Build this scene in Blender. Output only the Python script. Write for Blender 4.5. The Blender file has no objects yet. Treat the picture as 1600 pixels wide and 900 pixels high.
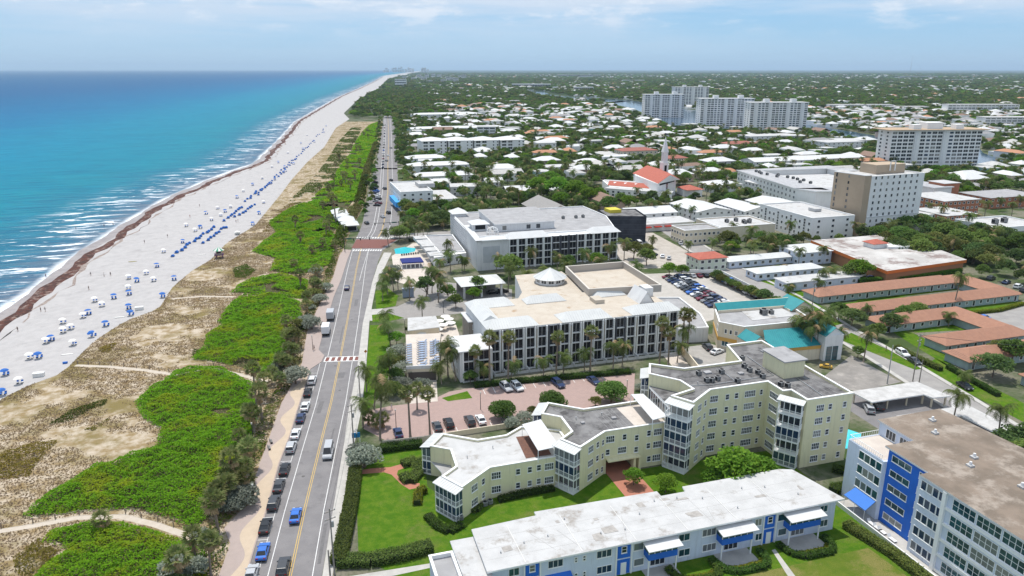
import bpy, bmesh, math, random
import numpy as np
from mathutils import Vector, Matrix
random.seed(11); rng = np.random.default_rng(11)
R = math.radians
SC = bpy.context.scene
COL = SC.collection
# ------------------------------------------------------------------ camera, sky, sun, exposure
# World axes follow the east-west street grid: +X west, +Y south, Z up; metres. Camera 80 m up.
FPX, CAMH, YAW = 1150.0, 80.0, R(17.3)
PITCH = math.atan(342 / FPX)
cam_d = bpy.data.cameras.new('camera'); cam = bpy.data.objects.new('camera', cam_d); COL.objects.link(cam)
cam.location = (0, 0, CAMH); cam.rotation_euler = (R(90) - PITCH, 0, -YAW)
cam_d.sensor_width = 36; cam_d.lens = 36 * FPX / 1600; cam_d.clip_start = 1; cam_d.clip_end = 200000
SC.camera = cam
SUN_EL, SUN_AZ = R(71), R(-22)      # azimuth measured from +Y (ahead) towards +X
SUN_STRENGTH, SKY_STRENGTH, EXPOSURE = 2.2, 0.15, 0.98
sdir = Vector((math.sin(SUN_AZ + YAW) * math.cos(SUN_EL), math.cos(SUN_AZ + YAW) * math.cos(SUN_EL), math.sin(SUN_EL)))
sun_d = bpy.data.lights.new('sun', 'SUN'); sun = bpy.data.objects.new('sun', sun_d); COL.objects.link(sun)
sun_d.energy = SUN_STRENGTH; sun_d.angle = R(0.53); sun_d.color = (1.0, 0.955, 0.88)
sun.rotation_euler = (-sdir).to_track_quat('-Z', 'Y').to_euler(); sun.location = (0, 0, 400)
W = bpy.data.worlds.new('World'); SC.world = W; W.use_nodes = True
SC.view_settings.view_transform = 'Standard'; SC.view_settings.look = 'None'
SC.view_settings.gamma = 1; SC.view_settings.use_curve_mapping = False; SC.view_settings.exposure = EXPOSURE
SC.cycles.use_denoising = True
SC.cycles.max_bounces = 5; SC.cycles.diffuse_bounces = 3; SC.cycles.glossy_bounces = 2
SC.cycles.transmission_bounces = 2; SC.cycles.transparent_max_bounces = 6; SC.cycles.volume_bounces = 0
SC.cycles.sample_clamp_indirect = 4

def make_world():
    nt = W.node_tree; N = nt.nodes; L = nt.links; N.clear()
    out = N.new('ShaderNodeOutputWorld'); bg = N.new('ShaderNodeBackground'); bg.inputs[1].default_value = SKY_STRENGTH
    sky = N.new('ShaderNodeTexSky'); sky.sky_type = 'NISHITA'; sky.sun_disc = False
    sky.sun_elevation = SUN_EL; sky.sun_rotation = SUN_AZ + YAW
    sky.altitude = 0; sky.air_density = 1.0; sky.dust_density = 0.15; sky.ozone_density = 3.0
    tc = N.new('ShaderNodeTexCoord')
    def cloud(scale, detail, lo, hi, seed, rough=0.55):
        mp = N.new('ShaderNodeMapping'); mp.inputs['Scale'].default_value = scale; mp.inputs['Location'].default_value = (seed, seed * 1.7, 0)
        L.new(tc.outputs['Generated'], mp.inputs['Vector'])
        n = N.new('ShaderNodeTexNoise'); n.inputs['Scale'].default_value = 1; n.inputs['Detail'].default_value = detail; n.inputs['Roughness'].default_value = rough
        L.new(mp.outputs[0], n.inputs['Vector'])
        r = N.new('ShaderNodeMapRange'); r.interpolation_type = 'SMOOTHSTEP'; r.inputs[1].default_value = lo; r.inputs[2].default_value = hi
        L.new(n.outputs[0], r.inputs[0]); return r.outputs[0]
    sep = N.new('ShaderNodeSeparateXYZ'); L.new(tc.outputs['Generated'], sep.inputs[0])
    def ramp(lo, hi):
        r = N.new('ShaderNodeMapRange'); r.interpolation_type = 'SMOOTHSTEP'; r.inputs[1].default_value = lo; r.inputs[2].default_value = hi
        L.new(sep.outputs[2], r.inputs[0]); return r.outputs[0]
    def mul(a, b):
        m = N.new('ShaderNodeMath'); m.operation = 'MULTIPLY'
        for i, x in enumerate((a, b)):
            if isinstance(x, (int, float)): m.inputs[i].default_value = x
            else: L.new(x, m.inputs[i])
        return m.outputs[0]
    def mix(f, a, b):
        m = N.new('ShaderNodeMix'); m.data_type = 'RGBA'
        if isinstance(f, (int, float)): m.inputs[0].default_value = f
        else: L.new(f, m.inputs[0])
        for i, x in ((6, a), (7, b)):
            if isinstance(x, tuple): m.inputs[i].default_value = (*x, 1)
            else: L.new(x, m.inputs[i])
        return m.outputs[2]
    streak = mul(cloud((2.0, 2.0, 26), 8, 0.30, 0.60, 3.1, .62), ramp(-0.008, 0.11))
    puff = mul(cloud((9, 9, 34), 8, 0.50, 0.64, 8.9, 0.64), ramp(0.03, 0.075))
    c = mix(0.86, sky.outputs[0], (.55, 1.36, 2.36))       # sea-moist blue air over the whole sky
    c = mix(mul(streak, 0.92), c, (2.6, 2.8, 3.15))
    c = mix(mul(puff, 0.75), c, (3.0, 3.15, 3.4))
    L.new(c, bg.inputs[0]); L.new(bg.outputs[0], out.inputs[0])
make_world()
# ------------------------------------------------------------------ photograph-to-place survey helpers
_c, _s, _cy, _sy = math.cos(PITCH), math.sin(PITCH), math.cos(YAW), math.sin(YAW)
def G(px, py, z=0.0):
    v = (py - 450) / FPX; t = (CAMH - z) / (_s + v * _c)
    X, Y = (px - 800) / FPX * t, (_c - v * _s) * t
    return (X * _cy + Y * _sy, -X * _sy + Y * _cy)
def PJ(u, v, z=0.0):
    X, Y = u * _cy - v * _sy, u * _sy + v * _cy
    Z = z - CAMH; d = Y * _c - Z * _s
    return (800 + FPX * X / d, 450 - FPX * (Y * _s + Z * _c) / d, d)
def UX(px, v, z):
    lo, hi = -300.0, 3000.0
    for _ in range(50):
        m = (lo + hi) / 2
        if PJ(m, v, z)[0] < px: lo = m
        else: hi = m
    return lo
# ------------------------------------------------------------------ materials
MATS = {}
def pmat(name, col, rough=0.75, col2=None, nscale=0.5, bump=0.0, bscale=4.0, metal=0.0, spec=0.3, stain=None, sscale=0.15, slo=0.5, shi=0.7, leaf=False, island=None, detail=6, grain=0.0, streak=0.0, vary=1.0):
    if name in MATS: return MATS[name]
    m = bpy.data.materials.new(name); m.use_nodes = True; MATS[name] = m
    nt = m.node_tree; N = nt.nodes; L = nt.links; b = N['Principled BSDF']
    b.inputs['Roughness'].default_value = rough; b.inputs['Metallic'].default_value = metal
    b.inputs['Specular IOR Level'].default_value = .06 if leaf else spec
    geo = N.new('ShaderNodeNewGeometry')
    def noise(s, d=6, r=0.6):
        n = N.new('ShaderNodeTexNoise'); n.inputs['Scale'].default_value = s; n.inputs['Detail'].default_value = d; n.inputs['Roughness'].default_value = r
        L.new(geo.outputs['Position'], n.inputs['Vector']); return n.outputs[0]
    def mix(f, a, c, mode='MIX'):
        x = N.new('ShaderNodeMix'); x.data_type = 'RGBA'; x.blend_type = mode
        if isinstance(f, (int, float)): x.inputs[0].default_value = f
        else: L.new(f, x.inputs[0])
        for i, q in ((6, a), (7, c)):
            if isinstance(q, tuple): x.inputs[i].default_value = (*q, 1)
            else: L.new(q, x.inputs[i])
        return x.outputs[2]
    def rng_(v, lo, hi):
        r = N.new('ShaderNodeMapRange'); r.interpolation_type = 'SMOOTHSTEP'; r.inputs[1].default_value = lo; r.inputs[2].default_value = hi
        L.new(v, r.inputs[0]); return r.outputs[0]
    c = col
    if col2 is not None: c = mix(rng_(noise(nscale, detail), 0.35, 0.65), col, col2)
    if island is not None: c = mix(geo.outputs['Random Per Island'], c, island)
    if stain is not None: c = mix(rng_(noise(sscale, 8, 0.7), slo, shi), c, stain)
    if grain: c = mix(rng_(noise(bscale * 2.3, 3), 0.3, 0.7), c, tuple(x * (1 - grain) for x in col))
    if streak:       # rain streaks and grime running down the wall
        mp = N.new('ShaderNodeMapping'); mp.inputs['Scale'].default_value = (1.6, 1.6, .14); L.new(geo.outputs['Position'], mp.inputs['Vector'])
        n = N.new('ShaderNodeTexNoise'); n.inputs['Scale'].default_value = 1; n.inputs['Detail'].default_value = 7; n.inputs['Roughness'].default_value = .7; L.new(mp.outputs[0], n.inputs['Vector'])
        r_ = N.new('ShaderNodeMapRange'); r_.interpolation_type = 'SMOOTHSTEP'; r_.inputs[1].default_value = .48; r_.inputs[2].default_value = .72; r_.inputs[4].default_value = streak; L.new(n.outputs[0], r_.inputs[0]); c = mix(r_.outputs[0], c, (.16, .145, .125))
    if leaf:         # no two plants quite the same green
        oi = N.new('ShaderNodeObjectInfo'); hs = N.new('ShaderNodeHueSaturation'); rv = N.new('ShaderNodeMapRange'); rv.inputs[3].default_value = 1.12 - .32 * vary; rv.inputs[4].default_value = 1.12 + .36 * vary; L.new(oi.outputs['Random'], rv.inputs[0]); L.new(rv.outputs[0], hs.inputs['Value'])
        rh = N.new('ShaderNodeMapRange'); rh.inputs[3].default_value = .5 - .022 * vary; rh.inputs[4].default_value = .5 + .012 * vary; m7 = N.new('ShaderNodeMath'); m7.operation = 'FRACT'; m8 = N.new('ShaderNodeMath'); m8.operation = 'MULTIPLY'; m8.inputs[1].default_value = 7.31; L.new(oi.outputs['Random'], m8.inputs[0]); L.new(m8.outputs[0], m7.inputs[0]); L.new(m7.outputs[0], rh.inputs[0]); L.new(rh.outputs[0], hs.inputs['Hue'])
        if isinstance(c, tuple): hs.inputs['Color'].default_value = (*c, 1)
        else: L.new(c, hs.inputs['Color'])
        c = hs.outputs[0]
    if isinstance(c, tuple): b.inputs['Base Color'].default_value = (*c, 1)
    else: L.new(c, b.inputs['Base Color'])
    if bump:
        bp = N.new('ShaderNodeBump'); bp.inputs['Strength'].default_value = bump; bp.inputs['Distance'].default_value = 0.1
        L.new(noise(bscale, 5), bp.inputs['Height']); L.new(bp.outputs[0], b.inputs['Normal'])
    if leaf:
        tr = N.new('ShaderNodeBsdfTranslucent'); ms = N.new('ShaderNodeMixShader'); ms.inputs[0].default_value = 0.42
        if isinstance(c, tuple): tr.inputs[0].default_value = (*c, 1)
        else: L.new(c, tr.inputs[0])
        L.new(b.outputs[0], ms.inputs[1]); L.new(tr.outputs[0], ms.inputs[2]); L.new(ms.outputs[0], N['Material Output'].inputs[0])
    return m
M = pmat
# ------------------------------------------------------------------ mesh building
class MB:
    def __init__(s): s.v = []; s.f = []; s.m = []; s.mats = []
    def mi(s, mat):
        if mat not in s.mats: s.mats.append(mat)
        return s.mats.index(mat)
    def add(s, verts, faces, mat):
        o = len(s.v); k = s.mi(mat); s.v.extend(verts)
        for f in faces: s.f.append(tuple(i + o for i in f)); s.m.append(k)
        return s
    def box(s, x0, x1, y0, y1, z0, z1, mat):
        vs = [(x0, y0, z0), (x1, y0, z0), (x1, y1, z0), (x0, y1, z0), (x0, y0, z1), (x1, y0, z1), (x1, y1, z1), (x0, y1, z1)]
        return s.add(vs, [(3, 2, 1, 0), (4, 5, 6, 7), (0, 1, 5, 4), (1, 2, 6, 5), (2, 3, 7, 6), (3, 0, 4, 7)], mat)
    def prism(s, poly, z0, z1, mat, top=None):
        n = len(poly); A = sum(poly[i][0] * poly[(i + 1) % n][1] - poly[(i + 1) % n][0] * poly[i][1] for i in range(n))
        if A < 0: poly = poly[::-1]
        vs = [(x, y, z0) for x, y in poly] + [(x, y, z1) for x, y in poly]
        s.add(vs, [tuple(range(n - 1, -1, -1))] + [(i, (i + 1) % n, n + (i + 1) % n, n + i) for i in range(n)], mat)
        return s.add([(x, y, z1) for x, y in poly], [tuple(range(n))], top or mat)
    def bar(s, p, q, w, h, mat):      # horizontal-ish bar from p to q, width w, height h
        p = Vector(p); q = Vector(q); d = (q - p)
        if d.length < 1e-6: return s
        d.normalize(); up = Vector((0, 0, 1)) if abs(d.z) < 0.95 else Vector((1, 0, 0))
        a = d.cross(up).normalized() * w / 2; b = a.cross(d).normalized() * h / 2
        vs = [tuple(x) for x in (p - a - b, p + a - b, p + a + b, p - a + b, q - a - b, q + a - b, q + a + b, q - a + b)]
        return s.add(vs, [(0, 1, 2, 3), (7, 6, 5, 4), (0, 4, 5, 1), (1, 5, 6, 2), (2, 6, 7, 3), (3, 7, 4, 0)], mat)
    def tube(s, pts, rad, mat, n=6, cap=True):
        o = []; P = [Vector(p) for p in pts]
        for i, p in enumerate(P):
            d = (P[min(i + 1, len(P) - 1)] - P[max(i - 1, 0)]).normalized()
            a = d.cross(Vector((0.31, 0.95, 0.05))).normalized(); b = d.cross(a)
            r = rad[i] if isinstance(rad, (list, tuple)) else rad
            o += [tuple(p + (a * math.cos(2 * math.pi * k / n) + b * math.sin(2 * math.pi * k / n)) * r) for k in range(n)]
        fs = [(i * n + k, i * n + (k + 1) % n, (i + 1) * n + (k + 1) % n, (i + 1) * n + k) for i in range(len(P) - 1) for k in range(n)]
        if cap: fs += [tuple(range(n)), tuple((len(P) - 1) * n + k for k in range(n - 1, -1, -1))]
        return s.add(o, fs, mat)
    def mesh(s, name, smooth=False):
        me = bpy.data.meshes.new(name); me.from_pydata(s.v, [], s.f)
        for m in s.mats: me.materials.append(m)
        me.polygons.foreach_set('material_index', s.m)
        if smooth: me.polygons.foreach_set('use_smooth', [True] * len(s.f))
        me.update(); return me
    def build(s, name, parent=None, smooth=False):
        if parent is not None:      # world coordinates in, stored relative to the parent thing
            o = Vector(org(parent)); s.v = [(x - o.x, y - o.y, z - o.z) for x, y, z in s.v]
        return put(name, s.mesh(name, smooth), parent)
def org(p):
    o = Vector((0, 0, 0))
    while p is not None: o += p.location; p = p.parent
    return o
def put(name, me, parent=None, loc=None, rz=0.0, sc=None):
    o = bpy.data.objects.new(name, me); COL.objects.link(o)
    if parent is not None: o.parent = parent
    if loc is not None: o.location = loc
    if rz: o.rotation_euler = (0, 0, rz)
    if sc is not None: o.scale = sc
    return o
def tag(o, label=None, cat=None, group=None, kind=None):
    if label: o['label'] = label
    if cat: o['category'] = cat
    if group: o['group'] = group
    if kind: o['kind'] = kind
    return o
def thing(name, loc, label=None, cat=None, group=None, rz=0.0):
    o = bpy.data.objects.new(name, None); o.empty_display_size = 0.5; COL.objects.link(o); o.location = loc; o.rotation_euler = (0, 0, rz)
    return tag(o, label, cat, group)
def copy_tree(o, parent=None):
    c = o.copy(); COL.objects.link(c); c.parent = parent
    for ch in o.children: copy_tree(ch, c)
    return c
def sheet(name, poly, z, mat, label=None, kind='structure', h=None):
    b = MB()
    if h: b.prism(poly, z - h, z, mat)
    else: b.add([(x, y, z) for x, y in poly], [tuple(range(len(poly)))], mat)
    me = b.mesh(name); bm = bmesh.new(); bm.from_mesh(me); bmesh.ops.triangulate(bm, faces=bm.faces[:])
    if not h:
        for f in bm.faces:
            f.normal_update()
            if f.normal.z < 0: f.normal_flip()
    bm.to_mesh(me); bm.free()
    return tag(put(name, me), label, None, None, kind)
def strip(name, pts, w0, w1, z, mat, kind='structure', dash=None, parent=None):   # ribbon along a polyline between lateral offsets w0 and w1
    b = MB(); P = [Vector((x, y)) for x, y in pts]
    side = []
    for i in range(len(P)):
        d = (P[min(i + 1, len(P) - 1)] - P[max(i - 1, 0)]).normalized(); n = Vector((d.y, -d.x))
        side.append((P[i] + n * w0, P[i] + n * w1))
    for i in range(len(P) - 1):
        a, c = side[i], side[i + 1]
        b.add([(a[0].x, a[0].y, z), (a[1].x, a[1].y, z), (c[1].x, c[1].y, z), (c[0].x, c[0].y, z)], [(0, 1, 2, 3)], mat)
    o = b.build(name, parent)
    if kind and parent is None: o['kind'] = kind
    return o
def inpoly(P, poly):
    x, y = P[:, 0], P[:, 1]; r = np.zeros(len(P), bool); n = len(poly)
    for i in range(n):
        x1, y1 = poly[i]; x2, y2 = poly[(i + 1) % n]
        c = ((y1 > y) != (y2 > y))
        with np.errstate(divide='ignore', invalid='ignore'):
            r ^= c & (x < (x2 - x1) * (y - y1) / (y2 - y1 + 1e-12) + x1)
    return r
def sample(poly, dens):
    p = np.array(poly); lo, hi = p.min(0), p.max(0); n = int(np.prod(hi - lo) * dens)
    q = lo + rng.random((n, 2)) * (hi - lo); return q[inpoly(q, poly)]
def lump(x, y, s=1.0):
    return (np.sin(x * 0.9 * s + 1.3 * np.sin(y * 0.5 * s)) + np.sin(y * 1.1 * s + 1.1 * np.sin(x * 0.63 * s)) + np.sin((x + y) * 0.37 * s)) / 3
def quads_mesh(name, C, A, B, mat):      # leaf quads: centres C, half-axes A, B
    n = len(C); V = np.empty((n, 4, 3)); V[:, 0] = C - A - B * .35; V[:, 1] = C + B * -1.0 + A * .1; V[:, 2] = C + A + B * .35; V[:, 3] = C + B
    me = bpy.data.meshes.new(name); me.vertices.add(n * 4); me.vertices.foreach_set('co', V.ravel())
    me.loops.add(n * 4); me.loops.foreach_set('vertex_index', np.arange(n * 4, dtype=np.int32))
    me.polygons.add(n); me.polygons.foreach_set('loop_start', np.arange(0, n * 4, 4, dtype=np.int32)); me.polygons.foreach_set('loop_total', np.full(n, 4, np.int32))
    me.materials.append(mat); me.update(calc_edges=True); return me
def leaf_axes(n, size, up=0.6, jit=0.5):
    nr = rng.normal(size=(n, 3)); nr[:, 2] = np.abs(nr[:, 2]) + up; nr /= np.linalg.norm(nr, axis=1)[:, None]
    t = rng.normal(size=(n, 3)); a = np.cross(nr, t); a /= np.linalg.norm(a, axis=1)[:, None] + 1e-9; b = np.cross(nr, a)
    s = size * (1 - jit / 2 + jit * rng.random(n))[:, None]
    return a * s, b * s * 0.62
# repeated things get their distinguishing label at the very end, from the landmark they stand beside
REPEATS = []; LANDMARKS = []
def landmark(u, v, phrase): LANDMARKS.append((u, v, phrase))
def repeat(o, phrase, cat, group, u=None, v=None, prep='near'):
    tag(o, None, cat, group); REPEATS.append((o, phrase, u if u is not None else o.location.x, v if v is not None else o.location.y, prep)); return o
# ------------------------------------------------------------------ setting: sea, beach, land, roads
def ext(pts, near=60, far=0):
    P = [Vector(p) for p in pts]
    if near: P.insert(0, P[0] + (P[0] - P[1]).normalized() * near)
    if far: P.append(P[-1] + (P[-1] - P[-2]).normalized() * far)
    return [tuple(p) for p in P]
ZW = -1.6
water_px = [(0, 490), (60, 449), (110, 407), (160, 374), (215, 337), (262, 310), (330, 280), (400, 255), (425, 230), (445, 210), (462, 190), (495, 171), (530, 151), (560, 138.5), (585, 127), (600, 118.5)]
dune_px = [(0, 625), (50, 601), (100, 583), (120, 562), (150, 532), (200, 500), (250, 483), (270, 450), (300, 424), (332, 405), (355, 380), (400, 352), (440, 303), (457, 280), (482, 252), (507, 230), (525, 200), (546, 186), (537, 177), (560, 155), (590, 139), (605, 124)]
WL = [Vector(G(x, y, ZW)) for x, y in water_px]; DL = [Vector(G(x, y)) for x, y in dune_px]
SD = (WL[11] - WL[0]).normalized(); SN = Vector((-SD.y, SD.x))          # along the shore, and seaward
if SN.x > 0: SN = -SN
S0 = WL[0].copy()
def st(p): d = Vector(p) - S0; return d.dot(SD), d.dot(SN)
def uv_(s, t): p = S0 + SD * s + SN * t; return (p.x, p.y)
ws, wt = map(np.array, zip(*[st(p) for p in WL])); dsx, dt_ = map(np.array, zip(*[st(p) for p in DL]))
ws = np.concatenate([[-500], ws, [70000]]); wt = np.concatenate([[wt[0] - 20], wt, [wt[-1] - 4000]])
dsx = np.concatenate([[-500], dsx, [70000]]); dt_ = np.concatenate([[dt_[0]], dt_, [wt[-1] - 130]])
od = np.argsort(dsx); dsx, dt_ = dsx[od], dt_[od]
tw = lambda s: float(np.interp(s, ws, wt)); td = lambda s: min(float(np.interp(s, dsx, dt_)), tw(s) - 8)
def beach_at(s, f): t0, t1 = td(s), tw(s); return uv_(s, t0 + (t1 - t0) * f), ZW * f ** 1.3
SS = list(np.concatenate([np.arange(-240, 600, 8), np.arange(600, 2000, 30), np.geomspace(2000, 70000, 50)]))
# sea
def sea_material():
    m = bpy.data.materials.new('sea_water'); m.use_nodes = True; nt = m.node_tree; N = nt.nodes; L = nt.links; b = N['Principled BSDF']
    uv = N.new('ShaderNodeUVMap'); uv.uv_map = 'offshore'; sep = N.new('ShaderNodeSeparateXYZ'); L.new(uv.outputs[0], sep.inputs[0])
    geo = N.new('ShaderNodeNewGeometry')
    def noise(scale, d=5, r=0.6, vec=None, dist=0.0):
        mp = N.new('ShaderNodeMapping'); mp.inputs['Scale'].default_value = scale; mp.inputs['Rotation'].default_value = (0, 0, -math.atan2(SD.y, SD.x))
        L.new(vec or geo.outputs['Position'], mp.inputs['Vector']); n = N.new('ShaderNodeTexNoise'); n.inputs['Scale'].default_value = 1; n.inputs['Detail'].default_value = d; n.inputs['Roughness'].default_value = r
        n.inputs['Distortion'].default_value = dist
        L.new(mp.outputs[0], n.inputs['Vector']); return n.outputs[0]
    def math_(op, a, c=None, d=None):
        x = N.new('ShaderNodeMath'); x.operation = op
        for i, q in enumerate((a, c, d)):
            if q is None: continue
            if isinstance(q, (int, float)): x.inputs[i].default_value = q
            else: L.new(q, x.inputs[i])
        return x.outputs[0]
    def mr(v, a, c, e=0.0, f=1.0):
        r = N.new('ShaderNodeMapRange'); r.interpolation_type = 'SMOOTHSTEP'
        for i, q in enumerate((a, c, e, f)): r.inputs[i + 1].default_value = q
        L.new(v, r.inputs[0]); return r.outputs[0]
    d = sep.outputs[1]
    lg = math_('LOGARITHM', math_('MAXIMUM', math_('ADD', d, math_('MULTIPLY', math_('SUBTRACT', noise((.012, .02, 1), 4), 0.5), math_('MULTIPLY', d, 0.9))), 1.0), 10.0)
    cr = N.new('ShaderNodeValToRGB'); L.new(math_('DIVIDE', lg, 4.5), cr.inputs[0])
    st_ = [(0.0, (.21, .205, .235)), (.25, (.10, .15, .20)), (.36, (.030, .15, .21)), (.44, (.010, .195, .25)), (.54, (.002, .19, .295)), (.60, (.001, .115, .26)), (.68, (.002, .055, .185)), (.85, (.003, .038, .135))]
    e = cr.color_ramp.elements; e[0].position = 0; e[0].color = (*st_[0][1], 1); e[1].position = st_[-1][0]; e[1].color = (*st_[-1][1], 1)
    for p, c in st_[1:-1]: x = e.new(p); x.color = (*c, 1)
    def mix(f, a, c):
        x = N.new('ShaderNodeMix'); x.data_type = 'RGBA'; L.new(f, x.inputs[0])
        for i, q in ((6, a), (7, c)):
            if isinstance(q, tuple): x.inputs[i].default_value = (*q, 1)
            else: L.new(q, x.inputs[i])
        return x.outputs[2]
    # swell tint: long crests lying along the shore
    swell = noise((.03, .22, 1), 5, .62, None, .6)
    c = mix(mr(swell, .38, .66, 0, .6), cr.outputs[0], (.003, .08, .165))
    c = mix(mr(noise((.07, .42, 1), 5, .75), .45, .70, 0, .6), c, (.006, .215, .33))
    # breakers: noise broken into crests, only close to the beach
    br = noise((.034, .17, 1), 6, .62, None, 1.1)
    near = math_('MULTIPLY', mr(d, 2, 9), mr(d, 62, 26))
    lace = noise((.25, .6, 1), 6, .75)
    foam = math_('MULTIPLY', math_('MULTIPLY', mr(br, .555, .615), near), mr(lace, .32, .50))
    edge = math_('MULTIPLY', mr(math_('ADD', d, math_('MULTIPLY', noise((.05, .02, 1), 5), 7.0)), 9.0, 3.5), mr(lace, .30, .5))
    caps = math_('MULTIPLY', mr(noise((.10, .45, 1), 5, .7), .715, .75), mr(d, 40, 120))
    foam = math_('MINIMUM', math_('ADD', math_('ADD', foam, math_('MULTIPLY', edge, .9)), math_('MULTIPLY', caps, .55)), 1.0)
    c = mix(foam, c, (.82, .84, .86))
    L.new(c, b.inputs['Base Color']); L.new(mr(foam, 0, 1, .38, .9), b.inputs['Roughness'])
    b.inputs['IOR'].default_value = 1.33; b.inputs['Specular IOR Level'].default_value = .03
    bp = N.new('ShaderNodeBump'); bp.inputs['Strength'].default_value = .9; bp.inputs['Distance'].default_value = .9
    L.new(math_('ADD', math_('MULTIPLY', swell, 1.0), math_('MULTIPLY', noise((.3, .9, 1), 4, .6), .25)), bp.inputs['Height']); L.new(bp.outputs[0], b.inputs['Normal'])
    return m
def grid(name, rows, mat, uvname=None, smooth=True):      # rows[i][j] = (x, y, z, uvx, uvy)
    nr, nc = len(rows), len(rows[0]); V = [p[:3] for r in rows for p in r]
    F = [(i * nc + j, i * nc + j + 1, (i + 1) * nc + j + 1, (i + 1) * nc + j) for i in range(nr - 1) for j in range(nc - 1)]
    me = bpy.data.meshes.new(name); me.from_pydata(V, [], F); me.materials.append(mat)
    if uvname:
        ul = me.uv_layers.new(name=uvname); U = np.array([p[3:5] for r in rows for p in r]); vi = np.empty(len(me.loops), np.int32); me.loops.foreach_get('vertex_index', vi)
        ul.data.foreach_set('uv', U[vi].ravel())
    me.polygons.foreach_set('use_smooth', [smooth] * len(F)); me.update()
    if me.polygons[0].normal.z < 0: me.flip_normals()
    return put(name, me)
offs = [-9, 0, 4, 8, 14, 22, 34, 50, 75, 110, 170, 260, 420, 700, 1200, 2200, 4500, 10000, 25000, 70000]
grid('sea', [[(*uv_(s, tw(s) + d), ZW, s, d) for d in offs] for s in SS], sea_material(), 'offshore')['kind'] = 'structure'
# beach sand
sandm = M('beach_sand', (.425, .408, .402), .95, (.385, .37, .366), .35, .35, 2.2, spec=.1, stain=(.315, .30, .298), sscale=.14, slo=.52, shi=.74)
rows = []
for s in SS:
    r = []
    for f in (-.02, .05, .15, .3, .45, .6, .75, .86, .93, .98, 1.0):
        p, z = beach_at(s, max(f, 0)); r.append((*p, z + (.12 * math.sin(p[0] * .9 + p[1] * .31) * math.sin(p[1] * .7) if .1 < f < .8 else 0) - (.01 if f <= 0 else 0), s, f))
    r.append((*uv_(s, tw(s) + 12), ZW - 1.2, s, 1.1)); rows.append(r)
grid('beach', rows, sandm)['kind'] = 'structure'
# wet sand and the sargassum wrack line: lumpy drifts with real height
weed = M('sargassum', (.105, .038, .026), .95, (.045, .024, .02), .55, .8, 5, stain=(.27, .20, .17), sscale=.28, slo=.52, shi=.64)
wet = M('wet_sand', (.235, .205, .20), .5, (.31, .275, .265), .25, .2, 3, spec=.4)
def drift(name, f0, f1, mat, hgt, seed, rough=1.0, k=7):
    rows = []
    for s in [x for x in SS if x < 9000]:
        w0 = tw(s); j = (math.sin(s * .11 + seed) + .7 * math.sin(s * .037 + seed * 2) + .5 * math.sin(s * .31 + seed)) * rough
        a, c = f0 + j, f1 + j * .5 + rough * .8 * math.sin(s * .53 + seed); r = []
        for i in range(k):
            q = i / (k - 1); t = w0 - a - (c - a) * q; t0 = td(s); f = min(max((t - t0) / (w0 - t0), 0), 1)
            z = ZW * f ** 1.3 + (hgt * math.sin(math.pi * q) * (.6 + .4 * math.sin(s * .9 + q * 9 + seed)) + .015 if 0 < i < k - 1 else -.05)
            r.append((*uv_(s, t), z, s, q))
        rows.append(r)
    return grid(name, rows, mat)
tag(drift('wet_shoreline', -2, 5.0, wet, .05, .4, .8), kind='structure')
tag(drift('sargassum_drift', 3.0, 8.6, weed, .42, 1.7, 1.35, 9), 'dark red brown seaweed washed up along the waterline', kind='stuff')
tag(drift('sargassum_scatter', 10.2, 11.6, M('sargassum_dry', (.20, .155, .135), .95, (.33, .28, .25), .6, .3, 4), .07, 4.2, 1.6, 5), 'thin grey dried seaweed line above the wrack', kind='stuff')
# land to the horizon
landm = bpy.data.materials.new('land'); landm.use_nodes = True
def land_mat():
    nt = landm.node_tree; N = nt.nodes; L = nt.links; b = N['Principled BSDF']; b.inputs['Roughness'].default_value = .95; b.inputs['Specular IOR Level'].default_value = .1
    geo = N.new('ShaderNodeNewGeometry')
    def noise(s, d=6, r=.6):
        n = N.new('ShaderNodeTexNoise'); n.inputs['Scale'].default_value = s; n.inputs['Detail'].default_value = d; n.inputs['Roughness'].default_value = r; L.new(geo.outputs['Position'], n.inputs['Vector']); return n.outputs[0]
    def vor(s):
        n = N.new('ShaderNodeTexVoronoi'); n.inputs['Scale'].default_value = s; L.new(geo.outputs['Position'], n.inputs['Vector']); return n
    def mr(v, a, c, e=0., f=1.):
        r = N.new('ShaderNodeMapRange'); r.interpolation_type = 'SMOOTHSTEP'
        for i, q in enumerate((a, c, e, f)): r.inputs[i + 1].default_value = q
        L.new(v, r.inputs[0]); return r.outputs[0]
    def mix(f, a, c):
        x = N.new('ShaderNodeMix'); x.data_type = 'RGBA'; L.new(f, x.inputs[0])
        for i, q in ((6, a), (7, c)):
            if isinstance(q, tuple): x.inputs[i].default_value = (*q, 1)
            else: L.new(q, x.inputs[i])
        return x.outputs[2]
    c = mix(mr(noise(.06), .40, .60), (.055, .085, .028), (.19, .175, .135))
    c = mix(mr(noise(.9, 4), .45, .7, 0, .6), c, (.045, .07, .022))
    sep = N.new('ShaderNodeSeparateXYZ'); L.new(geo.outputs['Position'], sep.inputs[0])
    farc = mix(mr(noise(.0016, 5), .42, .62), (.030, .050, .022), (.06, .085, .04))
    farc = mix(mr(noise(.02, 3), .5, .62), farc, (.022, .036, .018))
    farc = mix(mr(noise(.011, 5, .75), .655, .70), farc, (.22, .22, .21))
    c = mix(mr(sep.outputs[1], 900, 2200), c, farc)
    L.new(c, b.inputs['Base Color'])
land_mat()
lp = [uv_(s, td(s)) for s in SS] + [(120000, 60000), (120000, -400)]
sheet('ground', lp, 0.0, landm)
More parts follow.
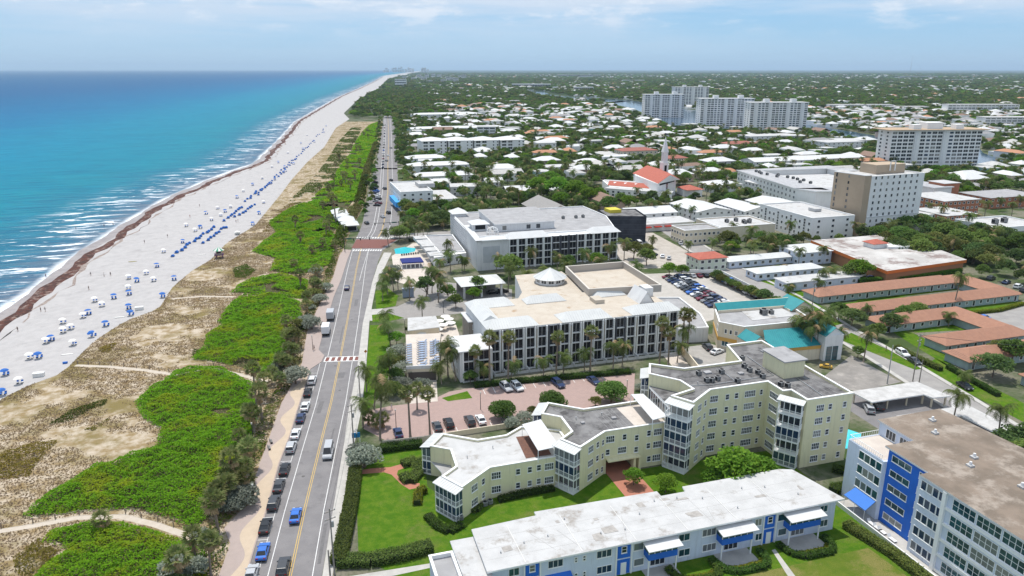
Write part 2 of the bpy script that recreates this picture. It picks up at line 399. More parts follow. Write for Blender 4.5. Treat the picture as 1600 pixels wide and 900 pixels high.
# dune belt between beach and promenade
prom_px = [(342, 900), (360, 850), (350, 826), (375, 800), (400, 780), (398, 750), (407, 722), (425, 672), (440, 630), (457, 600), (472, 567), (474, 553), (480, 520), (495, 485), (520, 435), (530, 400), (537, 390), (548, 360), (570, 320), (577, 280), (592, 225), (598, 190)]
PL = ext([G(x, y) for x, y in prom_px], 50)
dune_mat = M('dune_sand', (.47, .40, .315), .95, (.255, .185, .095), .35, .6, 3.0, spec=.1, stain=(.19, .15, .062), sscale=.06, slo=.46, shi=.62)
dpoly = [uv_(s, td(s) + .4) for s in np.arange(-120, st(PL[-1])[0] + 10, 6)] + PL[::-1]
sheet('dune', dpoly, .012, dune_mat)
# promenade: pink pavers with a wavy sand-coloured band, a real kerb step
pave = M('promenade_paver', (.40, .325, .295), .85, (.355, .29, .265), .8, .2, 8, grain=.15)
band = M('promenade_band', (.50, .40, .30), .85, (.46, .37, .28), .5, .15, 8)
kerb_px = [(368, 960), (383, 910), (400, 850), (412, 815), (424, 772), (437, 724), (454, 680), (464, 645), (475, 612), (481, 590), (485, 577), (502, 566), (507, 556), (498, 547), (503, 527), (511, 500), (521, 465), (533, 437), (543, 405), (549, 391)]
KL = [G(x, y) for x, y in kerb_px]
p_ = [q for q in PL if q[1] < KL[-1][1] + 4]
sheet('promenade_pavement', KL + p_[::-1], .13, pave, h=.14)
wav = []
for i, (x, y) in enumerate(KL[1:11]): wav.append((x - .25, y))
bp = wav + [(x - 2.1 - 1.1 * math.sin(y * .42), y) for (x, y) in [(np.interp(q, [k[1] for k in wav], [k[0] for k in wav]), q) for q in np.arange(wav[-1][1], wav[0][1], -1.5)]]
sheet('promenade_sand_band', bp, .136, band)
# the coast road
asph = M('asphalt', (.205, .195, .198), .9, (.265, .252, .25), .22, .3, 9, spec=.15, stain=(.155, .148, .15), sscale=.33, slo=.52, shi=.68, grain=.12)
C1 = ext([G(*p) for p in [(454, 897), (475, 800), (500, 697), (517, 630), (532, 557), (542, 505), (550, 460), (557, 420), (563, 393), (565, 386)]], 60)
C2 = [G(*p) for p in [(590, 372), (596, 362), (600, 348), (602, 332), (606, 300), (606, 260), (607, 222), (607, 205), (606.5, 192), (606, 185), (605, 178), (604, 168)]]
rpoly = [G(*p) for p in [(360, 990)] + kerb_px] + [G(*p) for p in [(556, 374), (566, 350), (572, 322), (578, 290), (586, 262), (594, 222), (597, 200), (599, 186), (603, 168), (608, 168), (614, 186), (618, 205), (621, 260), (622, 300), (624, 335), (623, 374), (598, 391), (592, 405), (583, 435), (576, 465), (568, 500), (558, 575), (545, 640), (538, 690), (520, 800), (503, 900), (485, 990)]]
sheet('coast_road', rpoly, .008, asph)
paintw = M('road_paint_white', (.72, .72, .70), .7, (.55, .54, .53), 2.5); painty = M('road_paint_yellow', (.62, .40, .075), .7, (.50, .35, .12), 1.5)
mk = thing('road_markings', (0, 0, 0)); mk['kind'] = 'structure'
for off in (-.18, .18): strip('centre_line', C1, off - .06, off + .06, .014, painty, parent=mk)
for off in (-.16, .16): strip('centre_line', C2, off - .07, off + .07, .014, painty, parent=mk)
strip('edge_line', C1, -3.72, -3.58, .014, paintw, parent=mk); strip('edge_line', C1, 3.55, 3.69, .014, paintw, parent=mk)
strip('edge_line', C2, 3.5, 3.7, .014, paintw, parent=mk); strip('edge_line', C2, -3.7, -3.5, .014, paintw, parent=mk); strip('bay_line', C2, -5.5, -5.3, .014, paintw, parent=mk)
def along(P, dist, off):
    P = [Vector(p) for p in P]
    for a, b in zip(P, P[1:]):
        L_ = (b - a).length
        if dist <= L_:
            d = (b - a).normalized(); n = Vector((d.y, -d.x)); q = a + d * dist + n * off; return q, math.atan2(d.y, d.x)
        dist -= L_
    return P[-1], 0
lenC1 = sum((Vector(b) - Vector(a)).length for a, b in zip(C1, C1[1:]))
strip('bay_line', [tuple(along(C1, d, -5.35)[0]) for d in np.arange(30, 165, 5)], -.05, .05, .014, paintw, parent=mk)
for d in np.arange(36, 160, 6.85):
    q, a = along(C1, d, -6.6); b = MB(); t = Vector((math.cos(a), math.sin(a))); n = Vector((t.y, -t.x))
    b.bar((*(q - n * 1.25), .014), (*(q + n * 1.25), .014), .12, .004, paintw); b.build('bay_tick', mk)
for d in np.arange(lenC1 - 70, lenC1 - 8, 100): pass
strip('turn_line', [tuple(along(C1, d, 1.9 + (d - (lenC1 - 60)) * .03)[0]) for d in np.arange(lenC1 - 58, lenC1 - 4, 6)], -.07, .07, .014, paintw, parent=mk)
brickm = M('street_brick', (.215, .088, .072), .85, (.165, .07, .062), 1.2, .2, 10, grain=.2)
sheet('brick_intersection', [G(*p) for p in [(549, 388), (596, 388), (621, 374), (557, 374)]], .014, brickm)
def crosswalk(a, b, n, w, mat, name='crosswalk'):
    a, b = Vector(a), Vector(b); d = (b - a) / n; r = thing(name, (a.x, a.y, .018)); r['kind'] = 'structure'
    dn = d.normalized(); p = Vector((-dn.y, dn.x)) * w / 2
    for i in range(n):
        x, y = a + d * (i + .2), a + d * (i + .8); bb = MB()
        bb.add([(*(q), .02) for q in (x - p, y - p, y + p, x + p)], [(0, 1, 2, 3)], mat); bb.build('stripe', r)
    return r
crosswalk(G(551, 391), G(597, 391), 12, 3.0, paintw); crosswalk(G(556, 371.5), G(622, 371.5), 16, 3.0, paintw)
a, b = Vector(G(507, 561.5)), Vector(G(562, 560)); dn = (b - a).normalized(); pn = Vector((-dn.y, dn.x))
sheet('crosswalk_border', [tuple(a - pn * 1.9), tuple(b - pn * 1.9), tuple(b + pn * 1.9), tuple(a + pn * 1.9)], .014, paintw)
cw = crosswalk(a, b, 6, 2.9, brickm, 'brick_crosswalk')
tarm = M('tar_patch', (.135, .13, .132), .9, (.165, .158, .16), 1.5); ironm = M('manhole_iron', (.10, .095, .09), .7)
for d, o_, l_, w_ in ((48, 1.8, 9, .9), (75, -1.5, 5, 1.6), (98, 2.2, 14, .35), (120, -2.4, 7, 1.1), (141, 1.2, 4, 1.8), (168, -1.0, 16, .4), (205, 2.0, 8, 1.2), (62, 4.4, 12, .6)):
    q, a_ = along(C1, d, o_); t = Vector((math.cos(a_), math.sin(a_))); n_ = Vector((t.y, -t.x)); sheet('asphalt_patch', [tuple(q - n_ * w_ / 2), tuple(q + n_ * w_ * .45), tuple(q + n_ * w_ * .6 + t * l_), tuple(q - n_ * w_ * .5 + t * l_ * .95)], .0115, tarm)
for d, o_ in ((58, 1.1), (91, -1.9), (133, 1.6), (150, -.9), (190, 1.4)):
    q, a_ = along(C1, d, o_); sheet('manhole_cover', [(q.x + .36 * math.cos(k * .5236), q.y + .36 * math.sin(k * .5236)) for k in range(12)], .013, ironm)
# streets and paved yards behind the shore
concrete = M('concrete', (.47, .45, .42), .9, (.40, .385, .36), .5, .15, 6, stain=(.33, .31, .29), sscale=.3, slo=.55, shi=.8)
sheet('sidewalk', [G(*p) for p in [(503, 905), (520, 800), (538, 690), (545, 640), (558, 575), (567, 505), (575, 470), (582, 440), (590, 415), (600, 395), (612, 395), (600, 420), (588, 445), (582, 475), (577, 505), (572, 575), (565, 640), (545, 735), (530, 830), (519, 905)]], .12, concrete, h=.13)
lightasph = M('side_street_asphalt', (.27, .255, .245), .9, (.31, .295, .28), .3, .2, 7, stain=(.22, .21, .2), sscale=.25, slo=.55, shi=.75)
ST2 = ext([G(*p) for p in [(1612, 700), (1590, 688), (1500, 630), (1400, 568), (1320, 521), (1270, 490), (1232, 466)]] + [(176, 262), (183, 300), (192, 352)], 25)
strip('side_street', ST2, -4.6, 4.6, .009, lightasph)
for sgn in (-1, 1): strip('street_sidewalk', ST2[:-1], sgn * 4.6, sgn * 6.0, .11, concrete)
strip('avenue', [(44, 360), (160, 359), (340, 352), (620, 345)], -5.5, 5.5, .010, lightasph)
strip('cross_street', [(30, 640), (420, 520), (560, 480)], -4, 4, .008, lightasph)
paver = M('driveway_paver', (.40, .285, .255), .85, (.335, .245, .225), .9, .2, 9, grain=.18, stain=(.26, .2, .19), sscale=.22, slo=.6, shi=.8)
sheet('hotel_driveway', [G(*p) for p in [(572, 642), (612, 634), (668, 628), (702, 612), (737, 606), (840, 597), (992, 583), (990, 628), (975, 642), (800, 664), (660, 690), (615, 695), (568, 670)]], .012, paver)
greyp = M('grey_paver', (.31, .29, .275), .9, (.26, .245, .235), .6, .2, 8, grain=.15)
sheet('hotel_forecourt', [G(*p) for p in [(574, 486), (620, 479), (640, 470), (650, 450), (690, 440), (800, 452), (800, 470), (735, 470), (735, 488), (690, 493), (633, 498), (583, 502)]], .012, greyp)
sheet('forecourt_kerb_apron', [G(*p) for p in [(568, 500), (573, 484), (598, 482), (590, 502)]], .016, concrete)
cream = M('pale_paving', (.56, .50, .44), .9, (.50, .44, .39), .4, .1, 6, stain=(.42, .36, .32), sscale=.3, slo=.55, shi=.8)
sheet('pool_terrace', [G(*p) for p in [(612, 400), (645, 380), (665, 380), (680, 440), (640, 446), (618, 440)]], .02, cream)
sheet('garage_ramp', [G(*p) for p in [(634, 595), (682, 593), (684, 627), (640, 631)]], .02, cream)
sheet('car_park', [(128, 200), (166, 212), (165, 252), (150, 258), (120, 262), (115, 222)], .014, M('car_park_concrete', (.43, .40, .365), .9, (.38, .355, .32), .3, .15, 6))
sheet('yard', [(138, 268), (172, 262), (178, 330), (160, 345), (138, 318)], .014, M('yard_gravel', (.44, .40, .355), .95, (.37, .33, .29), .3, .2, 5))
sheet('motel_car_park', [G(*p) for p in [(1525, 490), (1600, 470), (1640, 500), (1600, 530), (1570, 508)]], .012, lightasph)
sheet('service_yard', [G(*p) for p in [(1285, 590), (1330, 555), (1408, 597), (1340, 612), (1310, 605)]], .014, M('worn_asphalt', (.27, .25, .23), .9, (.21, .195, .18), .25, .2, 6, stain=(.36, .33, .30), sscale=.2, slo=.5, shi=.7))
sheet('service_lane', [(101.5, 150), (119, 150), (126, 170), (120, 182), (107.8, 182)], .0125, M('lane_concrete', (.36, .34, .315), .9, (.30, .285, .265), .4, .2, 6))
sheet('carport_yard', [(126, 104), (154, 104), (156, 140), (128, 140)], .011, asph)
lawnm = M('lawn_grass', (.070, .165, .014), .95, (.150, .225, .026), .6, .7, 9, spec=.0, stain=(.225, .20, .075), sscale=.13, slo=.50, shi=.70, grain=.4)
sheet('lawn', [(27, 103), (97.5, 101), (97.5, 121), (27, 124)], .007, lawnm)
sheet('lawn', [G(*p) for p in [(556, 745), (600, 700), (660, 695), (668, 760), (720, 800), (1000, 770), (1100, 760), (1250, 760), (1330, 790)]] + [(97.2, 92), (97.2, 58), (20, 58), (21, 92)] + [G(*p) for p in [(560, 868)]], .016, lawnm)
for px in ([(578, 508), (606, 508), (612, 560), (604, 600), (590, 622), (568, 650), (570, 600)], [(581, 492), (606, 489), (632, 497), (600, 503), (582, 503)], [(586, 455), (606, 450), (622, 462), (618, 478), (588, 483)],
           [(690, 622), (730, 611), (738, 622), (700, 627)], [(1440, 575), (1462, 560), (1600, 630), (1600, 660)], [(1310, 530), (1330, 520), (1450, 575), (1430, 578)], [(1380, 510), (1400, 505), (1500, 560), (1480, 572)], [(1225, 455), (1245, 450), (1320, 505), (1300, 510)],
           [(1180, 425), (1210, 430), (1225, 452), (1190, 440)], [(1140, 405), (1200, 403), (1172, 415), (1150, 415)], [(1310, 475), (1400, 463), (1590, 470), (1590, 478), (1500, 490)], [(1330, 460), (1490, 443), (1500, 452), (1340, 472)], [(1400, 510), (1560, 503), (1570, 512), (1430, 520)]):
    sheet('lawn', [G(*p) for p in px], .017, lawnm)
wornm = M('worn_lawn', (.105, .165, .022), .95, (.16, .19, .035), .4, .7, 9, spec=.0, stain=(.29, .235, .095), sscale=.16, slo=.44, shi=.60, grain=.35)
sheet('worn_lawn', [(22, 58), (94, 58), (92, 86.6), (22, 86.6)], .021, wornm)
redp = M('red_path', (.44, .185, .125), .85, (.38, .165, .115), .8, .15, 8, grain=.15)
sheet('garden_path', [G(*p) for p in [(562, 735), (580, 732), (610, 730), (657, 717), (658, 722), (622, 735), (620, 742), (636, 756), (656, 755), (655, 762), (640, 765), (627, 757), (612, 742), (600, 738), (563, 741)]], .03, redp)
sheet('archway_drive', [(58.6, 112.5), (64.8, 112.5), (64.8, 127), (58.6, 127)], .03, redp)
sheet('garden_walk', [G(*p) for p in [(520, 905), (580, 895), (675, 880), (674, 887), (600, 903), (560, 910)]], .03, concrete)
sheet('entrance_walk', [G(*p) for p in [(1206, 860), (1211, 858), (1246, 905), (1234, 905)]], .03, concrete)
# waterways
canalm = M('canal_water', (.035, .075, .125), .12, (.05, .10, .16), .02, .3, .4, spec=.5)
sheet('canal', [G(*p) for p in [(985, 157), (1040, 165), (1075, 171), (1098, 173), (1170, 190), (1252, 193), (1290, 199), (1380, 214), (1530, 231), (1536, 239), (1566, 250), (1572, 262), (1500, 268), (1400, 250), (1380, 230), (1300, 210), (1250, 203), (1180, 206), (1100, 199), (1040, 197), (1008, 184), (1005, 176), (985, 168), (940, 160)]], .06, canalm)
sheet('canal', [G(*p) for p in [(820, 141), (850, 143), (860, 148), (900, 152), (990, 157), (960, 161), (880, 156), (830, 148)]], .06, canalm)
sheet('canal', [G(*p) for p in [(1316, 668), (1346, 678), (1340, 703), (1312, 700)]], .05, M('pool_water', (.05, .50, .58), .08, (.07, .58, .66), 1.2, .2, 2, spec=.5)).name = 'swimming_pool'
sheet('swimming_pool', [G(*p) for p in [(616, 389), (632, 386), (650, 388), (648, 393), (636, 396), (618, 397)]], .05, MATS['pool_water'])
sheet('swimming_pool', [G(*p) for p in [(663, 343), (700, 340), (705, 347), (668, 351)]], .05, MATS['pool_water'])
# sandy paths across the dune
pathm = M('sand_path', (.50, .44, .37), .95, (.45, .39, .32), .8, .3, 5)
DPATHS = []
for k, px in enumerate(([(-30, 838), (0, 830), (50, 822), (120, 809), (190, 807), (240, 819), (290, 836)], [(118, 571), (170, 573), (230, 579), (275, 586), (330, 575), (385, 588), (420, 598)], [(268, 467), (320, 463), (365, 464)])):
    strip('dune_path', [G(*p) for p in px], -.75, .75, .03, pathm); DPATHS.append([G(*p) for p in px])
    fence = thing('rope_fence', (*G(*px[2]), 0), ['rope fence along the sandy path at the foot of the dune', 'rope fence along the pale path in mid dune', 'short rope fence beside the highest dune path'][k], 'fence')
    pts = [Vector(G(*p)) for p in px]; wood = M('grey_wood', (.24, .19, .15), .9); rope = M('rope', (.33, .29, .23), .9)
    prev = None
    for a_, b_ in zip(pts, pts[1:]):
        nseg = max(1, int((b_ - a_).length / 3.2))
        for i in range(nseg):
            q = a_ + (b_ - a_) * i / nseg; d = (b_ - a_).normalized(); n = Vector((-d.y, d.x)) * .95; q = q + n
            MB().box(q.x - .08, q.x + .08, q.y - .08, q.y + .08, 0, 1.15, wood).build('post', fence)
            if prev is not None: MB().tube([(prev.x, prev.y, .95), ((prev.x + q.x) / 2, (prev.y + q.y) / 2, .78), (q.x, q.y, .95)], .035, rope, 4).build('rope', fence)
            prev = q
# ------------------------------------------------------------------ building kit
white = M('white_paint', (.74, .74, .73), .6, (.68, .68, .68), .6, streak=0.15); trimw = M('white_trim', (.82, .82, .81), .5)
glass = M('window_glass', (.018, .024, .034), .06, (.05, .06, .075), .35, spec=.6); tealglass = M('teal_glass', (.03, .10, .115), .08, (.015, .045, .06), .4, spec=.6)
blueglass = M('blue_glass', (.02, .04, .085), .07, (.035, .06, .10), .5, spec=.6); dark = M('dark_recess', (.02, .02, .022), .9)
yellowst = M('yellow_stucco', (.74, .69, .46), .85, (.71, .66, .435), .25, .15, 10, stain=(.62, .575, .36), sscale=.35, slo=.58, shi=.8, streak=0.22)
roofwhite = M('white_membrane', (.50, .495, .49), .8, (.44, .435, .43), .35, .2, 5, stain=(.30, .275, .25), sscale=.21, slo=.54, shi=.68)
roofgrey = M('grey_gravel_roof', (.125, .12, .122), .95, (.215, .21, .208), .30, .3, 6, stain=(.07, .067, .067), sscale=.33, slo=.48, shi=.66)
roofgrey2 = M('light_grey_roof', (.36, .355, .36), .9, (.30, .295, .30), .3, .15, 6, stain=(.22, .215, .22), sscale=.25, slo=.52, shi=.72)
roofbrown = M('brown_gravel_roof', (.235, .185, .145), .95, (.16, .128, .10), .18, .3, 6, stain=(.33, .28, .235), sscale=.13, slo=.48, shi=.64)
roofbeige = M('beige_membrane', (.50, .445, .375), .85, (.46, .40, .33), .3, .1, 5, stain=(.35, .25, .165), sscale=.25, slo=.55, shi=.70)
metalroof = M('standing_seam_metal', (.57, .575, .565), .55, (.52, .525, .52), .3, metal=0, spec=.4)
metalwhite = M('white_metal_roof', (.60, .60, .595), .5, (.55, .55, .55), .4, stain=(.45, .44, .43), sscale=.2, slo=.58, shi=.8)
greywall = M('grey_stucco', (.68, .68, .68), .85, (.63, .63, .635), .4, .1, 8, streak=0.22); greydark = M('charcoal_panel', (.075, .078, .095), .6); tanwall = M('tan_siding', (.29, .25, .205), .85, (.25, .215, .18), .6)
paleblue = M('pale_blue_stucco', (.62, .68, .79), .85, (.58, .64, .75), .4, .1, 8, streak=0.2); royal = M('royal_blue_paint', (.025, .15, .60), .7, (.022, .13, .54), .5, .08, 8, streak=0.12)
creamst = M('cream_stucco', (.70, .62, .48), .85, (.66, .58, .45), .3, .1, 8, streak=0.22); ochre = M('ochre_band', (.60, .36, .10), .85); tealroof = M('teal_metal', (.03, .25, .27), .5, (.025, .22, .245), .5)
terra = M('terracotta_tile', (.41, .215, .145), .9, (.335, .175, .12), .7, .5, 5, stain=(.25, .16, .13), sscale=.3, slo=.56, shi=.76, grain=.3); redtile = M('red_tile', (.42, .125, .085), .85, (.36, .105, .075), .8, .3, 5)
mint = M('pale_green_stucco', (.37, .46, .46), .85, (.33, .41, .42), .4, streak=0.2); aluminium = M('aluminium', (.45, .46, .47), .4, metal=.7)
def vary_glass(m):      # rooms behind differ: drawn blinds, curtains, dark rooms
    nt = m.node_tree; N = nt.nodes; L = nt.links; b = N['Principled BSDF']; oi = N.new('ShaderNodeObjectInfo'); cr = N.new('ShaderNodeValToRGB'); cr.color_ramp.interpolation = 'CONSTANT'; e = cr.color_ramp.elements
    e[0].color = (0, 0, 0, 1); e[1].position = .62; e[1].color = (.22, .22, .22, 1); x = e.new(.80); x.color = (.55, .55, .55, 1); x = e.new(.92); x.color = (.9, .9, .9, 1)
    L.new(oi.outputs['Random'], cr.inputs[0]); mx = N.new('ShaderNodeMix'); mx.data_type = 'RGBA'; src = b.inputs['Base Color'].links[0].from_socket; L.new(cr.outputs[0], mx.inputs[0]); L.new(src, mx.inputs[6]); mx.inputs[7].default_value = (.27, .27, .255, 1); L.new(mx.outputs[2], b.inputs['Base Color'])
for g_ in (glass, tealglass, blueglass): vary_glass(g_)
def poly_in(poly, t):
    n = len(poly); A = sum(poly[i][0] * poly[(i + 1) % n][1] - poly[(i + 1) % n][0] * poly[i][1] for i in range(n))
    P = [Vector(p) for p in (poly if A > 0 else poly[::-1])]; out = []
    for i in range(n):
        a, b, c = P[i - 1], P[i], P[(i + 1) % n]; d1 = (b - a).normalized(); d2 = (c - b).normalized()
        n1 = Vector((-d1.y, d1.x)); n2 = Vector((-d2.y, d2.x)); k = 1 + n1.dot(n2)
        out.append(tuple(b + (n1 + n2) * (t / max(k, .3))))
    return [tuple(p) for p in P], out
def walls(r, poly, z0, z1, mat, name='wall'): return MB().prism(poly, z0, z1, mat).build(name, r)
def flat_roof(r, poly, z, mat, ph=.55, pt=.32, cap=None, pm=None):
    """roof deck sunk behind a parapet with a proud coping"""
    o, i = poly_in(poly, pt); cap = cap or trimw; n = len(o)
    MB().add([(x, y, z) for x, y in i], [tuple(range(n))], mat).build('roof_deck', r)
    b = MB(); o2, i2 = poly_in(poly, -.07)[1], poly_in(poly, pt + .05)[1]
    V = [(x, y, z) for x, y in o] + [(x, y, z + ph) for x, y in o] + [(x, y, z) for x, y in i] + [(x, y, z + ph) for x, y in i]
    F = []
    for k in range(n):
        j = (k + 1) % n; F += [(k, j, n + j, n + k), (2 * n + j, 2 * n + k, 3 * n + k, 3 * n + j)]
    b.add(V, F, pm or cap); p = b.build('parapet', r)
    V = [(x, y, z + ph) for x, y in o2] + [(x, y, z + ph + .14) for x, y in o2] + [(x, y, z + ph) for x, y in i2] + [(x, y, z + ph + .14) for x, y in i2]; F = []
    for k in range(n):
        j = (k + 1) % n; F += [(k, j, n + j, n + k), (2 * n + j, 2 * n + k, 3 * n + k, 3 * n + j), (n + k, n + j, 3 * n + j, 3 * n + k), (j, k, 2 * n + k, 2 * n + j)]
    MB().add(V, F, cap).build('coping', p)
def slab_roof(r, poly, z, mat, t=.25, edge=None, name='roof'):
    return MB().prism(poly, z - t, z, edge or trimw, mat).build(name, r)
WC = {}
def win_mesh(w, h, nx, ny, fm, gm, simple):
    k = (round(w, 2), round(h, 2), nx, ny, fm.name, gm.name, simple)
    if k in WC: return WC[k]
    f = MB(); t = .09 if not simple else .14; d = .07
    for x0, x1, z0, z1 in ((-w / 2 - t, w / 2 + t, -h / 2 - t, -h / 2), (-w / 2 - t, w / 2 + t, h / 2, h / 2 + t), (-w / 2 - t, -w / 2, -h / 2, h / 2), (w / 2, w / 2 + t, -h / 2, h / 2)): f.box(x0, x1, -d, .01, z0, z1, fm)
    for i in range(1, nx): x = -w / 2 + w * i / nx; f.box(x - t * .45, x + t * .45, -d + .01, .01, -h / 2, h / 2, fm)
    for i in range(1, ny): z = -h / 2 + h * i / ny; f.box(-w / 2, w / 2, -d + .015, .01, z - t * .35, z + t * .35, fm)
    g = f if simple else MB()
    g.add([(-w / 2, -.022, -h / 2), (w / 2, -.022, -h / 2), (w / 2, -.022, h / 2), (-w / 2, -.022, h / 2)], [(0, 1, 2, 3)], gm)
    if not simple: f.box(-w / 2 - t - .05, w / 2 + t + .05, -.13, .0, -h / 2 - t - .07, -h / 2 - t, fm)
    WC[k] = (f.mesh('window'), None if simple else g.mesh('pane')); return WC[k]
def add_win(r, p, th, z, w, h, nx=1, ny=1, fm=None, gm=None, simple=False, name='window'):
    a, g = win_mesh(w, h, nx, ny, fm or trimw, gm or glass, simple); o = org(r)
    x = put(name, a, r, (p[0] - o.x, p[1] - o.y, z - o.z), th)
    if g: put('pane', g, x)
    return x
def edge_frame(p0, p1):
    a, b = Vector(p0), Vector(p1); d = b - a; return a, d, d.length, math.atan2(d.y, d.x)
def facade(r, p0, p1, zs, specs, fm=None, gm=None, simple=False):
    """p0 to p1 with the outside on the right-hand side; specs = (fraction, width, height, nx, ny[, dz])"""
    a, d, L_, th = edge_frame(p0, p1)
    for z in zs:
        for s in specs:
            add_win(r, a + d * s[0], th, z + (s[5] if len(s) > 5 else 0), s[1], s[2], s[3], s[4], fm, gm, simple)
def railing(r, pts, z, h=1.0, mat=None, gap=.22, name='railing'):
    mat = mat or trimw; b = MB()
    for p, q in zip(pts, pts[1:]):
        b.bar((*p, z + h), (*q, z + h), .08, .07, mat); b.bar((*p, z + .1), (*q, z + .1), .06, .06, mat)
        n = max(2, int((Vector(q) - Vector(p)).length / gap))
        for i in range(n + 1):
            x = p[0] + (q[0] - p[0]) * i / n; y = p[1] + (q[1] - p[1]) * i / n; b.box(x - .022, x + .022, y - .022, y + .022, z + .1, z + h, mat)
    return b.build(name, r)
def porch(r, p0, p1, depth, z0, floors, fh, roofm=None, glazed=True, wallm=None, screen=None):
    """stacked screened balconies in front of the wall edge p0-p1"""
    a, d, L_, th = edge_frame(p0, p1); t = d.normalized(); n = Vector((t.y, -t.x)); b = Vector(p1)
    A, B = a + n * depth, b + n * depth
    for k in range(floors):
        z = z0 + k * fh; bal = MB().prism([tuple(a), tuple(A), tuple(B), tuple(b)], z - .22, z, trimw).build('balcony', r)
        railing(bal, [tuple(a + n * .1), tuple(A - n * .05), tuple(B - n * .05), tuple(b + n * .1)], z, 1.0)
        posts = MB(); np_ = max(2, int(L_ / 1.1))
        for i in range(np_ + 1):
            q = A + (B - A) * i / np_; posts.box(q.x - .055, q.x + .055, q.y - .055, q.y + .055, z, z + fh - .22, trimw)
        for e in (a, b): q = e + n * depth * .5; posts.box(q.x - .05, q.x + .05, q.y - .05, q.y + .05, z, z + fh - .22, trimw)
        posts.build('post', bal)
        if glazed and (glazed is True or k in glazed):
            g = MB(); m = screen or blueglass; A2, B2 = A - n * .12 + t * .06, B - n * .12 - t * .06
            for p, q in ((a + t * .06, A2), (A2, B2), (B2, b - t * .06)):
                g.add([(p.x, p.y, z + .02), (q.x, q.y, z + .02), (q.x, q.y, z + fh - .24), (p.x, p.y, z + fh - .24)], [(0, 1, 2, 3)], m)
            g.build('glazing', bal)
        else:
            MB().add([(*(a + n * .02), z), (*(b + n * .02), z), (*(b + n * .02), z + fh - .4), (*(a + n * .02), z + fh - .4)], [(0, 1, 2, 3)], glass).build('sliding_door', bal)
    if roofm:
        z = z0 + floors * fh; o = .35; A, B = a + n * (depth + o) - t * o, b + n * (depth + o) + t * o; a2, b2 = a - t * o, b + t * o
        m = MB(); m.add([(*a2, z + .45), (*A, z + .02), (*B, z + .02), (*b2, z + .45), (*a2, z + .3), (*A, z - .12), (*B, z - .12), (*b2, z + .3)], [(0, 1, 2, 3), (7, 6, 5, 4), (1, 5, 6, 2), (0, 4, 5, 1), (2, 6, 7, 3)], roofm)
        k = int((B - A).length / .6)
        for i in range(k + 1):
            u = i / max(k, 1); m.bar((*(a2 + (b2 - a2) * u), z + .47), (*(A + (B - A) * u), z + .04), .05, .05, roofm)
        m.build('porch_roof', r)
def hip(r, x0, x1, y0, y1, z, h, mat, over=.5, name='roof', ridge=None, seam=0, thick=.14):
    x0 -= over; x1 += over; y0 -= over; y1 += over; lx, ly = x1 - x0, y1 - y0; ins = min(lx, ly) / 2 if ridge is None else ridge
    if lx >= ly: R0, R1 = (x0 + ins, (y0 + y1) / 2), (x1 - ins, (y0 + y1) / 2)
    else: R0, R1 = ((x0 + x1) / 2, y0 + ins), ((x0 + x1) / 2, y1 - ins)
    V = [(x0, y0, z), (x1, y0, z), (x1, y1, z), (x0, y1, z), (*R0, z + h), (*R1, z + h)] + [(x0, y0, z - thick), (x1, y0, z - thick), (x1, y1, z - thick), (x0, y1, z - thick)]
    F = [(0, 1, 5, 4), (1, 2, 5), (2, 3, 4, 5), (3, 0, 4)] if lx >= ly else [(0, 1, 4), (1, 2, 5, 4), (2, 3, 5), (3, 0, 4, 5)]
    b = MB().add(V, F + [(6, 7, 1, 0), (7, 8, 2, 1), (8, 9, 3, 2), (9, 6, 0, 3), (9, 8, 7, 6)], mat)
    if seam and lx >= ly:
        for i in range(1, int(lx / seam)):
            x = x0 + i * seam; xr = min(max(x, R0[0]), R1[0]); f = 1 if R0[0] <= x <= R1[0] else ((x - x0) / ins if x < R0[0] else (x1 - x) / ins)
            for yy in (y0, y1): b.bar((x, yy, z + .03), (x, yy + ((y0 + y1) / 2 - yy) * f, z + h * f + .03), .07, .07, mat)
    return b.build(name, r)
def gable(r, x0, x1, y0, y1, z, h, mat, over=.4, axis='x', name='roof', wm=None):
    if axis == 'x':
        m = (y0 + y1) / 2; V = [(x0 - over, y0 - over, z - .1), (x1 + over, y0 - over, z - .1), (x1 + over, m, z + h), (x0 - over, m, z + h), (x0 - over, y1 + over, z - .1), (x1 + over, y1 + over, z - .1)]
        T = [[(x, y0, z - .05), (x, y1, z - .05), (x, m, z + h - .1)] for x in (x0, x1)]
    else:
        m = (x0 + x1) / 2; V = [(x0 - over, y0 - over, z - .1), (x0 - over, y1 + over, z - .1), (m, y1 + over, z + h), (m, y0 - over, z + h), (x1 + over, y0 - over, z - .1), (x1 + over, y1 + over, z - .1)]
        T = [[(x0, y, z - .05), (x1, y, z - .05), (m, y, z + h - .1)] for y in (y0, y1)]
    V2 = [(x, y, zz - .12) for x, y, zz in V]
    b = MB().add(V + V2, [(0, 1, 2, 3), (3, 2, 5, 4), (7, 6, 9, 8), (8, 9, 10, 11), (0, 6, 7, 1), (4, 5, 11, 10), (0, 3, 9, 6), (3, 4, 10, 9), (1, 7, 8, 2), (2, 8, 11, 5)], mat)
    o = b.build(name, r)
    if wm:
        for t in T: MB().add(t, [(0, 1, 2), (2, 1, 0)][:1], wm).build('gable_wall', r)
    return o
ac_n = 0
AC = None
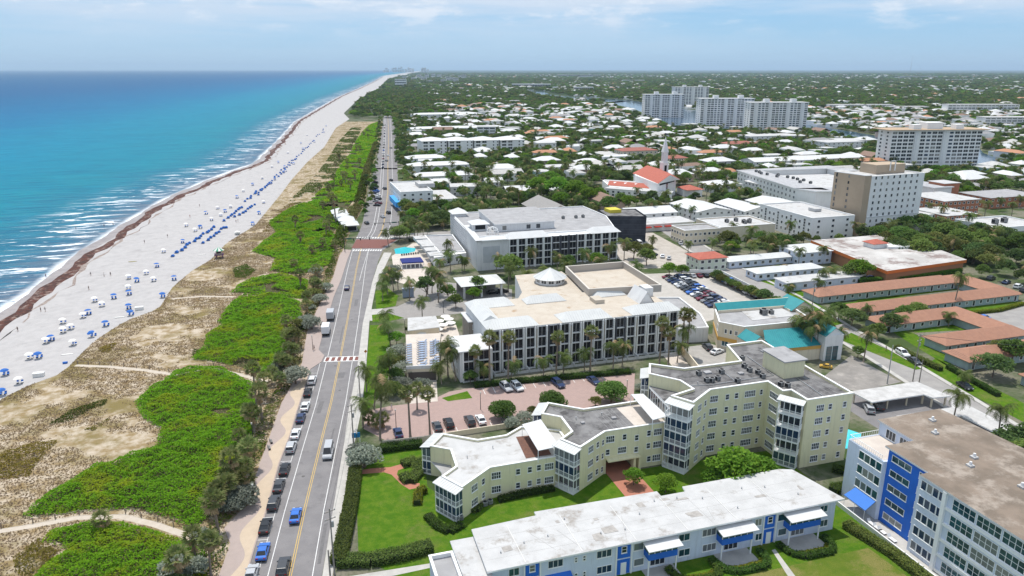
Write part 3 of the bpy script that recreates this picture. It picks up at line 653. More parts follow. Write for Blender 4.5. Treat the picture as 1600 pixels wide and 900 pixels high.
def ac_unit(u, v, z, s=1.0, rz=0.0, where=''):
    global AC
    if AC is None:
        b = MB(); m = M('ac_casing', (.34, .34, .34), .6, (.26, .26, .26), 2); b.box(-.5, .5, -.45, .45, .12, 1.0, m); b.box(-.45, .45, -.4, .4, 0, .12, dark)
        b.tube([(0, 0, 1.0), (0, 0, 1.09)], [.38, .38], dark, 10); b.box(-.505, -.5, -.4, .4, .2, .9, dark); b.box(.5, .505, -.4, .4, .2, .9, dark)
        for k in range(6): b.box(-.46, .46, -.458, -.45, .2 + k * .12, .24 + k * .12, dark)
        AC = b.mesh('rooftop_air_conditioner')
    o = put('rooftop_air_conditioner', AC, None, (u, v, z), rz, (s, s, s)); repeat(o, 'grey boxy air conditioner', 'air conditioner', 'rooftop air conditioners', u, v, 'on the roof of' if not where else where); return o
def vent(r, u, v, z, h=.5): return MB().tube([(u, v, z), (u, v, z + h), (u, v, z + h + .02)], [.09, .09, .16], aluminium, 6).build('vent_pipe', r)
# ================================================================== yellow condominium
Yr = thing('apartment_building', (60, 125, 0), 'pale yellow stepped condominium, two to five storeys, with white corner porches', 'apartment building'); landmark(60, 122, 'the pale yellow condominium')
p15 = lambda x, y: G(x, y, 15.4)
Y5 = [(72.6, 122.9), (75.3, 118.6), (82, 123.1), (96, 123.1), (96, 118), (98, 117.9), (98, 112.8), (109.3, 112.8), (110, 145), (100, 144.9), (97.2, 135), (82.6, 135), (76.4, 139.8), (73.6, 134.6), (78.2, 129.2), (78.6, 124.6)]
walls(Yr, Y5, 0, 15.0, yellowst, 'five_storey_wall'); flat_roof(Yr, Y5, 15.01, roofgrey, .5, pm=yellowst)
Y4 = [(73.7, 134.4), (72.7, 123.1), (78.45, 124.75), (78.05, 129.25)]
walls(Yr, Y4, 0, 9.2, yellowst, 'four_storey_wall')
b = MB(); b.prism(Y4, 12.4, 12.75, trimw, roofgrey); b.build('sun_room_roof', Yr)
a_, d_, l_, th_ = edge_frame(Y4[0], Y4[1])
for i in range(9): add_win(Yr, a_ + d_ * (i + .5) / 9, th_, 10.9, 1.08, 2.7, 1, 1, trimw, glass, name='sun_room_window')
walls(Yr, poly_in(Y4, .35)[1], 9.2, 12.4, yellowst, 'sun_room_wall')
Y3 = [(50.7, 118.2), (58, 122.8), (72.6, 122.8), (72.7, 125), (73.6, 134), (57.8, 133.7), (51.5, 139.0), (48.4, 134.3), (51.7, 131.5), (51.5, 124.9), (48.2, 122.5)]
b = MB(); b.prism([(50.7, 118.2), (58, 122.8), (58.45, 122.8), (58.45, 133.7), (57.8, 133.7), (51.5, 139.0), (48.4, 134.3), (51.7, 131.5), (51.5, 124.9), (48.2, 122.5)], 0, 9.2, yellowst); b.build('three_storey_wall', Yr)
walls(Yr, [(65.0, 122.8), (72.58, 122.8), (72.68, 125), (73.5, 133.7), (65.0, 133.7)], 0, 9.2, yellowst, 'three_storey_wall')
walls(Yr, [(58.45, 122.8), (65.0, 122.8), (65.0, 133.7), (58.45, 133.7)], 3.4, 9.2, yellowst, 'archway_wall')
flat_roof(Yr, Y3, 9.21, roofgrey, .45, pm=yellowst)
MB().box(65.2, 72.2, 124.2, 132.8, 9.23, 9.27, cream).build('roof_terrace_paving', Yr)
MB().box(58.3, 65.3, 121.3, 122.8, 3.35, 3.62, yellowst).build('archway_canopy', Yr)
for u in (64.4, 65.6): MB().box(u - .25, u + .25, 121.6, 122.75, 0, 3.35, yellowst).build('archway_pier', Yr)
MB().add([(58.46, 132, 0.02), (65, 132, .02), (65, 132, 3.4), (58.46, 132, 3.4)], [(0, 1, 2, 3)], M('archway_brick', (.24, .15, .12), .9)).build('archway_back_wall', Yr)  # plain brown brick colour on the wall closing the archway
Y2 = [(26.6, 116), (33.3, 121.1), (46.8, 121.3), (51.3, 124.9), (51.6, 131.5), (46, 134.5), (44.2, 135.5), (40.1, 132.8), (33.9, 132.6), (27.5, 137.4), (24, 132.9), (27.6, 130.2), (27.2, 123.6), (23.8, 120.8)]
walls(Yr, Y2, 0, 6.3, yellowst, 'two_storey_wall'); flat_roof(Yr, Y2, 6.31, roofwhite, .35, pm=yellowst)
MB().prism([(41.2, 123), (46.5, 123), (47.2, 131.5), (42, 132)], 6.33, 6.38, M('deck_wood', (.165, .08, .055), .8, (.12, .06, .045), 2)).build('roof_deck_boards', Yr)
for px, z, nm in (([(986, 616), (1005, 615), (1043, 650), (1020, 656)], 11.9, 0), ([(816, 663), (845, 655), (874, 697), (841, 704)], 9.0, 1)):
    q = [G(x, y, z) for x, y in px]; aw = MB().prism(q, z - .12, z, metalwhite).build('terrace_awning', Yr)
    for c in q: MB().box(c[0] - .05, c[0] + .05, c[1] - .05, c[1] + .05, 9.25 if nm == 0 else 6.35, z - .12, trimw).build('awning_post', aw)
D_, S_, T_ = (1.75, 1.35, 4, 2), (.78, 1.15, 1, 2), (2.5, 1.35, 6, 2)
z5 = [1.7, 4.6, 7.5, 10.4, 13.3]
facade(Yr, Y5[2], Y5[3], z5, [(.07, *D_), (.30, *S_), (.46, *S_), (.70, *T_), (.90, .6, 1.1, 1, 2)])
facade(Yr, Y5[1], Y5[2], z5, [(.38, 1.5, 1.3, 4, 2), (.72, *S_)]); facade(Yr, Y5[3], Y5[4], z5, [(.5, 2.6, 1.35, 6, 2)])
facade(Yr, Y5[6], Y5[7], z5, [(.30, *D_), (.52, *S_), (.84, *S_)]); facade(Yr, Y5[7], Y5[8], z5, [(.15, *S_), (.4, *D_), (.7, *D_)])
z3 = [1.7, 4.75, 7.8]
facade(Yr, (50.7, 118.2), (58, 122.8), z3, [(.42, 1.6, 1.3, 4, 2), (.70, *S_), (.92, .6, 1.1, 1, 2, -.3)])
facade(Yr, (58, 122.8), (72.6, 122.8), [7.8], [(.08, *D_), (.30, *S_), (.49, *S_, -.6), (.68, *S_), (.82, *D_)])
facade(Yr, (58, 122.8), (72.6, 122.8), [4.9], [(.05, *S_), (.27, 1.75, 1.3, 4, 2), (.49, *S_, -.4), (.68, *S_), (.82, *D_)]); facade(Yr, (58, 122.8), (72.6, 122.8), [1.8], [(.70, *S_), (.82, *D_)])
z2 = [1.8, 4.8]
facade(Yr, Y2[0], Y2[1], z2, [(.42, 1.7, 1.3, 4, 2), (.74, *S_)]); facade(Yr, Y2[1], Y2[2], z2, [(.09, *D_), (.42, *S_), (.60, *S_), (.74, *S_, .1), (.90, *D_)])
porch(Yr, Y2[13], Y2[0], 1.7, .25, 2, 2.95, metalroof); porch(Yr, Y2[9], Y2[10], 1.9, .25, 2, 2.95, metalroof)
porch(Yr, Y3[10], Y3[0], 1.9, .25, 3, 2.95, metalroof, glazed=(1, 2)); porch(Yr, Y3[6], Y3[7], 1.8, .25, 3, 2.95, metalroof)
porch(Yr, Y5[0], Y5[1], 2.0, .25, 5, 2.9, metalroof, glazed=(1, 2, 3)); porch(Yr, (96, 117.9), (96, 113.2), 0, 0, 0, 2.9)
porch(Yr, (95.2, 117.2), (97.9, 113.4), 1.6, .25, 5, 2.9, metalroof, glazed=(0, 2)); porch(Yr, Y5[12], (74.0, 135.3), 1.6, .25, 5, 2.75, metalroof)
porch(Yr, (84.5, 135), (82.7, 135), .01, 0, 0, 2.9)
slab_roof(Yr, [(23.9, 120.9), (27.1, 123.7), (27.6, 130.1), (24.1, 132.8), (25.2, 128)], 3.2, roofgrey2, .2, name='entrance_roof')
pc = [G(1224, 592, 15.05), G(1254, 588, 15.05)]; px0, px1, py0 = pc[0][0], pc[1][0] + .3, pc[0][1]
ph = MB().box(px0, px1, py0, py0 + 7.6, 15.02, 18.9, yellowst).build('lift_house', Yr); MB().box(px0 - .4, px1 + .4, py0 - .4, py0 + 8, 18.9, 19.15, roofgrey2).build('lift_house_roof', ph)
for v in np.arange(124, 134.5, 1.3): MB().box(83, 96.5, v, v + .05, 15.02, 15.03, roofgrey2).build('roof_seam', Yr)
for u in np.arange(99.5, 108.5, 1.5): MB().box(u, u + .05, 113.4, 123, 15.02, 15.03, roofgrey2).build('roof_seam', Yr)
for u in np.arange(59.5, 65, 1.1): MB().box(u, u + .05, 123.4, 133.2, 9.22, 9.23, roofgrey2).build('roof_seam', Yr)
for p, q in (((84, 126, 15.15), (100, 126.5, 15.15)), ((100, 126.5, 15.15), (101, 138, 15.15)), ((90, 126.2, 15.12), (90.5, 133.5, 15.12)), ((79.5, 127, 15.12), (84, 126, 15.12)), ((103, 114, 15.12), (104, 124, 15.12))): MB().bar(p, q, .12, .12, aluminium).build('conduit', Yr)
for u, v, s_ in ((86, 131.5, 1.6), (93, 129, 1.2), (104, 134, 1.9), (106, 139, 1.3), (62, 128, 1.0), (55, 128, .8)): MB().box(u, u + s_, v, v + s_ * .8, 15.02 if u > 75 else 9.22, (15.02 if u > 75 else 9.22) + .35, roofgrey2).build('roof_curb', Yr)
for x, y in [(380, 740), (520, 820), (580, 690), (625, 725), (740, 780), (960, 860), (180, 755), (250, 815), (295, 815), (345, 800), (560, 620), (700, 745), (900, 850)]:
    ac_unit(*G(1060 + x / 5.625, 450 + y / 5.625, 15.3), 15.02, 1.0, rng.random() * .4)
for x, y, z in [(1090, 600, 15.1), (1120, 580, 15.1), (1010, 600, 12.8), (900, 655, 9.3), (940, 648, 9.3), (770, 700, 6.4), (730, 715, 6.4)]: vent(Yr, *G(x, y, z), z)
for x, y, z in [(720, 812, 0), (758, 790, 0), (766, 787, 0)]: ac_unit(*G(x, y, z), z, .9, where='at the foot of' if z == 0 else '')
# ================================================================== white and blue two-storey block in front
Br = thing('apartment_block', (58, 98, 0), 'long two-storey pale blue block with white flat roof and royal blue balconies', 'apartment building'); landmark(58, 92, 'the long pale blue block')
walls(Br, [(25.6, 93), (89.8, 93), (87.6, 103), (25.6, 103)], 0, 6.2, paleblue); slab_roof(Br, [(24.7, 92), (91, 92.3), (88.5, 103.6), (86.2, 104.5), (65.3, 104.5), (65, 102.9), (60.1, 102.9), (60.1, 104.5), (36.7, 105), (36.7, 103.9), (25.1, 103.3)], 6.5, roofwhite, .28)
walls(Br, [(21.6, 88), (25.6, 88), (25.6, 102), (21.6, 102)], 0, 5.5, paleblue, 'side_wall'); slab_roof(Br, [(21.2, 87.4), (25.55, 87.4), (25.55, 102.3), (21.2, 102.3)], 5.75, roofwhite)
walls(Br, [(17.4, 86), (21.2, 86), (21.2, 100.5), (17.4, 100.5)], 0, 4.4, paleblue, 'side_wall'); flat_roof(Br, [(17.3, 86), (21.15, 86), (21.15, 100.5), (17.3, 100.5)], 4.42, roofgrey2, .6)
for u in np.arange(31, 88, 9.5): MB().box(u - .06, u + .06, 92.35, 102.7, 6.502, 6.56, M('membrane_seam', (.60, .59, .57), .8)).build('roof_seam', Br)
seamd = M('seam_tar', (.30, .285, .27), .9); patchm = M('membrane_patch', (.40, .375, .35), .9, (.31, .29, .27), 1.2)
for k in range(13):
    u = 27.5 + rng.random() * 58; v = 93.5 + rng.random() * 8; w_, l_ = rng.uniform(.5, 1.8), rng.uniform(.6, 2.6); MB().prism([(u, v), (u + l_, v + rng.uniform(-.2, .2)), (u + l_ * .9, v + w_), (u + rng.uniform(-.2, .3), v + w_ * .9)], 6.501, 6.512 + k * .003, patchm).build('roof_patch', Br)
for v in (94.7, 97.4, 100.1): MB().box(25.4, 88.5, v, v + .03, 6.5025, 6.507, seamd).build('roof_seam', Br)
for k in range(9): u = 27 + rng.random() * 60; MB().bar((u, 92.6 + rng.random() * 3, 6.508), (u + rng.uniform(-3, 3), 95 + rng.random() * 7, 6.508 + k * .0007), .04, .006, seamd).build('roof_crack', Br)
for k in range(14): vent(Br, 28 + k * 4.3, 95 + rng.random() * 7, 6.5, .3)
def fx(x, y=None, z=4.6): return UX(x, 93, z)
for x0, x1 in ((821, 842), (965, 985), (1195, 1211)):
    MB().box(fx(x0), fx(x1), 92.93, 93.0, 3.2, 6.2, royal).build('blue_panel', Br); u = (fx(x0) + fx(x1)) / 2
    add_win(Br, (u, 92.93), 0, 4.8, .8, 1.1, 1, 2); MB().box(fx(x0), fx(x1), 92.95, 93.0, .1, 2.9, royal).build('blue_panel', Br); MB().box(u - .5, u + .5, 92.9, 92.95, 0, 2.3, trimw).build('door', Br)
    for xx in (x0 - 2, x1 + 2): MB().box(fx(xx) - .12, fx(xx) + .12, 92.8, 93, 0, 6.2, trimw).build('pilaster', Br)
for x, w, nx in ((803, 1.6, 2), (868, 2.4, 3), (944, 2.5, 3), (998, 1.7, 1), (1069, 2.0, 2), (1108, 2.5, 3), (1185, 1.2, 2), (1222, 1.6, 1), (1287, 1.5, 2)):
    for z in (4.75, 1.75): add_win(Br, (UX(x, 93, z), 93), 0, z, w, 1.25, nx, 1 if z > 3 else 1, gm=tealglass if nx != 3 else blueglass)
for x0, x1 in ((1013, 1062), (1128, 1180), (1234, 1286)):
    u0, u1 = UX(x0 + 2, 91, 4), UX(x1 - 2, 91, 4); bay = MB().box(u0, u1, 91.2, 92.99, 3.0, 4.15, royal).build('bay_window', Br)
    MB().box(u0 + .04, u1 - .04, 91.24, 92.99, 4.15, 5.35, tealglass).build('glazing', bay); n = 5
    for i in range(n + 1): u = u0 + (u1 - u0) * i / n; MB().box(u - .05, u + .05, 91.19, 91.3, 4.15, 5.35, trimw).build('mullion', bay)
    MB().add([(u0 - .5, 90.3, 5.35), (u1 + .5, 90.3, 5.35), (u1 + .5, 92.9, 5.75), (u0 - .5, 92.9, 5.75), (u0 - .5, 90.3, 5.23), (u1 + .5, 90.3, 5.23), (u1 + .5, 92.9, 5.6), (u0 - .5, 92.9, 5.6)], [(0, 1, 2, 3), (7, 6, 5, 4), (0, 4, 5, 1), (1, 5, 6, 2), (3, 7, 4, 0)], metalwhite).build('awning', bay)
    for u in (u0 + .1, u1 - .1): MB().box(u - .1, u + .1, 91.25, 91.45, 0, 3.0, trimw).build('post', bay)
    sheet('patio', [(u0 - .3, 89.2), (u1 + .3, 89.2), (u1 + .3, 92.99), (u0 - .3, 92.99)], .06, concrete)
    add_win(Br, ((u0 + u1) / 2, 93), 0, 1.6, 2.6, 2.1, 3, 1, gm=glass)
MB().add([(UX(852, 92, 1.6), 91.2, 1.5), (UX(898, 92, 1.6), 91.2, 1.5), (UX(895, 92, 3), 92.99, 2.9), (UX(855, 92, 3), 92.99, 2.9)], [(0, 1, 2, 3)], royal).build('awning', Br)
for x in (900, 913):
    for z in (4.9, 4.4, 1.9, 1.4): add_win(Br, (UX(x, 93, z), 93), 0, z, .35, .3, simple=True)
# ================================================================== blue and white five-storey block at the edge of the lawn
Cr = thing('apartment_tower', (109, 82, 0), 'five-storey white and royal blue block with brown gravel roof beyond the lawn', 'apartment building'); landmark(104, 80, 'the royal blue and white block')
walls(Cr, [(99.4, 98.8), (99.4, 93.2), (100.0, 93.0), (106.3, 93), (106.3, 102), (99.4, 102)], 0, 12.0, paleblue, 'white_wing_wall')
walls(Cr, [(100, 92.99), (100, 84.3), (106.3, 84.3), (106.3, 92.99)], 0, 14.7, royal, 'blue_wall'); walls(Cr, [(98, 84.29), (98, 58), (123.4, 58), (121, 102), (106.31, 102), (106.31, 84.29)], 0, 14.7, paleblue, 'white_wall')
slab_roof(Cr, [(99.6, 93.6), (99.5, 84), (97.6, 83.9), (97.3, 57), (124, 57), (121.5, 102.6), (106.0, 102.4), (106.0, 93.6)], 15.0, roofbrown, .3, M('fascia', (.62, .62, .62), .7))
MB().box(99.75, 106.2, 93.65, 101.7, 12.0, 12.04, cream).build('terrace_paving', Cr)
railing(Cr, [(99.5, 93.8), (99.5, 101.9), (106.2, 101.9)], 12.0, 1.0, gap=.5); facade(Cr, (106.3, 101.5), (106.3, 93.2), [13.2], [(.3, 2.2, 1.7, 3, 1), (.7, 2.2, 1.7, 3, 1)])
zc = [1.7, 4.6, 7.5, 10.4, 13.3]
def VY(px, u, z):
    lo, hi = 20., 400.
    for _ in range(50):
        m = (lo + hi) / 2
        if PJ(u, m, z)[0] > px: lo = m
        else: hi = m
    return lo
for z in (4.7, 7.6, 10.5):
    for k in range(4): add_win(Cr, (99.4, 98.35 - k * 1.42), -R(90), z, 1.2, 1.55, 1, 1, gm=tealglass)
for z in zc:
    for v, w, nx in ((89.9, 4.2, 3), (85.3, 1.3, 2)): add_win(Cr, (100, v), -R(90), z, w, 1.1, nx, 1, gm=tealglass if z > 8 else blueglass)
for z in zc:
    for v in (83.1, 81.9, 80.7, 79.5): add_win(Cr, (98, v), -R(90), z, .98, 1.5, 1, 1, gm=blueglass)
    for v0 in (76.6, 72.2, 67.8, 60.8):
        add_win(Cr, (98, v0 - 1.3), -R(90), z, 4.0, 1.8, 4, 2, gm=tealglass)
    MB().box(97.72, 98, 64.2, 78.4, z - 1.55, z - 1.05, trimw).build('spandrel', Cr)
for v in (78.75, 63.8): MB().box(97.5, 98, v - .35, v + .35, 0, 14.7, trimw).build('pilaster', Cr)
aw = MB().add([(99.3, 93.5, 3.6), (99.3, 98.6, 3.6), (97.0, 98.8, 2.3), (97.0, 93.3, 2.3), (99.3, 93.5, 3.5), (99.3, 98.6, 3.5), (97.0, 98.8, 2.2), (97.0, 93.3, 2.2)], [(3, 2, 1, 0), (4, 5, 6, 7), (2, 3, 7, 6)], M('blue_canvas', (.06, .20, .60), .8)).build('awning', Cr)
for v in (93.5, 96, 98.6): MB().box(97.05, 97.11, v - .03, v + .03, .0, 2.25, trimw).build('post', aw)
MB().box(95.9, 96.15, 72, 101, 0, .9, white).build('terrace_wall', Cr); sheet('terrace', [(96.2, 72), (99.9, 72), (99.9, 100), (96.2, 100)], .05, concrete)
for x, y in [(1457, 656), (1461, 676), (1522, 714), (1516, 727), (1597, 760)]:
    u, v = G(x, y, 15.2); b = MB(); b.box(u - .5, u + .5, v - .5, v + .5, 15.0, 15.35, roofwhite); b.tube([(u, v, 15.3), (u, v, 15.9)], [.3, .22], white, 8); o = b.build('roof_ventilator', None); repeat(o, 'white roof ventilator on the brown gravel roof', 'roof vent', 'roof ventilators', u, v)
for x in (1362, 1371, 1378, 1394):
    u, v = G(x, 690 + (x - 1350) * 1.9, 0); u = 97.6; v = VY(x, 97.6, .4)
    b = MB(); b.box(u - .35, u + .35, v - .9, v + .5, .28, .36, white); b.add([(u - .35, v + .5, .3), (u + .35, v + .5, .3), (u + .35, v + .9, .85), (u - .35, v + .9, .85)], [(0, 1, 2, 3)], white)
    for q in (-.3, .3):
        for w in (-.8, .4): b.box(u + q - .03, u + q + .03, v + w - .03, v + w + .03, .05, .3, white)
    repeat(b.build('sun_lounger'), 'white sun lounger on the ground terrace', 'sun lounger', 'loungers on the terrace', u, v, 'of')
# ================================================================== grey four-storey hotel with metal hipped roofs
Dr = thing('hotel', (78, 190, 0), 'grey four-storey hotel with metal hipped roofs and beige flat roof', 'hotel'); landmark(78, 180, 'the grey metal-roofed hotel')
walls(Dr, [(49.6, 180.6), (107.4, 180.6), (107.4, 202), (49.6, 202)], 0, 12.3, greywall); walls(Dr, [(40.6, 176.6), (49.59, 176.6), (49.59, 188), (40.6, 188)], 0, 8.7, greywall, 'wing_wall')
slab_roof(Dr, [(40.1, 175.9), (49.4, 175.9), (49.4, 188), (40.1, 188)], 9.0, metalwhite)
walls(Dr, [(48.4, 197.5), (55, 197.5), (55, 206), (48.4, 206)], 0, 9.2, tanwall, 'side_wing_wall'); slab_roof(Dr, [(48.0, 197), (55.4, 197), (55.4, 206.3), (48.0, 206.3)], 9.5, metalwhite)
facade(Dr, (48.4, 197.5), (55, 197.5), [7.6], [(.22, .8, 1.3, 1, 1), (.6, .8, 1.3, 1, 1)])
walls(Dr, [(49.59, 202), (63, 202), (63, 206), (49.59, 206)], 0, 12.3, greywall, 'back_wing_wall')
walls(Dr, [(63.5, 202), (107.4, 202), (113, 229.5), (91.2, 229.5), (91.2, 234), (74, 234), (70, 214)], 0, 11.6, greywall, 'back_wing_wall')
MB().add([(x, y, 11.62) for x, y in [(63.5, 202), (107.4, 202), (113, 229.5), (91.2, 229.5), (91.2, 234), (74, 234), (70, 214)]], [tuple(range(7))], roofbeige).build('roof_deck', Dr)
MB().add([(x, y, 12.33) for x, y in [(49.6, 180.7), (107.4, 180.7), (107.4, 206), (49.6, 206)]], [(0, 1, 2, 3)], roofbeige).build('roof_deck', Dr)
flat_roof(Dr, [(90.8, 229.4), (87.6, 201.5), (111.5, 199), (112.9, 229.4)], 12.4, roofbeige, 2.2, .45, M('beige_coping', (.55, .51, .46), .8), M('beige_parapet', (.43, .39, .345), .85))
for x0, x1 in ((49.4, 64.0), (71.2, 86.0), (92.6, 107.9)):
    hip(Dr, x0 + .3, x1 - .3, 180.8, 187.2, 12.45, 1.9, metalroof, .5, 'metal_roof', 2.4, .75)
hip(Dr, 49.6, 62.5, 199.8, 205.8, 12.45, 1.9, metalroof, .5, 'metal_roof', 2.4, .75); hip(Dr, 49.6, 54.5, 187.4, 199.6, 12.45, 1.8, metalroof, .4, 'metal_roof', 0.2)
for x0, x1 in ((67, 79), (89, 99)): hip(Dr, x0, x1, 199.5, 204, 12.5, 1.8, metalroof, .4, 'metal_roof', 2.3, .75)
gable(Dr, 99.4, 104, 190, 198, 12.35, 3.6, metalwhite, .3, 'y', 'dormer_roof', greywall); MB().box(86.5, 89.5, 193.5, 198, 12.34, 13.5, roofbeige).build('roof_hatch', Dr)
MB().box(104.2, 107, 196, 200, 12.34, 15, greywall).build('stair_head', Dr)
# rotunda
rb = MB(); cx, cy = 82.6, 222.5
for k in range(12):
    a0, a1 = math.pi * 2 * k / 12, math.pi * 2 * (k + 1) / 12
    rb.add([(cx + 4.9 * math.cos(a0), cy + 4.9 * math.sin(a0), 11.6), (cx + 4.9 * math.cos(a1), cy + 4.9 * math.sin(a1), 11.6), (cx + 4.9 * math.cos(a1), cy + 4.9 * math.sin(a1), 13.6), (cx + 4.9 * math.cos(a0), cy + 4.9 * math.sin(a0), 13.6)], [(0, 1, 2, 3)], greywall)
rot = rb.build('rotunda', Dr); rb = MB()
for k in range(12):
    a0, a1 = math.pi * 2 * k / 12, math.pi * 2 * (k + 1) / 12; rb.add([(cx + 5.7 * math.cos(a0), cy + 5.7 * math.sin(a0), 13.5), (cx + 5.7 * math.cos(a1), cy + 5.7 * math.sin(a1), 13.5), (cx, cy, 16.6)], [(0, 1, 2)], metalroof)
    rb.bar((cx + 5.7 * math.cos(a0), cy + 5.7 * math.sin(a0), 13.53), (cx, cy, 16.6), .1, .08, metalroof)
    am = (a0 + a1) / 2; add_win(rot, (cx + 4.73 * math.cos(am), cy + 4.73 * math.sin(am)), am + R(90), 12.7, 1.7, 1.0, 2, 1)
rb.build('rotunda_roof', rot)
baydark = M('dark_balcony_glass', (.012, .013, .017), .25, (.03, .032, .038), .8, spec=.25)  # glass darker than the other panes, without the blinds
def bay_grid(r, p0, p1, z0, fh, nf, cols, proud=.5, seed=0):
    """hotel front: each bay a dark-glazed balcony with white slab edge, rail and dividing pier"""
    a, d, L_, th = edge_frame(p0, p1); t = d.normalized(); n = Vector((t.y, -t.x)); rr = random.Random(seed)
    for f0, f1, kind in cols:
        for k in range(nf):
            if kind == 'wall': continue
            z = z0 + k * fh; w = (f1 - f0) * L_; q = a + d * (f0 + f1) / 2
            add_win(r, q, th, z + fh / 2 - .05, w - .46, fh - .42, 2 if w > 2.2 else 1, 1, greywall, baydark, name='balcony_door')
            A = q - t * (w / 2 - .1) + n * .02; B = q + t * (w / 2 - .1) + n * .02
            bal = MB().prism([tuple(A), tuple(A + n * proud), tuple(B + n * proud), tuple(B)], z - .12, z + .06, trimw).build('balcony', r)
            rl = MB(); P, Q = A + n * (proud - .05), B + n * (proud - .05); rl.bar((*P, z + 1.0), (*Q, z + 1.0), .05, .05, greydark)
            for i in range(7): x = P + (Q - P) * i / 6; rl.box(x.x - .02, x.x + .02, x.y - .02, x.y + .02, z + .06, z + 1.0, greydark)
            rl.build('railing', bal)
        b = MB()
        for f in (f0, f1):
            q = a + d * f; b.prism([tuple(q - t * .16), tuple(q - t * .16 + n * (proud + .12)), tuple(q + t * .16 + n * (proud + .12)), tuple(q + t * .16)], 0, z0 + nf * fh, trimw if kind != 'dark' else greydark)
        b.build('pier', r)
cols = [(f / 17.0 + .006, (f + 1) / 17.0 - .006, 'dark' if f in (5, 11) else 'b') for f in range(17)]
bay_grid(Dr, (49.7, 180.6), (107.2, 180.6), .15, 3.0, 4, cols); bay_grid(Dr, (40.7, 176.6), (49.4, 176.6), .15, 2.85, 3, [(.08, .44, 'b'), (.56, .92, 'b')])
b = MB()
for k in range(17):
    if k % 3 == 0: u = 49.7 + 57.5 * (k + .5) / 17 + 1.7; b.box(u - .45, u + .45, 180.0, 180.58, 6.2, 11.4, tanwall)
b.build('tan_panel', Dr)
for k in range(18):
    u = 50.5 + k * 3.3; b = MB(); b.box(u - .12, u + .12, 177.6, 180, 0, 1.0, white); b.box(u, u + 3, 177.5, 177.62, .0, .75, greywall); b.build('patio_wall', Dr)
facade(Dr, (40.6, 188), (40.6, 176.6), [2, 5, 7.6], [(.3, 1.2, 1.4, 1, 1), (.7, 1.2, 1.4, 1, 1)], simple=True)
# entrance canopy, deck over the garage
pr = thing('entrance_canopy', (66, 254, 0), 'white roofed drive-in canopy at the hotel forecourt', 'canopy'); hip(pr, 58.6, 74.5, 248.5, 260.5, 4.8, 1.9, metalwhite, .5, 'roof', 5)
for u in (59.5, 66, 73.5):
    for v in (249.2, 259.8): MB().box(u - .35, u + .35, v - .35, v + .35, 0, 4.8, greywall).build('column', pr)
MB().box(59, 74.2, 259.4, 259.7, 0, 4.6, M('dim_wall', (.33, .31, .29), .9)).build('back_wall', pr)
dk = thing('sun_deck', (35, 195, 0), 'raised hotel sun deck of rows of loungers above a garage opening', 'deck'); dq = [(27.2, 181.8), (35.2, 180.2), (41.8, 206.5), (31.4, 208.3)]
walls(dk, dq, 0, 3.3, creamst); MB().prism(dq, 3.3, 3.45, cream).build('deck_paving', dk); MB().add([(27.6, 181.6, .05), (34.8, 180.15, .05), (34.8, 180.15, 2.5), (27.6, 181.6, 2.5)], [(0, 1, 2, 3)], M('garage_shade', (.09, .08, .075), .9)).build('garage_opening_shade', dk)  # dark sheet paints in the shade inside the garage opening
MB().bar((27.1, 181.7, 3.9), (35.3, 180.1, 3.9), .25, .9, greywall).build('planter_wall', dk)
lp_ = None
def lounger(u, v, z, rz, grp, phrase, mat):
    global lp_
    key = 'lg' + mat.name
    if key not in WC:
        b = MB(); b.box(-.34, .34, -.95, .45, .30, .40, mat); b.add([(-.34, .45, .33), (.34, .45, .33), (.34, 1.0, .85), (-.34, 1.0, .85), (-.34, .45, .43), (.34, .45, .43), (.34, .96, .93), (-.34, .96, .93)], [(0, 1, 2, 3), (7, 6, 5, 4), (0, 3, 7, 4), (1, 5, 6, 2)], mat)
        for x in (-.28, .28):
            for y in (-.85, .4): b.box(x - .03, x + .03, y - .03, y + .03, 0, .3, aluminium)
        WC[key] = b.mesh('sun_lounger')
    return repeat(put('sun_lounger', WC[key], None, (u, v, z), rz), phrase, 'sun lounger', grp, u, v, 'beside')
lgm = M('lounger_blue_grey', (.30, .36, .47), .8)
for c_, f in enumerate((.08, .45, .56, .86, .96)):
    for k in range(11):
        q = .06 + k * .066; A, B = Vector(dq[0]).lerp(Vector(dq[1]), f), Vector(dq[3]).lerp(Vector(dq[2]), f * .9); p = A.lerp(B, q)
        if (c_ * 7 + k * 3) % 10 > 0: lounger(p.x, p.y, 3.46, R(100 if f < .5 or f > .9 else -80), 'loungers on the hotel sun deck', 'blue grey sun lounger on the raised hotel deck', lgm)
um = M('white_canvas', (.72, .70, .66), .8)
def parasol(u, v, z, r=1.4, h=2.4, mat=None, sides=8):
    b = MB(); mat = mat or um
    ring = [(r * math.cos(2 * math.pi * k / sides), r * math.sin(2 * math.pi * k / sides), h - .45) for k in range(sides)]
    b.add(ring + [(0, 0, h)], [(k, (k + 1) % sides, sides) for k in range(sides)], mat); b.add([(x, y, zz - .12) for x, y, zz in ring] + ring, [(k, (k + 1) % sides, sides + (k + 1) % sides, sides + k) for k in range(sides)], mat)
    t = thing('parasol', (u, v, z)); put('canopy', b.mesh('canopy'), t); put('pole', MB().tube([(0, 0, 0), (0, 0, h)], .035, aluminium, 5).mesh('pole'), t); return t
for x, y in [(686, 500), (692, 506), (701, 497), (704, 503), (658, 519), (684, 513), (696, 493)]: u, v = G(x, y, 2.2); repeat(parasol(u, v, 0, 1.7), 'white parasol on the hotel dining terrace', 'parasol', 'parasols on the hotel terrace', u, v, 'beside')
sheet('dining_terrace', [(31.6, 208.5), (42, 206.7), (48, 206), (50, 222), (36, 224)], .05, cream)
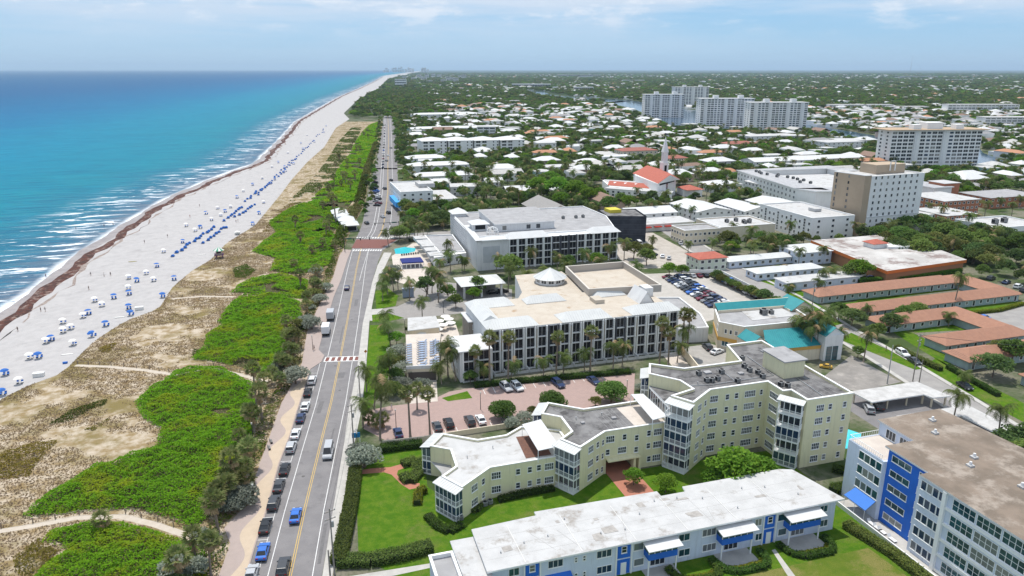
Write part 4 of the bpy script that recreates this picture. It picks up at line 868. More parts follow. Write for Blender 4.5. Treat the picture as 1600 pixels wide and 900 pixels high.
cp = thing('terrace_pavilion', (37, 214, 0), 'flat white pavilion roof beside the hotel forecourt', 'pavilion'); q = [G(x, y, 3.4) for x, y in [(637, 497), (681, 494), (688, 511), (637, 517)]]; slab_roof(cp, q, 3.5, roofwhite); walls(cp, poly_in(q, .4)[1], 0, 3.25, creamst)
# ================================================================== second grey hotel
Er = thing('hotel', (105, 315, 0), 'white and charcoal four-storey hotel with blank pale end wall and roof terrace', 'hotel'); landmark(105, 290, 'the charcoal-balconied hotel')
walls(Er, [(73.6, 284.6), (137.2, 285.6), (146.5, 318), (146, 346), (76.5, 347)], 0, 12.4, greywall)
flat_roof(Er, [(74.2, 292), (138, 290), (146.2, 318), (145.7, 345.6), (77, 346.5)], 12.42, roofgrey2, .35)
MB().prism([(86, 300), (113, 300), (116, 335), (88, 335)], 12.45, 15.6, greywall).build('penthouse_wall', Er); slab_roof(Er, [(85.5, 299.5), (113.5, 299.5), (116.5, 335.5), (87.5, 335.5)], 15.9, roofgrey2)
for u in (90, 101, 105.5): add_win(Er, (u, 300), 0, 14.0, 1.9, 1.9, 1, 1)
walls(Er, [(77, 304), (83.5, 304), (84, 312), (77.5, 312)], 12.45, 15.4, greywall, 'stair_head'); hip(Er, 77, 84, 304, 312, 15.4, 1.5, metalwhite, .6); MB().box(78, 82.5, 303.9, 304, 13.2, 15, dark).build('opening', Er)
hip(Er, 76, 83, 338, 346, 14, 2.2, metalwhite, .6); walls(Er, [(76.6, 338), (82.5, 338), (82.5, 346), (76.6, 346)], 12.45, 14, greywall, 'stair_head')
for poly in ([(73, 283.8), (86.4, 283.8), (86.4, 290.5), (79, 290.5)],): slab_roof(Er, poly, 12.9, metalwhite, .35)
for x0, x1 in ((86.8, 105.5), (124.2, 137.9)): hip(Er, x0 + .3, x1 - .3, 284.9, 291, 12.5, 2.2, metalwhite, .55, 'metal_roof', 2.5)
slab_roof(Er, [(72.9, 283.8), (75.5, 283.8), (78.3, 316), (75.4, 316)], 12.95, metalwhite, .3)
# ribbed dome frame on the roof terrace
dm = MB(); cx, cy = 83.5, 296
for k in range(8):
    a_ = math.pi * 2 * k / 8; dm.tube([(cx + 2.6 * math.cos(a_) * math.cos(e), cy + 2.6 * math.sin(a_) * math.cos(e), 13.6 + 2.2 * math.sin(e)) for e in np.linspace(0, math.pi / 2, 7)], .09, trimw, 5)
    dm.box(cx + 2.6 * math.cos(a_) - .07, cx + 2.6 * math.cos(a_) + .07, cy + 2.6 * math.sin(a_) - .07, cy + 2.6 * math.sin(a_) + .07, 12.45, 13.6, trimw)
for e in (0, .5, 1.0): dm.tube([(cx + 2.6 * math.cos(a_) * math.cos(e), cy + 2.6 * math.sin(a_) * math.cos(e), 13.6 + 2.2 * math.sin(e)) for a_ in np.linspace(0, 2 * math.pi, 17)], .08, trimw, 5, False)
dm.build('roof_gazebo', Er)
bay_grid(Er, (87.3, 284.8), (137, 285.6), .6, 3.0, 4, [(f / 13 + .005, (f + 1) / 13 - .005, 'dark' if f in (5, 6, 7) else 'b') for f in range(13)], .5, 3)
facade(Er, (76.5, 346), (73.7, 285), [2, 5, 8, 11], [((i + .5) / 18, 1.9, 2.0, 1, 1) for i in range(18)], simple=True, fm=greydark)
MB().add([(76.2, 284.55, 3.2), (83.4, 284.66, 3.2), (83.4, 284.66, 10), (76.2, 284.55, 10)], [(0, 1, 2, 3)], M('relief_panel', (.43, .45, .47), .9, (.50, .51, .525), .35, .6, .8)).build('relief_panel', Er)
for x, y in [(780, 340), (792, 345), (815, 343), (880, 340), (900, 339), (911, 338), (840, 338)]: ac_unit(*G(x, y, 13), 12.44, 1.3)
Qr = thing('scaffolded_building', (160, 322, 0), 'building wrapped in black mesh on scaffolding beside the charcoal-balconied hotel', 'building'); walls(Qr, [(147.5, 318), (163.5, 312.5), (167, 330), (150, 334)], 0, 12.4, creamst)
q = poly_in([(147.5, 318), (163.5, 312.5), (167, 330), (150, 334)], -.9)[1]; b = MB(); n = 4
b.add([(x, y, .2) for x, y in q] + [(x, y, 12.8) for x, y in q], [(i, (i + 1) % n, n + (i + 1) % n, n + i) for i in range(n)], M('black_netting', (.028, .032, .042), .9, (.05, .055, .07), .3, .3, 1)); b.build('netting', Qr)
for k in range(5): MB().bar((*Vector(q[0]), 2.4 * k + 1.5), (*Vector(q[1]), 2.4 * k + 1.5), .12, .12, greydark).build('scaffold_ledger', Qr)
slab_roof(Qr, [(147.5, 318), (163.5, 312.5), (167, 330), (150, 334)], 12.6, roofgrey); MB().box(151, 157, 324, 331, 12.6, 14.2, M('yellow_tarp', (.58, .48, .06), .8)).build('yellow_sheeting', Qr)
# ================================================================== teal and cream building
Fr = thing('commercial_building', (135, 176, 0), 'cream building with teal metal roofs and ochre band beside the side street', 'building'); landmark(135, 170, 'the teal-roofed cream building')
walls(Fr, [(119.5, 178), (124, 172), (147, 171), (150.5, 188), (125.5, 190)], 0, 7.6, creamst); flat_roof(Fr, [(119.5, 178), (124, 172), (147, 171), (150.5, 188), (125.5, 190)], 7.61, roofgrey2, .8, pm=creamst)
MB().prism([(131, 178), (146, 178), (147, 186), (133, 187)], 7.64, 7.72, roofwhite).build('white_roof_patch', Fr)
MB().add([(125, 187.2, 8.4), (151, 185.2, 8.4), (151, 187.6, 10.2), (125, 189.6, 10.2)], [(0, 1, 2, 3)], tealroof).build('teal_mansard', Fr); MB().bar((125, 189.8, 9.2), (151, 187.8, 9.2), .3, 2, creamst).build('back_parapet', Fr)
MB().bar((125, 187.3, 8.0), (148, 185.5, 8.0), .25, 1.0, creamst).build('back_parapet', Fr)
walls(Fr, [(147.2, 182), (155.5, 181), (156, 189), (148, 190)], 0, 8.2, creamst, 'tower_wall'); gable(Fr, 147.6, 155.8, 181.6, 189.4, 8.2, 2.6, tealroof, .3, 'y', 'teal_roof', creamst)
walls(Fr, [(124, 163.5), (143, 162), (144, 171), (124, 172)], 0, 4.6, creamst, 'front_wall')
MB().add([(125.3, 162.6, 4.5), (142.8, 161.6, 4.5), (142.8, 169.5, 7.4), (129.5, 170.5, 7.4)], [(0, 1, 2, 3)], tealroof).build('teal_roof', Fr)
for k in range(22): MB().bar((126 + k * .76, 162.6 - k * .045, 4.54), (129.8 + k * .59, 170.4 - k * .045, 7.43), .05, .05, tealroof).build('roof_seam', Fr)
gable(Fr, 121.6, 126.6, 164.5, 171, 6.2, 2.0, tealroof, .25, 'y', 'teal_dormer', creamst); walls(Fr, [(121.6, 164.5), (126.6, 164.4), (126.6, 171.5), (121.6, 171.5)], 0, 6.2, creamst, 'dormer_wall')
walls(Fr, [(143.01, 160.5), (148.8, 160.0), (149.5, 171), (144, 171.2)], 0, 7.6, white, 'porch_wall'); gable(Fr, 143.2, 149.2, 160.6, 171, 7.6, 2.2, tealroof, .25, 'y', 'porch_roof', white)
for p0, p1 in (((119.5, 178), (124, 172)), ((125.5, 190), (119.5, 178)), ((124, 163.45), (143, 161.95))):
    a, d, l, th = edge_frame(p0, p1); n = Vector((d.y, -d.x)).normalized() * .06; b = MB(); P, Q = a + n, Vector(p1) + n
    b.bar((*P, 3.4 if l < 15 else 3.9), (*Q, 3.4 if l < 15 else 3.9), .14, 1.1, ochre); b.build('ochre_band', Fr)
facade(Fr, (119.5, 178), (124, 172), [6.0], [(.3, .6, 1.2, 1, 1), (.5, .6, 1.2, 1, 1), (.72, .8, 1.2, 1, 1)]); facade(Fr, (125.5, 190), (119.5, 178), [6.2], [(.8, .8, 1.5, 2, 3), (.9, .8, 1.5, 2, 3)])
facade(Fr, (119.5, 178), (124, 172), [2.2], [(.3, 1.8, 1.6, 2, 1), (.75, 1.4, 1.6, 2, 1)], gm=tealglass)
facade(Fr, (143.01, 160.5), (148.8, 160), [2.2], [(.28, 1.5, 4.0, 1, 4), (.62, 1.5, 4.0, 1, 4)], fm=M('dark_teal', (.01, .12, .14), .5), gm=tealglass)
ac_unit(*G(1193, 490, 8), 7.65, 1.9); ac_unit(*G(1205, 489, 8), 7.65, 1.3)
lw = thing('annex', (113, 198, 0), 'low pale annex between the car park and the grey hotel', 'building'); walls(lw, [(108.5, 186), (120, 184), (124.5, 196), (127, 214), (114, 218)], 0, 4.2, greywall); flat_roof(lw, [(108.5, 186), (120, 184), (124.5, 196), (127, 214), (114, 218)], 4.22, roofgrey2, .4)
gw = thing('boundary_wall', (106, 165, 0), 'long cream garden wall beside the hotel ramp', 'wall'); MB().bar((107.5, 178.5, 1.3), (101.0, 150, 1.3), .3, 2.6, creamst).build('wall_panel', gw); sheet('hotel_ramp', [(97, 152), (101, 151.5), (107, 178), (101.5, 178)], .02, cream)
# carports
for k, (poly, lab) in enumerate((([(131, 136), (151.6, 136), (152.5, 126.5), (147.5, 127), (147, 129.2), (131.4, 129.4)], 'white gravelled carport roof, the longer one facing the yellow condominium'), ([(131.5, 121.8), (147.5, 121.5), (152.5, 126.3), (151.5, 106), (146.0, 106), (146.0, 117.4), (131.5, 117.8)], 'white angled carport roof alongside the side street'))):
    r = thing('carport', (poly[0][0], poly[0][1], 0), lab, 'carport', 'carports'); slab_roof(r, poly, 2.85, M('white_gravel', (.52, .51, .50), .95, (.42, .41, .40), .5, .3, 4), .28)
    for q in poly_in(poly, .6)[1]: MB().box(q[0] - .18, q[0] + .18, q[1] - .18, q[1] + .18, 0, 2.57, creamst).build('post', r)
    for f in (.33, .66): x = poly[0][0] + 18 * f; MB().box(x - .15, x + .15, poly[0][1] - 6 if k == 0 else poly[0][1] - 3, poly[0][1] - 5.7 if k == 0 else poly[0][1] - 2.7, 0, 2.57, creamst).build('post', r)
# terracotta motels
def motel(name, lab, rects, u, v):
    r = thing('motel', (u, v, 0), lab, 'motel', 'tile-roofed motel courts'); landmark(u, v, name)
    for x0, x1, y0, y1 in rects:
        walls(r, [(x0, y0), (x1, y0), (x1, y1), (x0, y1)], 0, 2.7, mint); hip(r, x0, x1, y0, y1, 2.75, 2.0, terra, .8, 'tiled_roof')
        if x1 - x0 > y1 - y0:
            n = int((x1 - x0) / 3.2); facade(r, (x0, y0), (x1, y0), [1.5], [((i + .5) / n, 1.0, 1.1 if i % 3 else 1.9, 1, 1, 0 if i % 3 else -.35) for i in range(n)], simple=True)
    return r
motel('the northernmost tile-roofed motel', 'long motel court with two terracotta tile wings joined at the far end', [(178, 240.5, 205.8, 213.6), (178.5, 249, 187.0, 194.5), (241, 250, 188.5, 213.4)], 190, 200)
motel('the middle tile-roofed motel', 'U-shaped motel court with terracotta tile roof round a small green', [(177, 207.5, 174, 181.8), (181, 213.5, 154.6, 162), (205, 214, 155.6, 181.5)], 190, 168)
motel('the near tile-roofed motel', 'single low motel wing with terracotta tile roof beside the side street', [(176.6, 208, 142.8, 150.6)], 185, 147); motel('the tile-roofed cottage', 'small terracotta roofed wing at the picture edge by the side street', [(182, 200, 124.5, 131.5)], 186, 128)
# large flat roof with orange fascia
Ir = thing('flat_building', (240, 245, 0), 'large single-storey building with stained white flat roof and orange fascia', 'building'); landmark(240, 222, 'the orange-edged flat building')
ip = [(218, 217), (262.3, 221.5), (269, 250), (264, 270), (225.5, 270), (222, 245)]; walls(Ir, poly_in(ip, .8)[1], 0, 4.6, M('dim_orange', (.40, .20, .11), .9)); slab_roof(Ir, ip, 5.9, M('stained_roof', (.52, .50, .48), .9, (.40, .38, .36), .12, .2, 4, stain=(.235, .185, .17), sscale=.09, slo=.50, shi=.62), 1.3, M('orange_fascia', (.56, .16, .04), .8))
MB().box(240, 247, 248, 254, 5.9, 8, white).build('roof_lantern', Ir); hip(Ir, 240, 247, 248, 254, 8, 1.4, redtile, .6, 'lantern_roof'); MB().prism([(246, 246), (258, 243), (259, 250), (247, 254)], 5.92, 6.9, white).build('roof_plant', Ir)
# low white villas with hipped and flat roofs
def low(name, lab, x0, x1, y0, y1, h, mat, roofm, kind='flat', rh=1.5, nwin=6, group='low white villas', cat='house', rz=0.):
    cx, cy = (x0 + x1) / 2, (y0 + y1) / 2; r = thing(name, (cx, cy, 0), lab, cat, group)
    walls(r, [(x0, y0), (x1, y0), (x1, y1), (x0, y1)], 0, h, mat)
    if kind == 'flat': slab_roof(r, [(x0 - .5, y0 - .5), (x1 + .5, y0 - .5), (x1 + .5, y1 + .5), (x0 - .5, y1 + .5)], h + .25, roofm)
    elif kind == 'hip': hip(r, x0, x1, y0, y1, h, rh, roofm, .6)
    elif kind == 'para': flat_roof(r, [(x0, y0), (x1, y0), (x1, y1), (x0, y1)], h + .03, roofm, .5, pm=mat)
    else: gable(r, x0, x1, y0, y1, h, rh, roofm, .5, kind[-1], 'roof', mat)
    nf = max(1, int(h / 2.7))
    if nwin:
        for p0, p1, n in (((x0, y0), (x1, y0), nwin), ((x0, y1), (x0, y0), max(1, int(nwin * (y1 - y0) / (x1 - x0))))):
            facade(r, p0, p1, [h / nf * (k + .52) for k in range(nf)], [((i + .5) / n, min(1.4, .5 * math.dist(p0, p1) / n), 1.15, 1, 1) for i in range(n)], simple=True)
    if rz: r.rotation_euler = (0, 0, rz)
    return r
landmark(190, 250, 'the white villa court')
low('villa', 'white villa with shallow grey hipped roof, farthest in the court', 175, 208, 257, 264.5, 3, paleblue, metalroof, 'hip', 1.2, 9); low('villa', 'white villa in mid court between two lawns', 175, 206, 237.6, 245, 3, paleblue, metalroof, 'hip', 1.2, 9)
low('villa', 'flat-roofed white villa nearest the palm hedge', 176.5, 210, 221.5, 228.5, 3.3, paleblue, roofwhite, 'flat', 1, 6); low('villa', 'two-storey white villa beside the tan tower annex', 206, 222, 252, 266, 5.6, paleblue, metalroof, 'hip', 1.3, 4)
# tan and white tower with its annex
Kr = thing('office_tower', (290, 297, 0), 'ten-storey tower with tan and white faces rising over the low villas', 'tower'); landmark(290, 290, 'the tan and white tower')
tanp = M('tan_paint', (.44, .345, .25), .85, (.41, .32, .23), .2); towerw = M('tower_white', (.81, .805, .79), .8, (.78, .775, .765), .2, streak=.14)
walls(Kr, [(271, 291.5), (274.5, 291.2), (274.5, 312), (267.5, 309)], 0, 30.2, tanp, 'tan_wall'); walls(Kr, [(274.5, 291), (309.5, 293.5), (306, 312), (274.51, 312)], 0, 29.4, towerw, 'white_wall')
flat_roof(Kr, [(274.6, 291), (309.5, 293.5), (306, 312), (274.6, 312)], 29.41, roofwhite, .4, pm=towerw); MB().prism([(284, 299), (303, 300), (302, 310), (284, 310)], 29.45, 34, tanp).build('plant_room', Kr); slab_roof(Kr, [(267.3, 309), (271, 291), (274.6, 291), (274.6, 312.4)], 30.4, roofwhite)
facade(Kr, (274.5, 291), (309.5, 293.5), [4.5 + 3.05 * k for k in range(9)], [(.08 + i * .112, 1.1, 1.4, 1, 1) for i in range(8)], simple=True, fm=towerw)
facade(Kr, (267.5, 309), (271, 291.5), [4.5 + 3.05 * k for k in range(9)], [(.5, 1.0, 1.4, 1, 1), (.1, .9, 2.0, 1, 1)], simple=True, fm=tanp)
MB().bar((274.5, 290.9, 9.6), (309.5, 293.4, 9.6), .3, .35, white).build('string_course', Kr); walls(Kr, [(306, 292), (322, 296), (320, 308), (306, 308)], 0, 7.5, towerw, 'low_wing'); slab_roof(Kr, [(306, 292), (322.4, 295.6), (320.4, 308.4), (306, 308)], 7.8, roofwhite)
facade(Kr, (309.7, 293), (321.5, 296), [2.5, 5.2], [(.2, .9, 1.2, 1, 1), (.5, .9, 1.2, 1, 1), (.8, .9, 1.2, 1, 1)], simple=True, fm=towerw)
fr_ = MB()
for x in (0, 3): fr_.box(292 + x, 292.4 + x, 298.4, 298.8, 31, 36, white)
fr_.box(292, 295.4, 298.4, 298.8, 35.6, 36, white); fr_.build('roof_frame', Kr)
r = low('office_annex', 'four-storey white annex with small square windows left of the tan tower', 241.5, 266.5, 290, 331, 10.8, towerw, roofwhite, 'para', 1, 3, 'offices', 'building'); facade(r, (241.5, 331), (241.5, 290), [2.4, 5.2, 8.2], [((i + .5) / 12, 1.2, 1.3, 1, 1) for i in range(12)], simple=True, fm=towerw)
MB().box(255, 259, 305, 310, 11, 12.4, roofwhite).build('roof_plant', r)
# courtyard building
Lr = thing('hotel', (340, 415, 0), 'white courtyard inn with grey roofs and deep eaves behind the annex', 'hotel'); landmark(330, 400, 'the courtyard inn')
for q in ([(296, 372), (310, 362), (325, 450), (311, 456)], [(311, 456), (325, 450), (392, 444), (390, 458)], [(296, 372), (300, 360), (345, 348), (350, 362)], [(378, 350), (392, 350), (392, 444), (378, 444)]):
    walls(Lr, q, 0, 10.5, towerw); slab_roof(Lr, poly_in(q, -.8)[1], 11.0, M('grey_tile_roof', (.33, .33, .345), .8, (.42, .42, .43), .5, .3, 3), .5)
facade(Lr, (311, 456), (296, 372), [2, 5.2, 8.4], [((i + .5) / 17, 1.7, 1.5, 2, 1) for i in range(17)], simple=True); facade(Lr, (296, 372), (345, 349), [2, 5.2, 8.4], [((i + .5) / 9, 1.7, 1.5, 2, 1) for i in range(9)], simple=True)
walls(Lr, [(300, 362), (318, 356), (320, 370), (303, 374)], 0, 9.5, towerw, 'front_wing'); MB().prism([(326, 380), (376, 372), (376, 440), (328, 446)], 0, 7.5, roofwhite).build('courtyard_roof', Lr)
for k in range(12): ac_unit(312 + rng.random() * 9, 385 + k * 5.2, 11.0, 1.6)
# church
Mr = thing('church', (240, 440, 0), 'white church with red tile gable, slim steeple and long side wing', 'church'); landmark(240, 430, 'the red-roofed church')
walls(Mr, [(226, 416), (248, 432), (262, 474), (236, 470), (230, 455)], 0, 10.6, towerw); b = MB()
walls(Mr, [(201, 440), (232, 409), (236, 415), (207, 446)], 0, 5.2, towerw, 'wing_wall'); slab_roof(Mr, [(200.5, 440), (232, 408.4), (237, 415), (207, 446.5)], 5.5, roofwhite)
c0, c1, c2, c3 = (226, 416), (250, 430), (262, 474), (233, 466); R0, R1 = (237.5, 421.5), (246.5, 470.5)
b.add([(*c0, 10.5), (*c1, 10.5), (*c2, 10.5), (*c3, 10.5), (*R0, 15), (*R1, 15)], [(1, 2, 5, 4), (3, 0, 4, 5)], redtile); b.build('nave_roof', Mr); MB().add([(*c0, 10.4), (*c1, 10.4), (*R0, 14.9)], [(0, 1, 2)], towerw).build('gable_wall', Mr)
a, d, l, th = edge_frame(c0, (248, 432)); add_win(Mr, a + d * .5, th, 6.5, 2.6, 7, 2, 3, simple=True); MB().bar((*(a + d * .1), 9.6), (*(a + d * .9), 9.6), .25, 1.0, dark).build('lunette', Mr)
facade(Mr, (201, 440), (232, 409), [3.4, 1.4], [((i + .5) / 12, 1.5, 1.2, 1, 1) for i in range(12)], simple=True)
su, sv = 258.5, 468; s = MB(); s.box(su - 2.2, su + 2.2, sv - 2.2, sv + 2.2, 0, 17, towerw); st_ = s.build('steeple', Mr); s = MB(); s.box(su - 1.7, su + 1.7, sv - 1.7, sv + 1.7, 17, 24, white); s.add([(su - 2, sv - 2, 24), (su + 2, sv - 2, 24), (su + 2, sv + 2, 24), (su - 2, sv + 2, 24), (su, sv, 35)], [(0, 1, 4), (1, 2, 4), (2, 3, 4), (3, 0, 4)], white); s.build('spire', st_); MB().box(su - .9, su + .9, sv - 2.25, sv - 2.2, 10, 15, dark).build('belfry_opening', st_)
walls(Mr, [(207, 447), (237, 417), (240, 452), (214, 474)], 0, 5.4, towerw, 'hall_wall'); MB().add([(207, 450, 5.6), (232, 424, 5.6), (236, 432, 7.4), (212, 458, 7.4)], [(0, 1, 2, 3)], redtile).build('hall_roof', Mr); slab_roof(Mr, [(212, 458), (236, 432), (240, 452), (215, 474)], 5.9, roofwhite)
for k in range(4):
    p = Vector((212.5, 451.5)).lerp(Vector((228, 435.5)), k / 3); MB().add([(p.x - .5, p.y - 1.2, 6.25), (p.x + 1.6, p.y - 1, 6.3), (p.x + 2.2, p.y + 1.2, 7.2), (p.x + .2, p.y + 1.4, 7.1)], [(0, 1, 2, 3)], white).build('skylight', Mr)
walls(Mr, [(250, 425), (261, 420), (263, 432), (252, 437)], 0, 4.5, towerw, 'porch_wall'); hip(Mr, 250.5, 262.5, 421, 435, 4.6, 2.2, redtile, .5, 'porch_roof')
# four-storey white condominium by the coast road and its neighbours
Nr = thing('apartment_building', (185, 735, 0), 'long white four-storey condominium of four linked blocks near the coast road', 'apartment building'); landmark(185, 715, 'the long white condominium')
for k in range(4):
    x0 = 133 + k * 25.5; x1 = x0 + 24; dv = -k * 4; walls(Nr, [(x0, 722 + dv), (x1, 720 + dv), (x1, 748 + dv), (x0, 750 + dv)], 0, 12.6, towerw); hip(Nr, x0, x1, 721 + dv, 749 + dv, 12.6, 2.8, metalwhite, .9)
    facade(Nr, (x0, 722 + dv), (x1, 720 + dv), [1.7, 4.8, 7.9, 11.0], [(.14, 4.2, 1.9, 2, 1), (.40, 4.2, 1.9, 2, 1), (.78, 1.2, 1.5, 1, 1), (.95, 1.4, 1.5, 1, 1)], simple=True)
    MB().box(x1 + .01, x1 + 1.48, 728 + dv, 740 + dv, 0, 12, towerw).build('link_wall', Nr)
Or = low('corner_building', 'white four-storey corner building beside the coast road with blue awning', 64.5, 83.5, 424, 466, 11.2, towerw, roofwhite, 'para', 1, 4, None, 'building'); landmark(72, 424, 'the white corner building')
MB().box(83.6, 99, 428, 462, 0, 5.5, towerw).build('side_wing_wall', Or); slab_roof(Or, [(83.5, 427.6), (99.4, 427.6), (99.4, 462.4), (83.5, 462.4)], 5.8, roofwhite); MB().box(78, 88, 440, 452, 11.2, 13.6, roofwhite).build('roof_plant', Or)
MB().box(61.8, 64.45, 426, 452, 2.5, 5.6, M('sky_blue_awning', (.06, .33, .70), .7)).build('awning', Or)
low('office', 'cream two-storey block with flat roof behind the gravel yard', 178.5, 198, 300, 312.5, 6.6, creamst, roofgrey2, 'para', 1, 8, 'cream offices', 'building'); low('office', 'cream block with white patched flat roof and roof plant', 198.4, 229, 300.5, 323, 6.8, creamst, roofwhite, 'para', 1, 0, 'cream offices', 'building')
landmark(205, 300, 'the cream office blocks')
for k in range(6): ac_unit(203 + rng.random() * 22, 304 + rng.random() * 14, 6.85, 1.7)
brickw = M('orange_brick', (.42, .17, .095), .85, (.37, .15, .085), .5, .1, 5); landmark(345, 305, 'the orange brick offices')
low('brick_office', 'long orange brick office with strip windows left of the white modern block', 331, 352, 296, 318, 6.0, brickw, roofwhite, 'flat', 1, 7, 'orange brick offices', 'building'); low('brick_office', 'taller orange brick office standing behind the long one', 352.5, 378, 318, 345, 9, brickw, roofwhite, 'flat', 1, 8, 'orange brick offices', 'building'); low('brick_office', 'orange brick stair block above the brick offices', 388, 400, 352, 364, 12.5, brickw, roofwhite, 'flat', 1, 0, 'orange brick offices', 'building'); low('brick_office', 'low orange brick wing with arched openings at the picture edge', 400.5, 440, 330, 352, 6.5, brickw, roofgrey2, 'flat', 1, 9, 'orange brick offices', 'building')
r = low('modern_office', 'white modern office with a dark ribbon window at the picture edge', 320, 352, 258, 281, 7.4, towerw, roofwhite, 'para', 1, 0, None, 'building'); MB().box(326, 352.05, 257.9, 258, 3.2, 5.6, glass).build('ribbon_window', r); landmark(330, 262, 'the white modern office'); ac_unit(331, 268, 7.45, 2.4); ac_unit(338, 269, 7.45, 2.4)
low('cottage', 'red-roofed cream cottage between the car park and gravel yard', 160, 173, 256, 266, 5.4, M('mint_cream', (.60, .64, .54), .85), redtile, 'hip', 1.6, 4, None); landmark(166, 256, 'the red-roofed cottage')
for k, (x0, x1, y0, y1) in enumerate(((176, 204, 352, 371), (214, 236, 348, 378), (240, 258, 342, 372), (262, 286, 344, 374))):
    low('flats', ['wide white gabled hall behind the gravel yard', 'white gabled flats second from the gravel yard', 'white two-storey flats with balcony behind the cream offices', 'cream gabled flats nearest the tower annex'][k], x0, x1, y0, y1, 5.4, towerw, metalwhite, 'gable_y' if k else 'gable_x', 2.0, 5, 'white gabled flats', 'building')
r = low('shop_row', 'low white shop row with red awnings behind the gravel yard', 171, 203, 333, 348, 3.6, towerw, roofwhite, 'flat', 1, 0, None, 'shop')
for k in range(3): MB().box(174 + k * 6, 178 + k * 6, 331.2, 333, 2.2, 2.7, M('red_canvas', (.55, .06, .04), .8)).build('awning', r)
low('barn_hall', 'grey-roofed hall with broad gable behind the charcoal-balconied hotel', 132, 152, 368, 404, 5, tanwall, M('grey_shingle', (.30, .285, .275), .9, (.26, .25, .24), 1), 'gable_y', 4.5, 3, None, 'building'); low('shop', 'ochre shop with pale roof in front of the grey-roofed hall', 128, 150, 358, 367, 4, M('ochre_wall', (.52, .33, .11), .85), creamst, 'flat', 1, 5, None, 'shop')
# pool bar and pavilions round the beach hotel
pb = thing('pool_bar', (62, 310, 0), 'low white pool building with stepped roofs beside the turquoise pool', 'building'); landmark(60, 315, 'the white pool building')
walls(pb, [(58, 296), (72.8, 300), (75, 336), (60, 340)], 0, 4.2, towerw); flat_roof(pb, [(61.5, 302), (72.6, 302), (74.8, 335.5), (62, 338)], 4.22, roofgrey2, .4)
for k in range(5): MB().box(56.6 - k * .1, 62.3, 298 + k * 8.2, 304.6 + k * 8.2, 3.4 + .15 * (k % 2), 4.5 + .2 * (k % 3), roofwhite).build('roof_canopy', pb)
facade(pb, (58, 296), (72.8, 300), [1.8], [(.2, 1.6, 2.2, 1, 1), (.45, 1.6, 2.2, 1, 1), (.7, .9, 1.4, 1, 1)], simple=True)
nv = thing('cabana_row', (50, 296, 0), 'row of cabanas under a navy canvas roof beside the turquoise pool', 'cabana'); q = [G(x, y, 2.6) for x, y in [(625, 404), (657, 402), (662, 409), (628, 411)]]; slab_roof(nv, q, 2.7, M('navy_canvas', (.012, .022, .15), .8), .5, MATS['navy_canvas'])
for c in q + [tuple(Vector(q[3]).lerp(Vector(q[2]), f)) for f in (.2, .4, .6, .8)]: MB().box(c[0] - .12, c[0] + .12, c[1] - .12, c[1] + .12, 0, 2.2, trimw).build('post', nv)
for x in range(8): lounger(*G(628 + x * 3.6, 399 - x * .4), .03, R(170), 'loungers by the hotel pool', 'dark lounger beside the turquoise pool', greydark)
bpv = thing('beach_pavilion', (31, 392, 0), 'white beach pavilion with tiered metal roofs at the end of the dune', 'pavilion'); landmark(31, 388, 'the white beach pavilion')
for k in range(4):
    v0 = 378 + k * 11; u0 = 27.3 - k * .9; walls(bpv, [(u0 + .8, v0 + .8), (u0 + 7.2, v0 + .8), (u0 + 7.2, v0 + 10), (u0 + .8, v0 + 10)], 0, 3.0 + (k % 2) * .5, towerw); hip(bpv, u0, u0 + 8, v0, v0 + 10.6, 3.3 + (k % 2) * .5, 1.9, metalwhite, .35)
MB().box(28.5, 34.2, 378.7, 378.79, .3, 2.6, dark).build('opening', bpv)
# far waterfront towers
def tower(lab, u0, v0, w, d, h, nfl, ncol, pat, gap=0, name='residential_tower', mirror=False, rz=0.):
    r = thing(name, (u0 + w / 2, v0 + d / 2, 0), lab, 'tower', 'waterfront towers'); walls(r, [(u0, v0), (u0 + w, v0), (u0 + w, v0 + d), (u0, v0 + d)], 0, h, towerw); slab_roof(r, [(u0 - 1, v0 - 1), (u0 + w + 1, v0 - 1), (u0 + w + 1, v0 + d + 1), (u0 - 1, v0 + d + 1)], h + .7, roofwhite, .7)
    for f in (.25, .72): MB().box(u0 + w * f, u0 + w * f + 7, v0 + 3, v0 + 10, h + .7, h + 5, towerw).build('plant_room', r)
    fh = h / nfl; cw = w / ncol
    for c in range(ncol):
        k = pat[c % len(pat)]
        if k == '.':
            b = MB().box(u0 + c * cw, u0 + c * cw + cw * .5, v0 - .7, v0, 0, h, white); b.build('pilaster', r); continue
        facade(r, (u0 + c * cw, v0), (u0 + (c + 1) * cw, v0), [fh * (i + .52) for i in range(nfl)], [(.5, cw * (.80 if k == 'w' else .66), fh * (.62 if k == 'w' else .55), 2 if k == 'w' else 1, 1)], simple=True, gm=blueglass if k == 'b' else glass)
    facade(r, (u0, v0 + d), (u0, v0), [fh * (i + .52) for i in range(nfl)], [(.25, 2.6, fh * .5, 1, 1), (.7, 2.6, fh * .5, 1, 1)], simple=True)
    if rz: r.rotation_euler = (0, 0, rz)
    return r
tower('white residential tower with blue glass nearest the canal bend', 606, 1165, 68, 22, 38, 11, 16, 'ww.bww.w', rz=-R(14)); landmark(640, 1165, 'the canal-bend tower'); tower('blue-grey residential tower standing behind the canal-bend tower', 860, 1515, 78, 26, 41, 13, 12, 'bb.w', rz=-R(14))
tower('tall white tower with grey balcony columns, first of the close pair', 585, 950, 78, 22, 39, 13, 16, 'w.wwbbw.w', rz=-R(14)); landmark(625, 950, 'the pair of white towers'); tower('tall white tower with pale blue columns, second of the close pair', 604, 857, 78, 22, 37, 13, 16, 'w.bbw.wwb', rz=-R(14))
